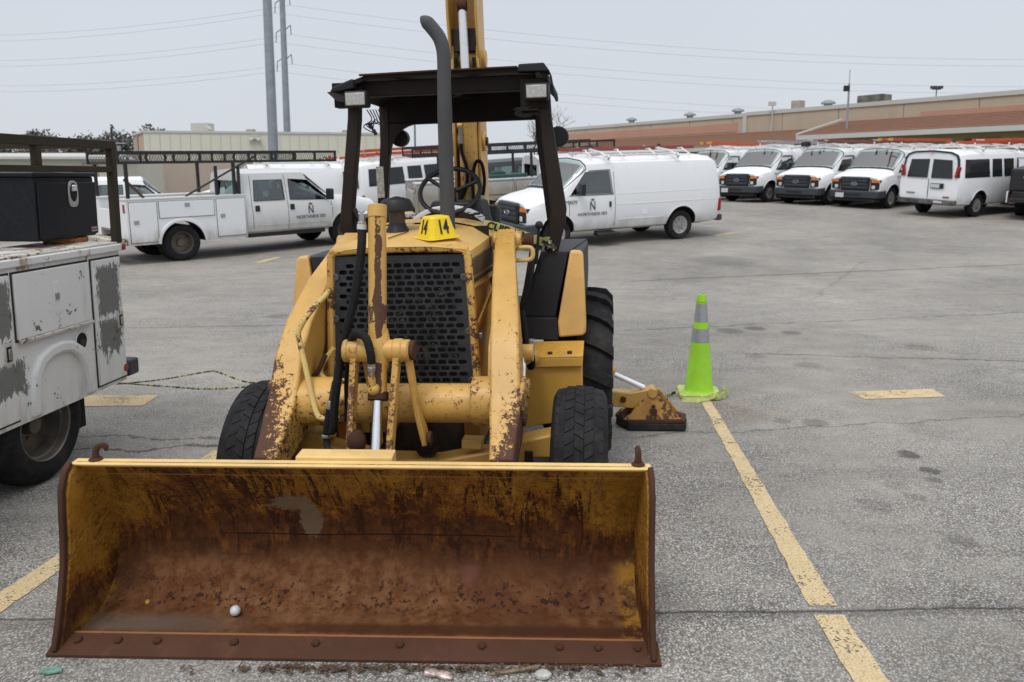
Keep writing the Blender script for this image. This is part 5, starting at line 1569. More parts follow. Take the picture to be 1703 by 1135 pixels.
# vans seen from behind
wv = make_van('passenger_van', False, None, False, see=False, plate=False)
tag(wv, 'white van seen from behind with orange ladders on its roof, behind the canopy posts', 'van', VG)
place(wv, -2.95, 26.7, 40, .95)
wv2 = copy_tree(wv)
tag(wv2, 'white van seen from behind with tinted side windows, just right of the crew cab truck', 'van', VG)
place(wv2, -5.0, 28.7, 40, .95)
ch = make_van('passenger_van', False, None, False, see=False, plate=False, chevy=True)
tag(ch, 'white passenger van with dark windows seen from behind, black tail trim and tall red lamps', 'van', VG)
MB().bar([(-2.90, -.92, 1.25), (-2.872, -.845, 1.80), (-2.862, -.78, 1.93), (-2.855, -.58, 2.01), (-2.852, 0, 2.05), (-2.855, .58, 2.01), (-2.862, .78, 1.93), (-2.872, .845, 1.80), (-2.90, .92, 1.25)], .07, .05, (1, 0, 0)).build('tail_trim', TRIM, ch)
MB().bx(-2.972, -2.95, -.50, -.08, .90, 1.06).build('plate_recess', TRIM, ch, bevel=.01)
MB().bx(-2.978, -2.968, -.38, -.10, .92, 1.04).build('licence_plate', PLATE, ch)
MB().bx(-2.966, -2.955, -.70, -.50, .62, .67).build('bumper_sticker', plain('sticker red', (.35, .12, .12), .5, 0, .5, 30), ch)
MB().bx(-2.966, -2.955, .42, .70, .72, .745).build('badge', TRIM, ch)
MB().bx(-2.93, -2.90, -.06, .06, 2.02, 2.05).build('brake_light', REDL, ch)
MB().bx(-3.066, -3.058, -.55, -.28, .46, .53).build('step_plate', LENS, ch)
hc = R(31)
place(ch, 13.0 + 1.75 * .92 * math.cos(hc), 23.5 + 1.75 * .92 * math.sin(hc), 31, .92)

# ladders on racks
ORANGE = plain('orange fibreglass', (0.52, 0.075, 0.02), 0.55, 0, 0.25)
YLAD = plain('yellow ladder end', (0.60, 0.36, 0.03), 0.5)
REDD = plain('dark red fibreglass', (0.22, 0.05, 0.04), 0.6)
ALUM = plain('ladder aluminium', (0.45, 0.45, 0.46), 0.4, 0.7)
def ladder(L, w, mat, label, veh, lx, ly, lz, sc, cap=None, deg=0):
    ld = empty('ladder')
    for s in (1, -1):
        MB().bx(-L / 2, L / 2, s * w / 2 - .02, s * w / 2 + .02, 0, .085).build('ladder_rail', mat, ld, bevel=.004)
        if cap:
            MB().bx(L / 2, L / 2 + .18, s * w / 2 - .024, s * w / 2 + .024, -.004, .09).build('rail_end', cap, ld)
    rg = MB().cyl((0, -w / 2, .045), (0, w / 2, .045), .018, n=8).mesh('rung', ALUM)
    n = int(L / .3)
    for i in range(n):
        r = link('rung', rg, ld); r.location = (-L / 2 + .15 + i * .3, 0, 0)
    ld.matrix_world = veh.matrix_world @ Matrix.Translation((lx, ly, lz)) @ Matrix.Rotation(R(deg), 4, 'Z')
    tag(ld, label, 'ladder', 'ladders on vehicle racks')
    return ld
for c_ in list(row_vans[1][0].children):
    if c_.name.startswith('licence_plate'): bpy.data.objects.remove(c_)
bpy.context.view_layer.update()
ladder(4.6, .42, ORANGE, 'orange ladder on the rack of the van behind the canopy posts', wv, -.2, -.45, 2.22, .9, YLAD)
ladder(4.0, .40, ORANGE, 'second orange ladder lying on top, van behind the canopy posts', wv, -.5, -.40, 2.36, .9, YLAD)
ladder(4.2, .42, REDD, 'dark red ladder on the far side of the van behind the canopy posts', wv, -.3, .35, 2.25, .9)
ladder(3.8, .40, ORANGE, 'orange ladder on the van next to the crew cab truck', wv2, -.2, -.2, 2.20, .9)
ladder(4.2, .42, REDD, 'dark red ladder on the van nearest the passenger van', row_vans[0][0], -.9, -.1, 2.31, .9)
ladder(4.4, .42, REDD, 'faded red ladder on the middle van of the row of three', row_vans[1][0], -1.1, .1, 2.31, .9)
ladder(4.2, .42, ALUM, 'silver ladder on the van at the far end of the row of three', row_vans[2][0], -.9, .1, 2.31, .9)
ladder(3.8, .42, REDD, 'dark red ladder on the rack of the M409 van', v1, -1.0, -.35, 2.2, .9)
ladder(4.2, .40, ORANGE, 'orange ladder on the passenger van seen from behind', ch, .6, .2, 2.24, .9, YLAD)
ladder(4.4, .40, ORANGE, 'orange ladder beside the dark red one, van nearest the passenger van', row_vans[0][0], -.6, .52, 2.33, .9, YLAD)
ladder(4.0, .40, ALUM, 'silver ladder beside the faded red one, middle van of the row', row_vans[1][0], -.8, -.48, 2.33, .9)
ladder(3.8, .40, ORANGE, 'second orange ladder stacked on the passenger van roof', ch, .9, -.35, 2.33, .9)
sbx = MB().bx(-.16, .16, -.13, .13, 0, .2).bx(-.05, .05, -.2, .2, .03, .15).build('strobe_box', TRIM, None, bevel=.02)
sbx.matrix_world = row_vans[2][0].matrix_world @ Matrix.Translation((-.75, .80, 2.15)) @ Matrix.Rotation(R(15), 4, 'X')
tag(sbx, 'small dark box strapped on the rack, far van of the row of three', 'box')
ladder(3.6, .42, ORANGE, 'orange ladder on the half hidden van by the tail of M409', row_vans[3][0], -.6, -.1, 2.31, .9, YLAD)

# crew cab service truck
KA = [(.86, .42), (.96, .50), (1.0, .72), (1.0, .95), (.97, 1.13), (.86, 1.62), (.79, 1.77), (.5, 1.845), (0, 1.87)]
KST = [(1.44, [(y * .98, z) for y, z in KA], .0), (1.55, KA, 0), (2.2, KA, 0), (2.92, [(y * .985, z) for y, z in KA], 0),
       (3.62, [(.86, .42), (.96, .50), (1.0, .72), (1.0, .95), (.955, 1.12), (.90, 1.17), (.82, 1.20), (.5, 1.225), (0, 1.235)], 0),
       (4.5, [(.86, .42), (.96, .50), (1.0, .72), (1.0, .92), (.93, 1.05), (.84, 1.11), (.72, 1.15), (.5, 1.17), (0, 1.18)], 0),
       (4.82, [(.84, .46), (.92, .52), (.95, .72), (.94, .88), (.88, .98), (.80, 1.04), (.70, 1.08), (.48, 1.10), (0, 1.11)], 0)]
W1 = [(1.62, 1.17), (2.36, 1.17), (2.36, 1.62), (1.68, 1.62)]
W2 = [(2.50, 1.17), (3.50, 1.13), (3.44, 1.22), (3.02, 1.60), (2.52, 1.63)]
def crew_cab(root, paintm, lettering=True):
    body = loft(KST).build('cab', [paintm, TRIM, CABIN], root, smooth=28)
    cs = [MB().cyl((3.95, -1.4, .40), (3.95, 1.4, .40), .44, n=36).build('c', TRIM),
          MB().prism([(3.45, -.80, 1.16), (3.0, -.80, 1.72), (1.56, -.80, 1.72), (1.56, -.80, .9), (3.1, -.80, .9)], (0, 1.6, 0)).build('c', CABIN)]
    for w in (W1, W2): cs.append(MB().prism([(x, -1.3, z) for x, z in w], (0, 2.6, 0)).build('c', CABIN))
    cs.append(MB().bx(1.3, 1.7, -.62, .62, 1.2, 1.62).build('c', CABIN))
    cut(body, cs, None)
    for s in (1, -1):
        for w in (W1, W2):
            side_patch(KST, w, .003, s).build('side_window', GLASS, root, 0)
        ws = MB()
        for w in (W1, W2): ws.bar(side_line(KST, w + [w[0]], s, off=.003), .024, .012, (0, 1, 0))
        ws.build('window_seal', TRIM, root, 0)
        sm = MB()
        for line in ([(1.58, .55), (1.56, 1.1), (1.60, 1.72)], [(2.43, .50), (2.43, 1.1), (2.43, 1.74)], [(3.58, .55), (3.56, 1.1)]):
            sm.bar(side_line(KST, line, s), .010, .004, (1, 0, 0))
        sm.build('door_gap', TRIM, root, 0)
        MB().bar(side_line(KST, [(1.46, .62), (3.46, .62)], s, off=.003), .014, .012, (0, 0, 1)).build('body_crease', paintm, root, 0)
        for x in (1.68, 2.53):
            MB().box((x, s * (ysurf(KST, x, 1.0) + .012), 1.0), (.10, .03, .13)).build('door_handle', TRIM, root, bevel=.008)
        MB().box((3.42, s * 1.16, 1.26), (.10, .22, .26)).bar([(3.4, s * .96, 1.2), (3.42, s * 1.1, 1.22)], .07, .05, (1, 0, 0)).build('mirror', TRIM, root, bevel=.03)
        MB().bar([(3.95 + .45 * math.cos(a), s * 1.0, .40 + .45 * math.sin(a)) for a in [R(q) for q in range(10, 171, 10)]], .05, .03, (0, 1, 0)).build('arch_lip', paintm, root)
        for x in (1.95, 2.85):
            MB().bx(x - .08, x + .08, s * .42 - .22, s * .42 + .22, .9, 1.38).bx(x - .05, x + .03, s * .42 - .12, s * .42 + .12, 1.38, 1.56).build('seat', SEATM, root, bevel=.05)
    m, pt = screen_patch(KST, 3, 0, .08, .92, 5.4, .01)
    m.build('windscreen', TGLASS, root, 30, fix=False)
    MB().prism([(4.80, -.55, .62), (4.80, .55, .62), (4.80, .55, 1.0), (4.80, -.55, 1.0)], (.06, 0, 0)).build('grille', TRIM, root, bevel=.02)
    MB().bx(4.78, 4.98, -.98, .98, .40, .62).build('front_bumper', CHROME, root, bevel=.04)
    MB().bx(1.5, 3.4, -.9, .9, .36, .46).build('underbody', TRIM, root)
    wheel(root, 3.95, .84, .385, .24, 1, 'steel'); wheel(root, 3.95, -.84, .385, .24, -1, 'steel')
    if lettering:
        y = lambda x, z: -(ysurf(KST, x, z) + .014)
        put_text('door_lettering', 'NORTHSIDE ISD', .105, LETTER, root, (3.0, y(3.0, .75), .75), (1, 0, 0), (0, 0, 1), 1.0)
        put_text('door_logo', 'N', .27, LETTER, root, (3.0, y(3.0, .93), .91), (1, 0, 0), (0, 0, 1), .72)
        lg = MB()
        for dx, dz in ((0, .045), (.05, .03), (-.05, .03), (.035, -.005), (-.035, -.005)):
            lg.bar([(3.0, y(3.0, 1.02), 1.03), (3.0 + dx, y(3.0, 1.02), 1.04 + dz)], .014, .003, (1, 0, 1))
        lg.build('logo_flame', LETTER, root, 0)
def service_body(root, paintm, x0=-1.08, x1=1.40):
    hw = 1.03
    for s in (1, -1):
        b = MB().bx(x0, x1, s * .62, s * hw, .40, 1.30).build('side_bin', [paintm, TRIM], root, bevel=.012)
        c_ = MB().cyl((0, s * .3, .38), (0, s * 1.5, .38), .46, n=36).build('c', TRIM)
        bpy.context.view_layer.update()
        b.modifiers.clear()
        cut(b, [c_], None)
        f = s * (hw + .008)
        for nm, a0, a1, z0, z1 in (('bin_door', x0 + .05, x0 + .58, .45, 1.25), ('bin_door', x0 + .63, .68, .92, 1.25), ('bin_door', .74, x1 - .03, .46, 1.25)):
            d = MB().bx(a0, a1, f - s * .014, f + s * .010, z0, z1).build(nm, paintm, b, bevel=.008)
            MB().bx(a0 - .008, a1 + .008, f - s * .014, f + s * .002, z0 - .008, z1 + .008).build('door_gap', TRIM, b)
            cx, cz_ = (a0 + a1) / 2, (z0 + z1) / 2 + .04
            if a1 - a0 > .9: cz_ = z1 - .08
            elif a0 < 0: cx, cz_ = a0 + .12, .86
            else: cx, cz_ = a0 + .12, .90
            MB().box((cx, f + s * .012, cz_), (.10, .02, .08)).build('paddle_latch', STEELM, b, bevel=.006)
        MB().bar([(.485 * math.cos(a), s * (hw + .01), .38 + .485 * math.sin(a)) for a in [R(q) for q in range(2, 179, 8)]], .03, .06, (0, 1, 0)).build('arch_lip', paintm, b, bevel=.008)
        MB().bx(x0 - .02, x1 + .01, s * .60, s * (hw + .02), 1.30, 1.335).build('bin_top', WHITE2, b, bevel=.006)
        MB().bx(x0 - .015, x0, s * .90 - .05, s * .90 + .05, 1.05, 1.22).build('tail_light', REDL, b, bevel=.01)
        wheel(root, 0, s * .86, .385, .23, s, 'steel', dual=True)
    MB().bx(x0, x1, -.62, .62, .66, .72).build('bed_floor', DULL, root)
    tg = MB().bx(x0 - .03, x0 + .02, -.61, .61, .70, 1.10).build('tailgate', paintm, root, bevel=.01)
    MB().bx(x0 - .28, x0 - .01, -1.0, 1.0, .44, .54).build('rear_bumper', paint('rusty bumper', (.5, .46, .38), .9, .7, 9), root, bevel=.02)
    MB().bx(x0, 3.4, -.42, -.30, .42, .55).bx(x0, 3.4, .30, .42, .42, .55).build('chassis_rail', TRIM, root)
RACKM = plain('rack black steel', (0.016, 0.015, 0.015), 0.6, 0, 0.4)
def truck_rack(root, x0, x1, z=2.0, hw=.95):
    rk = empty('ladder_rack', (0, 0, 0), 0, root)
    for s in (1, -1):
        for zz in (z - .10, z + .10):
            MB().bx(x0, x1, s * hw - .03, s * hw + .03, zz - .028, zz + .028).build('rack_rail', RACKM, rk)
        n = max(3, int((x1 - x0) / .5))
        pm = MB().bx(-.02, .02, s * hw - .025, s * hw + .025, z - .072, z + .072).mesh('rack_strut', RACKM)
        for i in range(n + 1):
            o = link('rack_strut', pm, rk); o.location.x = x0 + .02 + (x1 - x0 - .04) * i / n
        # expanded steel infill: slim diagonal wires, joined
        w = MB(); L = (x1 - x0); m = int(L / .055)
        for i in range(m):
            a = x0 + i * L / m; b = a + .055
            w.bar([(a, s * hw, z - .07), (b, s * hw, z + .07)], .006, .006, (0, 1, 0)); w.bar([(b, s * hw, z - .07), (a, s * hw, z + .07)], .006, .006, (0, 1, 0))
        tag(w.build('expanded_mesh', RACKM, rk, 0), kind='stuff')
        for px in (-1.0, 1.2):
            MB().bx(px - .03, px + .03, s * hw - .03, s * hw + .03, 1.335, z - .13).build('rack_post', RACKM, rk)
    for px in (x0 + .05, -1.0, .2, 1.2, x1 - .05):
        if px < x1: MB().bx(px - .025, px + .025, -hw + .03, hw - .03, z - .13, z - .08).build('rack_crossbar', RACKM, rk)
    return rk
ct = empty('crew_cab_truck')
crew_cab(ct, WHITE2); service_body(ct, WHITE)
truck_rack(ct, -1.15, 3.75, 2.14)
MB().bar([(-1.05, -.95, 1.72), (-.70, -.95, 1.34)], .04, .05, (0, 1, 0)).build('rack_brace', paint('rust brown brace', (.10, .06, .04), .6), ct)
for q_ in (.78, 1.28): MB().bx(q_, q_ + .05, -.98, -.92, 1.335, 1.95).build('rack_post', RACKM, ct)
tag(ct, 'white crew cab service truck with white tool bins and long black ladder rack', 'truck', 'service trucks')
hk = R(42)
def place_rear(o, rx, ry, deg, sc, lat):
    h = R(deg)
    # right rear contact given: shift to the centre line
    x = rx - lat * math.sin(h) * sc; y = ry + lat * math.cos(h) * sc
    cx, cy = x + 1.95 * sc * math.cos(h), y + 1.95 * sc * math.sin(h)
    m = ground_matrix(cx, cy, h)
    o.matrix_world = m @ Matrix.Scale(sc, 4) @ Matrix.Translation((-1.95, 0, 0))
place_rear(ct, -6.93, 16.39, 44, 1.0, .86)
bar_ = MB().cyl((0, 0, 0), (1.55, 0, .80), .022, n=8).build('pry_bar', RACKM)
bar_.matrix_world = ct.matrix_world @ Matrix.Translation((.12, -.99, 1.34))
tag(bar_, 'dark steel bar leaning from the tool bin up to the crew cab truck rack', 'bar')

c2 = empty('service_truck')
crew_cab(c2, WHITE2, False); service_body(c2, DULL, -1.95); truck_rack(c2, -2.0, 3.6, 2.10)
tag(c2, 'dented grey-white service truck with black ladder rack, behind the hoe boom', 'truck', 'service trucks')
place_rear(c2, -.60, 21.1, 15, 1.0, .86)
GRN = plain('dark green tarp', (0.012, 0.06, 0.05), 0.6)
tp = MB().bx(-.5, .55, -.3, .3, 0, .09).ball((-.2, .05, .10), .16, 10, (1.5, 1, .6)).build('green_tarp', GRN, None, bevel=.02)
tp.matrix_world = c2.matrix_world @ Matrix.Translation((.55, -.62, 1.34))
tag(tp, 'dark green tarp bundled on the bin top of the dented service truck', 'tarp')
pk = empty('pickup_truck')
crew_cab(pk, plain('dark pickup paint', (.022, .03, .03), .35), False)
MB().bx(-1.0, 1.42, -.98, .98, .45, 1.10).build('cargo_bed', plain('dark bed', (.03, .035, .035), .5), pk, bevel=.03)
for s in (1, -1): wheel(pk, 0, s * .84, .385, .24, s, 'steel')
tag(pk, 'dark pickup cab showing between the boom and the M409 van', 'truck')
place_rear(pk, -1.9, 24.6, 20, .92, .84)
# dark truck cut by the right edge of the frame
dk = empty('stake_truck')
DKM = plain('dark truck bed', (0.014, 0.014, 0.016), 0.5)
b_ = MB().bx(-1.5, 2.6, -1.0, 1.0, .80, 1.42).build('cargo_bed', DKM, dk, bevel=.02)
MB().bx(-1.53, -1.50, -.96, .96, .84, 1.38).build('tailgate', DKM, b_, bevel=.01)
ov = MB().lathe([(0, .01), (.08, .01), (.09, 0)], (0, 0, 0), n=20); ov.v = [(-1.535 - p[2], .55 + p[0] * 1.5, 1.2 + p[1] * .7) for p in ov.v]
ov.build('badge', PLATE, b_)
for s in (1, -1):
    wheel(dk, 0, s * .84, .40, .26, s, 'steel')
    wheel(dk, 3.7, s * .84, .40, .26, s, 'steel')
    MB().bx(-1.56, -1.5, s * .8 - .12, s * .8 + .12, .62, .72).build('tail_light', REDL, dk, bevel=.01)
MB().bx(-1.6, 4.2, -.9, .9, .50, .80).bx(-1.75, -1.55, -.95, .95, .50, .62).build('chassis', TRIM, dk, bevel=.02)
MB().bx(2.7, 4.6, -.98, .98, .55, 1.2).bx(2.8, 4.0, -.9, .9, 1.2, 1.9).build('cab', WHITE2, dk, bevel=.1)
MB().bx(-1.45, -.55, 1.02, 1.06, .46, .78).build('white_flap', WHITE, dk, bevel=.01)
tag(dk, 'black truck bed with small white badge, cut off by the right edge of the view', 'truck')
place(dk, 15.7, 22.75, 50, 1.0)
# small white pickup far left
cr_ = empty('white_car')
crew_cab(cr_, WHITE, False)
MB().bx(-1.0, 1.42, -.98, .98, .45, 1.10).build('cargo_bed', WHITE, cr_, bevel=.05)
for s in (1, -1): wheel(cr_, 0, s * .84, .385, .24, s, 'cap')
tag(cr_, 'white pickup with dark windows parked beyond the crew cab truck tailgate', 'truck')
place_rear(cr_, -12.7, 21.2, 25, .86, .84)

# row of roofs and racks further back on the right
behind = [(18.9, 27.6, 31, 'white van behind the passenger van, by the right edge'), (14.2, 31.6, -124, 'white van in the second row behind the passenger van'),
          (12.6, 33.6, -124, 'white van in the second row with a red ladder, centre of that row'), (10.8, 35.4, -124, 'white van in the second row behind the far end of the front row'), (21.6, 31.2, 31, 'white van furthest to the right in the back row')]
for i, (x, y, d, lab) in enumerate(behind):
    o = copy_tree(base if d < 0 else ch)
    tag(o, lab, 'van', VG)
    place(o, x, y, d, .92)
    bpy.context.view_layer.update()
    ladder(4.0, .42, (ORANGE, REDD, REDD, ALUM, ORANGE)[i], ('orange ladder on the van by the right edge', 'red ladder on the back row van behind the passenger van', 'red ladder on the centre van of the back row', 'silver ladder on the back row van at the far end', 'orange ladder on the van furthest to the right')[i], o, -.7, .1, 2.22, .9, YLAD if i in (0, 4) else None)

# ------------------------------------------------------------------ service truck body on the left, beside the loader
ST = empty('service_truck_bed', (-2.8, 4.47, 0), R(-6))
tag(ST, 'battered white service truck bed with grey primer patches, beside the loader bucket', 'truck', 'service trucks')
def mat_battered():
    n = NT('battered white')
    o = n.obj()
    x, y, z = n.sep(o)[0:3]
    ed = n.math('MULTIPLY', n.math('SUBTRACT', n.noise(n.vmul(o, (1, 1.8, .6)), 24, 10, 0.8), 0.5), 0.26)
    brk = n.noise(n.vmul(o, (1, 1.4, 0.5)), 17, 7, 0.7)
    c = n.mix(n.noise(o, 3, 5), (0.66, 0.665, 0.66), (0.78, 0.785, 0.78))
    c = n.mix(n.step(n.noise(n.vmul(o, (1, 2, .4)), 5, 6, .65), 0.5, 0.8, 0, .35), c, (0.42, 0.41, 0.37))
    m = 0.0
    for y0, y1, z0, z1, k in ((.585, .80, .93, 1.25, 0.0), (.575, .80, .60, .89, .55), (-.62, -.195, .96, 1.26, .1), (-.60, -.10, .47, .80, .85)):
        cy, cz, hy, hz = (y0 + y1) / 2, (z0 + z1) / 2, (y1 - y0) / 2, (z1 - z0) / 2
        d = n.math('MAXIMUM', n.math('SUBTRACT', n.math('ABSOLUTE', n.math('SUBTRACT', y, cy)), hy), n.math('SUBTRACT', n.math('ABSOLUTE', n.math('SUBTRACT', z, cz)), hz))
        f = n.step(n.math('ADD', d, ed), 0.0, 0.012, 1, 0)
        if k:
            lowz = n.step(z, z1, z0, 0, k)
            f = n.math('MULTIPLY', f, n.step(n.math('ADD', brk, lowz), 0.92, 1.0, 1, 0))
        m = n.math('MAXIMUM', m, f)
    prim = n.mix(n.noise(n.vmul(o, (1, 1, 3)), 12, 5), (0.135, 0.138, 0.135), (0.20, 0.20, 0.19))
    c = n.mix(m, c, prim)
    chips = n.step(n.math('ADD', n.math('MULTIPLY', n.noise(o, 9, 3, .5), .5), n.math('MULTIPLY', n.noise(o, 38, 6, .7), .5)), 0.612, 0.628)
    c = n.mix(chips, c, (0.10, 0.095, 0.09))
    rs = n.math('MULTIPLY', n.step(z, 1.285, 1.33), n.step(n.noise(n.vmul(o, (1, 1, .4)), 4.5, 5, .6), 0.50, 0.60))
    c = n.mix(n.math('MULTIPLY', rs, .85), c, (0.27, 0.11, 0.04))
    dr = n.math('MULTIPLY', n.step(z, .65, .40), n.step(n.noise(n.vmul(o, (1, 1, .3)), 8, 5), .45, .7))
    c = n.mix(n.math('MULTIPLY', dr, .6), c, (0.27, 0.22, 0.15))
    n.bump(m, 0.15, 0.003)
    return n.fin(c, n.mixf(m, 0.38, 0.75))
BAT = mat_battered()
EDGR = paint('chipped white edge', (0.55, 0.54, 0.50), 0.75, 0.6, 22, chip=(0.09, 0.045, 0.02))
GAPM = plain('rusty gap', (0.03, 0.022, 0.016), 0.9)
b = MB().bx(-.50, .03, -1.6, .855, .44, 1.335).build('side_bin', [BAT, DARKM], ST, bevel=0)
bpy.context.view_layer.update()
arch = [(-.012, .40), (-.015, .56), (.0, .66), (.05, .74), (.12, .775), (.20, .785), (.28, .77), (.35, .72), (.40, .63), (.425, .52), (.43, .40)]
_c = MB().prism([(-.45, y, z) for y, z in arch], (1.0, 0, 0)).build('c', DARKM)
_c2 = MB().lathe([(.058, -.5), (.058, .5)], (.03, .408, .81), (1, 0, 0), 20).build('c', DARKM)
cut(b, [_c], None)
_c2p = _c2; bpy.data.objects.remove(_c2p)
fl = MB().bar([(.032, y + (y - .205) * .16, z + .03 * (z - .4) / .38) for y, z in [(-.012, .45)] + arch[1:-1] + [(.43, .45)]], .055, .075, (1, 0, 0))
fl.build('wheel_flare', BAT, b, smooth=60, bevel=.02, seg=3)
def bin_door(y0, y1, z0, z1, extra=None):
    MB().bx(.026, .0325, y0 - .012, y1 + .012, z0 - .012, z1 + .012).build('door_gap', GAPM, b)
    return MB().bx(.028, .046, y0, y1, z0, z1).build('bin_door', BAT, b, bevel=.006)
d1 = bin_door(.545, .842, .475, 1.30)
d2 = bin_door(-.145, .505, .925, 1.30)
d3 = bin_door(-.90, -.18, .475, 1.30)
MB().bar([(.052, -.145, .915), (.052, .505, .915)], .022, .020, (1, 0, 0)).build('drip_lip', EDGR, d2, bevel=.004)
# paddle latches
def latch(y, z, par, h=.06):
    MB().bx(.044, .052, y - .033, y + .033, z - h, z + h).build('latch_plate', EDGR, par, bevel=.004)
    MB().bx(.050, .054, y - .018, y + .018, z - h * .7, z + h * .5).build('latch_slot', DARKM, par)
    MB().bx(.052, .058, y - .006, y + .020, z - h * .6, z + h * .3).build('latch_paddle', STEELM, par, bevel=.003)
latch(.80, .875, d1); latch(-.235, .875, d3, .07)
MB().bx(.045, .050, .165, .215, 1.10, 1.215).build('latch_plate', BAT, d2, bevel=.003)
MB().bx(.048, .056, .172, .208, 1.108, 1.15).build('latch_paddle', STEELM, d2, bevel=.004)
# filler recess, lamps, bumper
MB().lathe([(.052, .0), (.064, .004), (.060, .010), (.050, .004)], (.03, .405, .81), (1, 0, 0), 28, False).build('filler_ring', BAT, b)
MB().cyl((.029, .405, .81), (.033, .405, .81), .052, n=24).build('filler_recess', DARKM, b)
MB().cyl((.034, .41, .79), (.040, .41, .79), .03, n=16).build('filler_cap', GREASE, b)
MB().cyl((.03, .832, .53), (.048, .832, .53), .030, n=20).build('marker_lamp', REDL, b, bevel=.005)
# top rail with rusty lip
tr = MB().bx(-.56, .055, -1.6, .872, 1.338, 1.385).build('top_rail', BAT, ST, bevel=.008)
MB().bx(-.14, .03, -1.6, .85, 1.386, 1.398).build('rail_cap', EDGR, tr, bevel=.003)
MB().bx(.045, .062, .86, .90, 1.34, 1.385).build('corner_lamp', REDL, tr, bevel=.008)
MB().bx(-.9, -.57, -1.6, .85, 1.0, 1.03).bx(-2.1, -1.7, -1.6, .855, .44, 1.36).bx(-1.7, -.57, -1.6, .86, .60, .66).build('bed', DULL, ST)
MB().bx(-2.05, .045, .865, .99, .455, .57).build('rear_bumper', BUMP, ST, bevel=.015)
MB().bx(-1.95, .005, -2.2, -1.6, .5, 1.3).build('cab_back', WHITE2, ST, bevel=.03)
MB().bx(-1.4, -1.2, -2, .86, .42, .58).bx(-.75, -.55, -2, .86, .42, .58).cyl((-1.6, .2, .345), (-.2, .2, .345), .10, n=14).build('axle_and_frame', GREASE, ST)
MB().bx(-.12, -.09, .45, .56, .20, .50).bx(-.40, -.12, .545, .56, .22, .5).build('mud_flap', DARKM, ST)
for xw in (-.012, -.33):
    we = empty('wheel', (xw, .10, .352), 0, ST)
    r = .355; w = .235
    t = MB().lathe([(.215, -w * .9), (.225, -w), (.29, -w * 1.04), (.33, -w), (r, -w * .8), (r, -w * .22), (.335, -.02), (.30, .0), (.255, .002), (.222, -.006), (.215, -.03)], (0, 0, 0), (1, 0, 0), 56, False)
    for k in range(3): t.torus((-w * (.35 + .15 * k), 0, 0), (1, 0, 0), r - .001, .005, 56, 5)
    t.build('tyre', RUBBER, we, smooth=40)
    q = MB().lathe([(.222, -.012), (.214, -.004), (.206, -.012), (.200, -.05), (.190, -.055), (.178, -.13), (.10, -.145), (.06, -.135), (.05, -.08), (0, -.075)], (0, 0, 0), (1, 0, 0), 48, False)
    for k in range(8):
        a = 2 * math.pi * k / 8
        q.cyl((-.142, .085 * math.cos(a), .085 * math.sin(a)), (-.125, .085 * math.cos(a), .085 * math.sin(a)), .011, n=6)
    q.build('rim', plain('dull steel rim', (.15, .135, .12), .5, .6, .35, 7), we)
# overhead rack
RBR = paint('rack brown', (0.036, 0.027, 0.015), 0.35, 0.6, 8, chip=(0.09, 0.045, 0.02), dirt=0.7, grime=(0.02, 0.02, 0.022))
rk = empty('ladder_rack', (0, 0, 0), 0, ST)
for xx in (0.0, -1.9):
    MB().bx(xx - .025, xx + .025, -2.2, .92, 2.02, 2.075).build('rack_rail', RBR, rk, bevel=.004)
    MB().bx(xx - .022, xx + .022, -2.2, .868, 1.865, 1.905).build('rack_rail', RBR, rk, bevel=.004)
    MB().bx(xx - .026, xx + .026, .868, .915, 1.388, 2.02).build('rack_post', RBR, rk, bevel=.004)
    for yy in (.17, -.9):
        MB().bx(xx - .022, xx + .022, yy - .022, yy + .022, 1.905, 2.02).build('rack_strut', RBR, rk, bevel=.003)
MB().bx(-1.87, -.03, .87, .91, 2.025, 2.07).build('rack_crossbar', RBR, rk)
# toolbox and the round block under it
TB = plain('satin black box', (0.009, 0.010, 0.014), 0.45, 0.0, 0.25, 40, spec=0.25)
tb = empty('tool_box', (0, 0, 0)); tb.matrix_world = Matrix.Identity(4)
tag(tb, 'black steel truck tool box with oval chrome latch, set on the battered truck bed', 'toolbox')
MB().hexa([(-1.5, .49, 1.425), (-.27, .49, 1.425), (-.27, 1.085, 1.425), (-1.5, 1.085, 1.425), (-1.5, .49, 1.84), (-.27, .49, 1.84), (-.27, 1.085, 1.835), (-1.5, 1.085, 1.84)]).build('case', TB, tb, bevel=.01)
tdr = MB().bx(-.272, -.25, .505, 1.078, 1.44, 1.80).build('box_door', TB, tb, bevel=.006)
MB().bx(-1.52, -.255, .47, 1.10, 1.835, 1.865).build('box_lid', TB, tb, bevel=.008)
ring_ = [(-.247, .825 + .048 * math.cos(a) * (1 if abs(math.cos(a)) < .98 else 1), 1.722 + .082 * math.sin(a)) for a in [2 * math.pi * q / 28 for q in range(28)]]
lt = MB().prism([(-.252, .826 + .05 * math.copysign(abs(math.cos(a)) ** .6, math.cos(a)), 1.722 + .088 * math.copysign(abs(math.sin(a)) ** .6, math.sin(a))) for a in [2 * math.pi * q / 32 for q in range(32)]], (.010, 0, 0)).build('latch', plain('brushed latch', (.5, .5, .51), .3, .9), tdr, bevel=.003)
MB().prism([(-.2425, .826 + .033 * math.cos(a), 1.733 + .062 * math.sin(a)) for a in [2 * math.pi * q / 24 for q in range(24)]], (.003, 0, 0)).build('latch_well', DARKM, lt)
MB().hexa([(-.241, .80, 1.74), (-.241, .852, 1.74), (-.232, .852, 1.74), (-.232, .80, 1.74), (-.241, .806, 1.785), (-.241, .846, 1.785), (-.225, .846, 1.78), (-.225, .806, 1.78)]).build('latch_paddle', CHROME, lt, bevel=.004)
MB().cyl((-.242, .826, 1.655), (-.234, .826, 1.655), .008, n=12).build('lock_barrel', CHROME, lt)
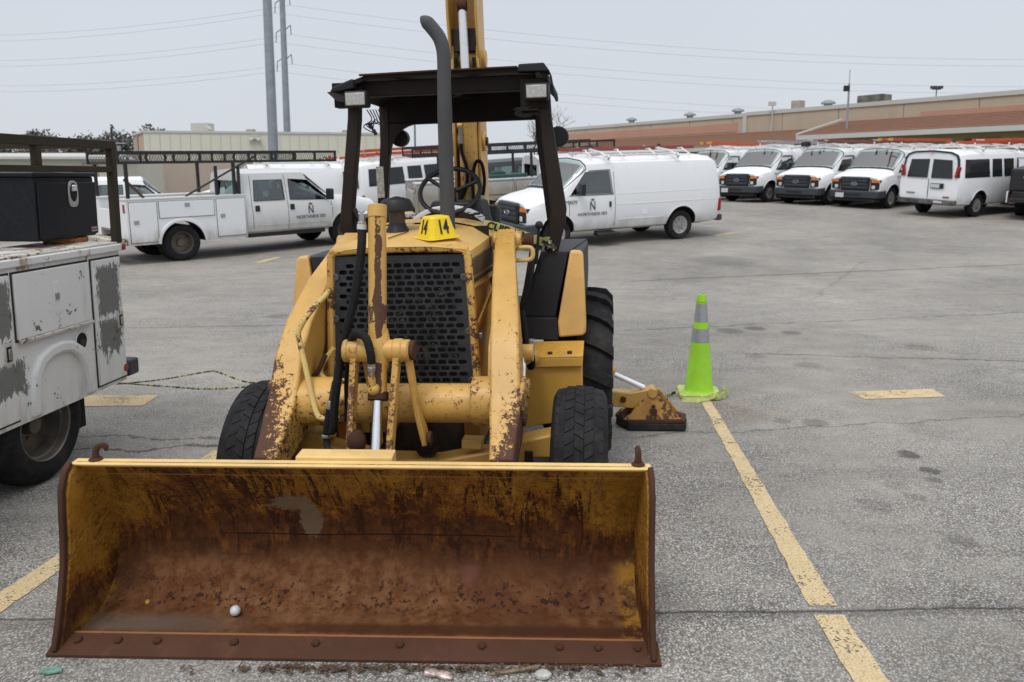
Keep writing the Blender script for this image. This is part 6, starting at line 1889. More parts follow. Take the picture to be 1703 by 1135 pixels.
lb = MB().bx(-.251, -.2475, .99, 1.072, 1.452, 1.492).build('maker_label', plain('label maroon', (.10, .035, .04), .4, 0, .3, 50), tdr)
MB().bx(-.2478, -.2466, 1.0, 1.062, 1.458, 1.466).bx(-.2478, -.2466, 1.0, 1.062, 1.478, 1.486).build('label_print', plain('label print', (.4, .38, .36), .5), lb)
tb.location = (0, 0, 0)
tb.matrix_world = Matrix.Translation((-2.8, 4.47, 0)) @ Matrix.Rotation(R(-6), 4, 'Z')
MOR = plain('rusty orange block', (0.30, 0.11, 0.03), 0.8, 0, .5, 18)
bl = MB().lathe([(.135, .0), (.14, .006), (.14, .03), (.134, .036), (0, .036)], (0, 0, 0), n=32).build('support_block', MOR, None)
bl.matrix_world = ST.matrix_basis @ Matrix.Translation((-.40, .93, 1.3865))
tag(bl, 'round rusty orange block propped under the black tool box', 'block')

# ------------------------------------------------------------------ small things
# golf ball in the bucket
def mat_golf():
    n = NT('golf ball white')
    v = n.voro(n.obj(), 260.0)
    n.bump(n.step(v, 0.1, 0.5), 0.5, 0.002)
    return n.fin((0.62, 0.63, 0.66), 0.4)
gb = MB().ball((0, 0, 0), .0214, 24).build('golf_ball', mat_golf(), None, smooth=180)
gb.location = (-1.155, 3.055, .048)
tag(gb, 'white golf ball lying in the rusty bucket', 'golf ball')
# evidence marker on the hood
EVY = plain('marker yellow', (0.86, 0.62, 0.01), 0.35, 0, .03)
ev = empty('evidence_marker')
def sq(h, r, cut_):
    out = []
    for k in range(4):
        a = R(90 * k - 90)
        # corner k lies along a; two chamfer points
        c = Vector((math.cos(a), math.sin(a), 0)) * r
        for s in (-1, 1):
            b_ = R(90 * k - 90 + s * 45)
            out.append((c + Vector((math.cos(R(90 * k - 90 + s * 135)), math.sin(R(90 * k - 90 + s * 135)), 0)) * cut_ + Vector((0, 0, h))))
    return out
lo, hi = sq(.008, .128, .022), sq(.122, .088, .020)
mb = MB(); mb.v = [tuple(p) for p in lo + hi]
n8 = 8
mb.f = [(i, (i + 1) % 8, 8 + (i + 1) % 8, 8 + i) for i in range(8)] + [list(range(8, 16))]
mb.mi = [0] * 9
mb.build('shell', EVY, ev, smooth=0, bevel=.006)
MB().prism([(p.x * 1.18, p.y * 1.18, 0) for p in lo], (0, 0, .007)).build('flange', EVY, ev, bevel=.003)
for s in (-1, 1):
    d = Vector((s * math.cos(R(45)), -math.sin(R(45)), 0))
    r_ = Vector((math.cos(R(s * 45)), math.sin(R(s * 45)), 0))
    p = d * .0635 + Vector((0, 0, .064))
    up = Vector((-d.x * .21, -d.y * .21, 1))
    put_text('marker_number', '14', .112, LETTER, ev, d * .0795 + Vector((0, 0, .064)), r_, Vector((-d.x * .25, -d.y * .25, 1)), .62, 0, .0022)
    put_text('small_print', 'EVIDENCE', .010, LETTER, ev, d * .0735 + Vector((0, 0, .018)), r_, up) if False else None
bpy.context.view_layer.update()
ev.matrix_world = Matrix.Translation((-.507, 3.8, 0)) @ Matrix.Rotation(R(-6), 4, 'Z') @ UX @ Matrix.Translation((.125, .335, 1.519)) @ Matrix.Rotation(R(-4), 4, 'Z') @ Matrix.Rotation(R(4), 4, 'X') @ Matrix.Scale(.93, 4)
tag(ev, 'yellow evidence marker numbered 14 on the loader hood', 'marker')
# traffic cone
LIME = paint('lime cone plastic', (0.31, 0.62, 0.025), 0.05, 0.5, 14, chip=(.10, .14, .03), dirt=0.22, grime=(.16, .22, .04))
LIMED = plain('dirty lime base', (0.40, 0.50, 0.13), 0.6, 0, .2)
REFL = plain('grey reflective band', (0.30, 0.32, 0.34), 0.35, 0.2, .06, 30)
co = empty('traffic_cone', (1.585, 6.47, 0), R(-8))
tag(co, 'lime green traffic cone with two grey reflective bands', 'cone')
rz = lambda z: .118 + (.034 - .118) * (z - .045) / (.86 - .045)
MB().lathe([(.135, .030), (.125, .040), (rz(.06), .06), (rz(.80), .80), (rz(.80) + .003, .803), (.033, .86), (.026, .862), (.026, .80)], (0, 0, 0), n=40, capends=False).build('cone_body', LIME, co)
for z0, z1 in ((.465, .575), (.635, .785)):
    MB().lathe([(rz(z0) + .0025, z0), (rz(z1) + .0025, z1)], (0, 0, 0), n=40, capends=False).build('reflective_band', REFL, co)
MB().prism([(-.17, -.15, .004), (-.15, -.17, .004), (.15, -.17, .004), (.17, -.15, .004), (.17, .15, .004), (.15, .17, .004), (-.15, .17, .004), (-.17, .15, .004)], (0, 0, .032)).build('cone_base', LIMED, co, bevel=.006)
# caution tape
def mat_tape():
    n = NT('caution tape')
    o = n.obj()
    f = n.noise(n.vmul(o, (1, 1, 1)), 30, 3, .5)
    return n.fin(n.mix(n.step(f, 0.44, 0.50), (0.42, 0.43, 0.16), (0.02, 0.02, 0.015)), 0.4)
TAPE = mat_tape()
TAPE2 = plain('tape lime', (0.42, 0.46, 0.14), 0.45, 0, .4, 25)
TAPEY = plain('tape pale yellow', (0.66, 0.64, 0.26), 0.4, 0, .1)
W2_ = Matrix.Translation((-.507, 3.8, 0)) @ Matrix.Rotation(R(-6), 4, 'Z') @ UX
tp1 = empty('caution_tape')
MB().bar(smooth_path([(.30, .84, 1.545), (.36, .865, 1.53), (.45, .90, 1.50), (.55, .94, 1.462), (.64, .97, 1.432), (.695, .985, 1.415)], 4), [.07] * 9 + [.062] * 4 + [.05] * 4 + [.04] * 4, .002, (0.25, -.2, 1)).build('tape', TAPEY, tp1, 0)
d_ = Vector((.55 - .36, .94 - .865, 1.462 - 1.53)).normalized()
put_text('tape_lettering', 'CUIDADO', .062, LETTER, tp1, (.45, .894, 1.502), d_, (.25, -.2, 1), 1.0, 0, .002)
kn = MB()
for q in range(7):
    a = q * 1.9
    kn.bar([(.655, .955, 1.425), (.665 + .03 * math.cos(a), .95 - .01 * q % .03, 1.428 + .035 * math.sin(a))], .03, .003, (math.sin(a), .3, math.cos(a)))
kn.bar([(.66, .955, 1.42), (.70, .95, 1.405), (.715, .95, 1.385)], .03, .003, (0, .3, 1))
kn.build('tape_knot', TAPE, tp1, 0)
tp1.matrix_world = W2_
tag(tp1, 'yellow tape reading CUIDADO tied from the hood to the canopy post', 'tape')
def strand(pts, label, w=.010, mt=None):
    P_ = smooth_path(pts, 5)
    mb = MB()
    vs = []
    o = MB().bar(P_, [w * (.6 + .5 * abs(math.sin(i * 1.3))) for i in range(len(P_))], .004, (.3, .4, 1)).build('caution_tape', mt or TAPE, None, 0)
    tag(o, label, 'tape', 'caution tape around the loader')
strand([(-2.80, 5.42, .385), (-2.2, 4.9, .50), (-1.75, 4.45, .61), (-1.19, 3.86, .80)], 'taut strand of yellow tape from the left truck to the loader arm')
strand([(-2.80, 5.40, .380), (-2.3, 5.0, .52), (-1.80, 4.5, .70), (-1.68, 4.36, .735), (-1.45, 4.12, .745), (-1.30, 3.97, .775), (-1.19, 3.86, .805)], 'looser twisted strand of yellow tape above the taut one', .009)
strand([(.42, 5.5, .33), (.80, 5.75, .20), (1.10, 6.0, .07), (1.32, 6.36, .03), (1.41, 6.43, .04)], 'tape strand running low from the rear wheel to the cone base', .03)
strand([(1.40, 6.27, .012), (1.55, 6.24, .022), (1.68, 6.28, .05), (1.79, 6.34, .045), (1.80, 6.52, .04)], 'tape wrapped round the foot of the cone', .045, TAPE2)
# litter in front of the bucket
can = MB().lathe([(.016, 0), (.021, .006), (.022, .03), (.019, .05), (.022, .08), (.021, .104), (.016, .11)], (0, 0, 0), n=16).build('crushed_can', plain('can red white', (.45, .36, .33), .4, .3, .7, 26), None)
can.matrix_world = Matrix.Translation((-.325, 2.705, .013)) @ Matrix.Rotation(R(96), 4, 'Y') @ Matrix.Rotation(R(12), 4, 'X') @ Matrix.Diagonal((.62, 1, 1, 1))
tag(can, 'crushed drink can lying in front of the cutting edge', 'can')
STK = plain('dry stick', (.20, .15, .10), .8, 0, .4, 40)
for pts, lab in (([(-.08, 2.695, .006), (.0, 2.71, .009), (.10, 2.735, .008)], 'dry stick on the asphalt right of the crushed can'),
                 ([(.03, 2.71, .012), (.11, 2.745, .010)], 'short dry twig crossing the longer stick')):
    tag(MB().tube(smooth_path(pts, 4), [.006] + [.0075] * (len(pts) * 4 - 5) + [.003] * 2, 6).build('dry_stick', STK, None), lab, 'stick')
rk_ = MB().ball((0, 0, 0), .028, 8, (1.2, .9, .6)).build('white_stone', plain('pale stone', (.45, .45, .44), .8, 0, .2, 40), None, smooth=0)
rk_.location = (.115, 2.685, .012); tag(rk_, 'pale stone in front of the bucket edge, right of the sticks', 'stone')
gl = MB().prism([(-.04, -.012, 0), (.0, -.022, 0), (.045, -.006, 0), (.03, .02, 0), (-.02, .018, 0)], (0, 0, .006)).build('glass_shard', plain('green glass', (.16, .30, .24), .15, 0, .3, 60), None)
gl.location = (-1.73, 2.715, .006); tag(gl, 'flat green glass shard by the left end of the cutting edge', 'glass shard')
# leaf litter along the edge, far too fine to count
lv = MB(); rnd = random.Random(3)
for i in range(420):
    t = rnd.random()
    x = -.95 + 1.45 * (t if rnd.random() < .6 else (.25 + .2 * rnd.gauss(0, 1)))
    y = 2.745 - abs(rnd.gauss(0, .022)); z = .004 + rnd.random() * .010
    a = rnd.random() * 6.28; l = rnd.uniform(.006, .022); w = l * rnd.uniform(.15, .55)
    dx, dy = math.cos(a), math.sin(a); tz = rnd.uniform(-.3, .5) * l
    lv.add([(x - dx * l - dy * w * 0, y - dy * l, z), (x + dy * w, y - dx * w, z + .003), (x + dx * l, y + dy * l, z + max(0, tz)), (x - dy * w, y + dx * w, z + .003)], [(0, 1, 2, 3)])
tag(lv.build('leaf_litter', plain('dead leaves', (.095, .06, .035), .9, 0, .6, 90), None, 0, fix=False), 'dead leaves and grit gathered along the cutting edge', kind='stuff')
gt = MB()
for i in range(500):
    x = rnd.uniform(-3.5, 3.5); y = rnd.uniform(2.3, 7.5); r = rnd.uniform(.002, .006)
    gt.add([(x - r, y - r, .001), (x + r, y - r * .7, .001), (x + r * .6, y + r, .001), (x, y, r * 1.3)], [(0, 1, 3), (1, 2, 3), (2, 0, 3)])
tag(gt.build('loose_grit', plain('grit', (.26, .25, .23), .9, 0, .5, 50), None, 0, fix=False), 'loose grit scattered on the asphalt', kind='stuff')
# flower and leaf bits in the bucket
fw = MB()
for k in range(6):
    a = k * 1.047
    fw.add([(0, 0, .004), (.012 * math.cos(a - .3), .012 * math.sin(a - .3), .008), (.016 * math.cos(a), .016 * math.sin(a), .006), (.012 * math.cos(a + .3), .012 * math.sin(a + .3), .008)], [(0, 1, 2, 3)])
fw.v = [(p[0] * .62, p[1] * .62, p[2] * .62) for p in fw.v]
fo = fw.build('yellow_flower', plain('petal yellow', (.50, .42, .04), .6), None, 0, fix=False)
fo.matrix_world = Matrix.Translation((-1.54, 3.10, .062)) @ Matrix.Rotation(R(50), 4, 'X')
tag(fo, 'tiny yellow flower head lying in the left end of the bucket', 'flower')

# ------------------------------------------------------------------ buildings, poles, trees
def mat_wall(name, col, var=.08, streak=.25):
    n = NT(name); o = n.obj()
    c = n.mix(n.noise(o, .8, 6, .6), tuple(x * (1 - var) for x in col), tuple(x * (1 + var) for x in col))
    c = n.mix(n.step(n.noise(n.vmul(o, (1, 1, .12)), 1.4, 6, .65), .5, .8, 0, streak), c, tuple(x * .62 for x in col))
    n.bump(n.noise(o, 12, 4), .2, .02)
    return n.fin(c, .85, spec=.2)
TAN = mat_wall('tan stucco', (0.45, 0.375, 0.285)); PINK = mat_wall('pink stucco', (0.47, 0.265, 0.20)); CREAM = mat_wall('cream metal siding', (0.61, 0.60, 0.51), .05, .15)
PEACH = mat_wall('peach siding', (0.46, 0.34, 0.25)); PARA = mat_wall('parapet trim', (0.50, 0.50, 0.47)); OCHRE = mat_wall('ochre wall', (0.33, 0.27, 0.13))
GALV = plain('galvanised steel', (0.27, 0.30, 0.33), 0.55, 0.35, 0.12, 1.5)
UNIT = plain('rooftop unit', (0.36, 0.33, 0.29), 0.6, .2, .2, 2)
def mat_shingle():
    n = NT('brown shingles'); o = n.obj()
    c = n.mix(n.noise(o, 3, 6, .7), (0.155, 0.078, 0.050), (0.235, 0.125, 0.082))
    c = n.mix(n.step(n.noise(n.vmul(o, (6, 6, 12)), 4, 3), .55, .7, 0, .4), c, (0.11, 0.058, 0.04))
    return n.fin(c, .9, spec=.2)
SHING = mat_shingle()
wd = Vector((-.548, .836, 0)); wn_ = Vector((.836, .548, 0))
A = Vector((24.87, 39.0, 0))
rb = empty('warehouse_building', (0, 0, 0))
tag(rb, 'long tan stucco warehouse with a pink band behind the van row', 'building')
def wall_piece(name, s0, s1, z0, z1, mat, out=0.0, depth=.3, parent=rb):
    a = A + wd * s0 - wn_ * out; b_ = A + wd * s1 - wn_ * out
    return MB().hexa([(*(a.xy), z0), (*(b_.xy), z0), (*((b_ + wn_ * depth).xy), z0), (*((a + wn_ * depth).xy), z0), (*(a.xy), z1), (*(b_.xy), z1), (*((b_ + wn_ * depth).xy), z1), (*((a + wn_ * depth).xy), z1)]).build(name, mat, parent)
tot = 38.6
wall_piece('wall', -26, tot, .2, 5.9, TAN, 0, 14)
s = -26.0
while s < tot - 1:
    e_ = min(s + 4.0, tot)
    wall_piece('wall_panel', s + .02, e_ - .02, .6, 5.72, TAN, .07, .06)
    s = e_
wall_piece('pink_band', 17.6, tot + .05, 4.72, 5.30, PINK, .10, .05)
wall_piece('pink_band', -26, 5.0, 4.55, 5.22, PINK, .10, .05)
wall_piece('parapet', -26, 16.9, 5.72, 5.95, PARA, .14, .5)
wall_piece('parapet', 17.0, tot + .1, 5.66, 5.86, PARA, .14, .5)
wall_piece('downpipe', 16.8, 17.1, 4.2, 5.9, PARA, .16, .1)
def roof_box(name, s0, s1, dep, w, z0, z1, label, cat, mat=UNIT):
    a = A + wd * s0 + wn_ * dep
    o = MB().hexa([(*(p.xy), z) for z in (z0, z1) for p in (a, a + wd * (s1 - s0), a + wd * (s1 - s0) + wn_ * w, a + wn_ * w)]).build(name, mat, None, bevel=.04)
    return tag(o, label, cat, 'rooftop units on the warehouse')
roof_box('rooftop_unit', 14.4, 15.0, 2.0, .7, 5.85, 6.67, 'boxy brown rooftop unit in the middle of the warehouse roof', 'roof unit')
roof_box('rooftop_unit', 9.2, 10.9, 3.0, 1.0, 5.85, 6.7, 'wide dark rooftop unit right of the antenna mast', 'roof unit', plain('dark unit', (.13, .125, .11), .6, .2, .5, 2))
for s_, l in ((12.2, 'small mushroom vent left of the wide rooftop unit'), (19.4, 'small mushroom vent at the roof step'), (24.0, 'small mushroom vent on the far stretch of roof'), (30.5, 'farthest mushroom vent on the warehouse roof')):
    p = A + wd * s_ + wn_ * 2
    o = MB().cyl((p.x, p.y, 5.85), (p.x, p.y, 6.3), .25, n=12).lathe([(.45, 0), (.42, .12), (.15, .25), (0, .26)], (p.x, p.y, 6.25), n=14).build('roof_vent', GALV, None)
    tag(o, l, 'vent', 'roof vents on the warehouse')
p = A + wd * 6.5 + wn_ * 4
o = MB().cyl((p.x, p.y, 5.8), (p.x, p.y, 6.78), .03, n=8).bx(p.x - .22, p.x + .22, p.y - .08, p.y + .08, 6.74, 6.82).bx(p.x - .32, p.x - .06, p.y - .12, p.y + .12, 6.79, 6.95).bx(p.x + .06, p.x + .32, p.y - .12, p.y + .12, 6.79, 6.95).build('roof_floodlight', BUMP, None)
tag(o, 'twin floodlight on a short post above the warehouse parapet', 'floodlight')
p = Vector((17.75, 42.3, 0))
ant = MB().cyl((p.x, p.y, 4.2), (p.x, p.y, 6.6), .055, n=8).build('antenna_mast', GALV, None)
MB().cyl((p.x, p.y, 6.6), (p.x, p.y, 7.3), .02, n=6).build('whip', GALV, ant); MB().bx(p.x - .28, p.x + .02, p.y - .08, p.y + .08, 6.2, 6.5).build('camera_head', TRIM, ant, bevel=.03)
tag(ant, 'thin antenna mast with a dark camera head on the brown roof', 'antenna')
# low building with brown shingle roof
lbd = empty('shingle_roof_building', (0, 0, 0))
tag(lbd, 'low building with a brown shingle roof and cream eaves in front of the warehouse', 'building')
E0 = Vector((15.6, 43.5, 0))
def roof_run(s0, s1, ez, rz_, w, name='roof'):
    q = [E0 + wd * s0, E0 + wd * s1]
    P_ = []
    a, b_ = q
    P8 = [Vector((a.x, a.y, ez)), Vector((b_.x, b_.y, ez)), Vector((*(b_ + wn_ * w).xy, rz_)), Vector((*(a + wn_ * w).xy, rz_))]
    rf = MB().hexa([p_ - Vector((0, 0, .10)) for p_ in P8] + P8).build(name, SHING, lbd)
    # courses: thin proud butts along the slope
    n = 9
    cm = MB()
    for i in range(1, n):
        t = i / n
        c0 = P8[0].lerp(P8[3], t); c1 = P8[1].lerp(P8[2], t)
        cm.bar([c0 + Vector((0, 0, .008)), c1 + Vector((0, 0, .008))], .05, .018, wn_)
    tag(cm.build('shingle_course', SHING, rf, 0), kind='stuff')
    back = [Vector((*(a + wn_ * w).xy, rz_)), Vector((*(b_ + wn_ * w).xy, rz_)), Vector((*(b_ + wn_ * w * 2).xy, ez)), Vector((*(a + wn_ * w * 2).xy, ez))]
    MB().hexa([p_ - Vector((0, 0, .10)) for p_ in back] + back).build(name, SHING, lbd)
    MB().bar([P8[0] - Vector((0, 0, .16)) - wn_ * .06, P8[1] - Vector((0, 0, .16)) - wn_ * .06], .16, .24, wn_).build('gutter', PARA, lbd)
    return P8
P8 = roof_run(0, -26, 4.0, 4.88, 4.0)
MB().bar([P8[0] + wd * .06 + Vector((0, 0, -.05)), P8[3] + wd * .06 + Vector((0, 0, .02))], .14, .24, wd).build('rake_board', PARA, lbd)
Q8 = roof_run(22, .15, 3.55, 4.62, 5.0)
aw = E0 + wn_ * .8
for s0, s1, z1 in ((-26, -.2, 3.85), (0, 21.5, 3.4)):
    a = aw + wd * s0; b_ = aw + wd * s1
    MB().hexa([(*(p_.xy), z) for z in (.3, z1) for p_ in (a, b_, b_ + wn_ * 6, a + wn_ * 6)]).build('wall', OCHRE, lbd)
for s0 in (-4, -8.5, -13):
    a = aw + wd * s0 - wn_ * .04
    MB().hexa([(*(p_.xy), z) for z in (2.2, 3.5) for p_ in (a, a + wd * -1.6, a + wd * -1.6 + wn_ * .1, a + wn_ * .1)]).build('window', DGLASS, lbd)
p = Vector((16.6, 51, 0))
o = MB().cyl((p.x, p.y, 4.1), (p.x, p.y, 6.4), .04, n=6).bx(p.x - .25, p.x + .2, p.y - .1, p.y + .1, 6.2, 6.45).build('weather_vane_post', PARA, None)
tag(o, 'small pale post with a box on the brown roof left of the mast', 'post')

# cream metal building, left
mbd = empty('metal_building', (0, 0, 0)); tag(mbd, 'flat cream metal-sided building behind the crew cab truck', 'building')
c0, c1, c2_ = Vector((-34.23, 74, 0)), Vector((-12.6, 78.1, 0)), Vector((-38.3, 80.5, 0))
dv = (c1 - c0).normalized(); nv = Vector((-dv.y, dv.x, 0)); lv_ = (c2_ - c0).normalized()
def quad_wall(a, b_, th, z0, z1, name, mat):
    d = (b_ - a).normalized(); nn2 = Vector((-d.y, d.x, 0))
    return MB().hexa([(*(q.xy), z) for z in (z0, z1) for q in (a, b_, b_ + nn2 * th, a + nn2 * th)]).build(name, mat, mbd)
quad_wall(c0, c1, .3, 0, 5.72, 'wall', CREAM)
L = (c1 - c0).length
rib = MB().bx(0, .05, -.03, .03, .5, 5.7).mesh('wall_rib', CREAM)
for i in range(int(L / .9)):
    o = link('wall_rib', rib, mbd); q = c0 + dv * (.45 + i * .9) - nv * .02; o.location = q; o.rotation_euler = (0, 0, math.atan2(dv.y, dv.x))
quad_wall(c0 - nv * .08, c1 - nv * .08, .5, 5.72, 5.92, 'roof_trim', PARA)
quad_wall(c0 + nv * .6, c1 + nv * .6, 8, 5.3, 5.75, 'roof', PARA)
quad_wall(c2_, c0, .3, 0, 5.7, 'end_wall', PEACH)
quad_wall(c2_ - Vector((.1, .1, 0)), c0 - Vector((.1, .05, 0)), .4, 5.7, 5.9, 'roof_trim', PARA)
q = c0 + (c2_ - c0) * .5 - Vector((.06, .04, 0))
MB().bx(q.x - .08, q.x + .08, q.y - .08, q.y + .08, 1, 5.7).build('downpipe', UNIT, mbd)
def on_metal(t, w, d, h, name, label, cat, dz=5.85, mat=PARA):
    q = c0 + dv * t + nv * 2
    o = MB().bx(q.x - w / 2, q.x + w / 2, q.y, q.y + d, dz, dz + h).build(name, mat, None, bevel=.04)
    return tag(o, label, cat)
u_ = on_metal(4.6, 1.75, 1.5, .95, 'rooftop_unit', 'large pale rooftop unit on the cream metal building', 'roof unit')
MB().hexa([(u_.bound_box[4][0] - .02, 76.0, 6.1), (u_.bound_box[4][0] + .3, 76.0, 6.05), (u_.bound_box[4][0] + .3, 77, 6.05), (u_.bound_box[4][0], 77, 6.1), (u_.bound_box[4][0], 76, 6.5), (u_.bound_box[4][0] + .3, 76, 6.2), (u_.bound_box[4][0] + .3, 77, 6.2), (u_.bound_box[4][0], 77, 6.5)]).build('air_hood', PARA, u_)
on_metal(9.2, .75, .7, .42, 'rooftop_unit', 'small grey rooftop unit left of the thick steel pole', 'roof unit', mat=UNIT)
on_metal(7.6, .6, .7, .18, 'roof_vent', 'low flat vent beside the small grey rooftop unit', 'vent', mat=UNIT)
on_metal(18.3, .62, .7, .42, 'rooftop_unit', 'small square rooftop unit near the canopy post', 'roof unit', mat=UNIT)
on_metal(16.4, .9, .7, .2, 'roof_vent', 'low roof vent near the canopy post', 'vent', mat=UNIT)
q = c0 + dv * 10.0 - nv * .2
o = MB().bx(q.x - .25, q.x + .25, q.y - .1, q.y + .15, 5.2, 5.5).ball((q.x - .35, q.y - .15, 5.12), .22, 10).ball((q.x + .35, q.y - .15, 5.12), .22, 10).build('wall_floodlight', PARA, None)
tag(o, 'white twin floodlight on the cream metal wall', 'floodlight')
# pale long low building, far left
plb = empty('portable_building', (0, 0, 0)); tag(plb, 'long low portable building with a pale roof, far left', 'building')
MB().bx(-40, -22.9, 45, 52, .4, 2.75).build('wall', mat_wall('portable cream', (.52, .51, .43)), plb)
MB().hexa([(-40.2, 44.6, 2.72), (-22.4, 44.6, 2.72), (-22.4, 48.5, 3.02), (-40.2, 48.5, 3.02), (-40.2, 44.6, 2.86), (-22.4, 44.6, 2.86), (-22.4, 48.5, 3.16), (-40.2, 48.5, 3.16)]).build('roof', PARA, plb)
for x in (-36, -32.4, -27.3, -25.0): 
    f_ = MB().bx(x, x + 1.3, 44.96, 45.02, 1.5, 2.35).build('window', UNIT, plb); MB().bx(x + .1, x + 1.2, 44.94, 44.97, 1.58, 2.27).build('pane', TGLASS, f_)
MB().bx(-24.4, -23.5, 44.95, 45.02, .9, 2.5).build('door', UNIT, plb)
# distant low red/grey block between trucks
fb_ = MB().bx(-27, -19.5, 56, 60, .5, 2.75).build('brick_building', mat_wall('far brick', (.40, .33, .28)), None)
tag(fb_, 'low brick building glimpsed between the racks on the left', 'building')

# steel transmission poles
def pole(name, x, y, r0, r1, h, label, arms=False):
    root = empty(name, (x, y, 0)); tag(root, label, 'pole', 'transmission line poles')
    MB().lathe([(r0, 0), (r1, h)], (0, 0, 0), n=12).build('shaft', GALV, root, smooth=50)
    return root
p1 = pole('steel_pole', -18.62, 62, .40, .30, 22, 'thick galvanised steel pole in front of the cream building')
p2 = pole('transmission_pole', -28.2, 100, .47, .30, 27, 'farther galvanised pole carrying insulators and wires')
for z in (23.1, 19.6, 16.1):
    for s, dz in ((-1, -.35), (1, .45)):
        a_ = MB().bar([(s * .3, 0, z), (s * .98, -.3 * s, z + dz)], .09, .10, (0, 1, 0)).build('cross_arm', GALV, p2)
        MB().cyl((s * .98, -.3 * s, z + dz), (s * 1.03, -.3 * s, z + dz - 1.15), .055, n=8).build('insulator', plain('insulator grey', (.16, .17, .19), .5), a_)
WIRE = plain('grey wire', (0.22, 0.24, 0.27), 0.6)
for _wi, ((z, s, dz), lz, rm, rz2) in enumerate((((23.1, -1, -1.5), 19.3, 0, 0), ((23.1, 1, -.7), 20.1, 0, 0), ((19.6, -1, -1.5), 15.4, 0, 0), ((19.6, 1, -.7), 16.2, 0, 0), ((16.1, -1, -1.5), 12.2, 0, 0), ((16.1, 1, -.7), 13.0, 0, 0))):
    zz = z + dz
    A_ = Vector((-28.2 + s * 1.0, 100 - .3 * s, zz))
    lft = [A_.lerp(Vector((-120, 130, zz + 3.2)), t) - Vector((0, 0, 4 * 2.6 * t * (1 - t))) for t in [i / 16 for i in range(17)]]
    rgt = [A_.lerp(Vector((140, 112, zz - 1.0)), t) - Vector((0, 0, 4 * 5.0 * t * (1 - t))) for t in [i / 28 for i in range(29)]]
    o = MB().tube(list(reversed(lft)) + rgt[1:], .015, 4).build('power_line', WIRE, None)
    tag(o, '%s thin grey wire strung from the transmission pole, %s arm' % (('topmost', 'middle', 'lowest')[_wi // 2], ('near-side', 'far-side')[_wi % 2]), 'wire', 'overhead wires')
lp = empty('light_pole', (-6.7, 55, 0)); tag(lp, 'thin grey light pole seen under the canopy', 'pole')
MB().lathe([(.07, 0), (.05, 8.3)], (0, 0, 0), n=8).build('shaft', plain('pole grey', (.10, .11, .12), .6), lp)
MB().bx(-.35, .35, -.12, .12, 8.25, 8.45).build('lamp_head', BUMP, lp, bevel=.04)
up = empty('utility_pole', (-41.2, 82, 0)); tag(up, 'dark wooden utility pole left of the cream building', 'pole')
DWD = plain('dark pole wood', (.05, .042, .037), .9)
MB().lathe([(.15, 0), (.11, 6.7)], (0, 0, 0), n=8).build('shaft', DWD, up)
MB().bx(-1.3, 1.3, -.06, .06, 5.0, 5.12).build('cross_arm', plain('pale arm', (.35, .36, .36), .6), up); MB().bx(.5, .85, -.15, .15, 4.2, 4.8).build('transformer', GALV, up, bevel=.05)

# trees
def mat_leaf(name, c1, c2):
    n = NT(name)
    g = n.geo()
    oi = n.t.nodes.new('ShaderNodeTexNoise'); n.put(oi, 'Vector', n.obj()); oi.inputs['Scale'].default_value = .9
    c = n.mix(n.step(oi.outputs['Fac'], .35, .65), c1, c2)
    return n.fin(c, .8, spec=.15)
LEAF = mat_leaf('grey green foliage', (.085, .095, .080), (.15, .155, .13)); LEAF2 = mat_leaf('brown winter foliage', (.12, .11, .095), (.19, .175, .155))  # distance haze put into the lightened leaf colours
BARK = plain('bark', (.075, .065, .058), .9)
def limbs(mb, rnd, p, d, l, r, depth, tips):
    q = p + d * l
    m = p.lerp(q, .5) + Vector((rnd.uniform(-.06, .06), rnd.uniform(-.06, .06), 0)) * l
    mb.tube([p, m, q], [r, r * .82, r * .62], 5 if depth > 1 else 4, cap=False)
    tips.append(q)
    if depth == 0: return
    for i in range(rnd.choice((2, 3, 3))):
        ax = Vector((rnd.uniform(-1, 1), rnd.uniform(-1, 1), rnd.uniform(-.15, .6)))
        nd = (d * .9 + ax * .75).normalized()
        limbs(mb, rnd, p.lerp(q, rnd.uniform(.55, 1)), nd, l * rnd.uniform(.62, .82), r * .58, depth - 1, tips)
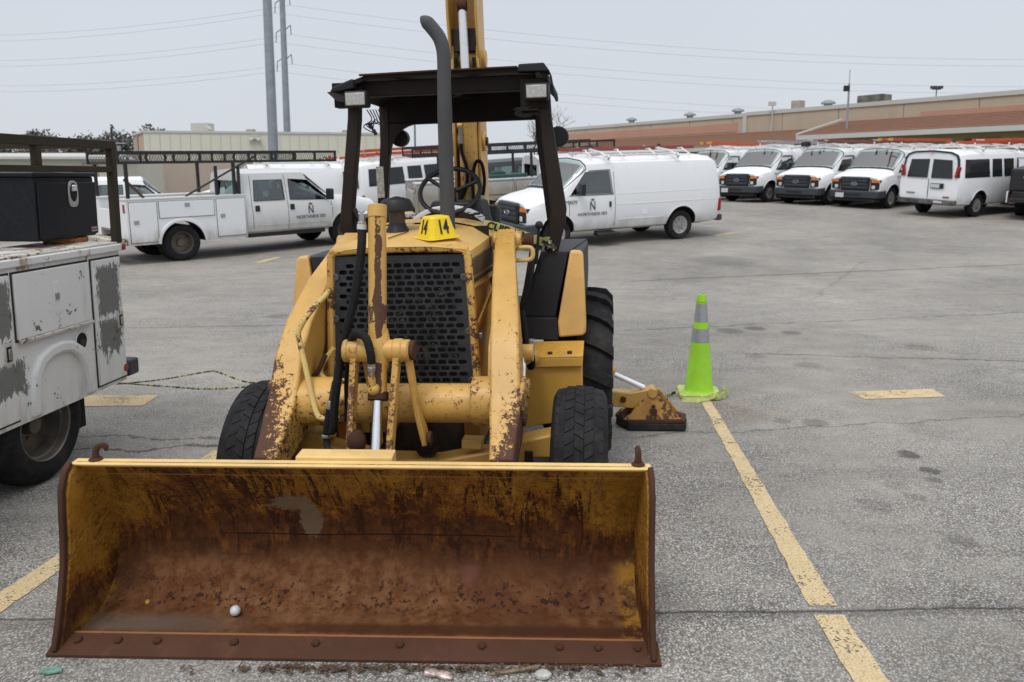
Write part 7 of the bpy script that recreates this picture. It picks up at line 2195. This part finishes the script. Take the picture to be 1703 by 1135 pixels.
def tree(x, y, h, label, seed, leaf, n=1500, bare=False, spread=.55):
    h *= 1.35 if bare else 1.32
    rnd = random.Random(seed)
    root = empty('bare_tree' if bare else 'tree', (x, y, gz(x, y))); tag(root, label, 'tree', 'trees beyond the lot')
    mb = MB(); tips = []
    limbs(mb, rnd, Vector((0, 0, 0)), Vector((0, 0, 1)), h * .30, h * (.022 if bare else .032), 6 if bare else 3, tips)
    mb.build('trunk', BARK, root, smooth=0, fix=False)
    if bare:
        return
    cl = [t for t in tips if t.z > h * .3] or tips
    cm = MB()
    cents = []
    for t in cl: cents.append((Vector((t.x * 1.2, t.y * 1.2, min(t.z, h * .92))), rnd.uniform(.10, .2) * h))
    for i in range(n):
        c, r = rnd.choice(cents)
        v = Vector((rnd.gauss(0, 1), rnd.gauss(0, 1), rnd.gauss(0, .75)))
        v = c + v.normalized() * r * rnd.random() ** .4
        s_ = rnd.uniform(.10, .26)
        a = Vector((rnd.uniform(-1, 1), rnd.uniform(-1, 1), rnd.uniform(-1, 1))).normalized() * s_; b_ = a.orthogonal().normalized() * s_ * .6
        cm.add([v - a, v - b_, v + a, v + b_], [(0, 1, 2, 3)])
    cm.build('crown', leaf, root, smooth=0, fix=False)
tree(2.4, 80, 6.6, 'bare grey winter tree between the canopy post and the warehouse', 5, LEAF, bare=True)
tree(6.2, 84, 5.6, 'smaller bare winter tree half behind the canopy post', 9, LEAF, bare=True)
i = 0
for x, y, h, lf, lab in ((-63, 92, 5.6, LEAF, 'grey green tree at the left edge of the view'), (-58.5, 90, 5.0, LEAF2, 'brownish winter tree second from the left edge'), (-55, 93, 5.8, LEAF, 'grey green tree above the tool box'),
                         (-51.5, 90, 6.0, LEAF2, 'tall brownish winter tree above the portable building roof'), (-48.2, 92, 5.6, LEAF, 'grey green tree right of the tall brownish one'), (-45.0, 90, 6.6, LEAF, 'dark green tree left of the utility pole'), (-41.6, 92, 7.0, LEAF, 'tall dark green tree behind the utility pole'),
                         (-38.8, 91, 6.4, LEAF2, 'brownish tree against the end wall of the cream building')):
    tree(x, y, h, lab, 20 + i, lf, 2200); i += 1
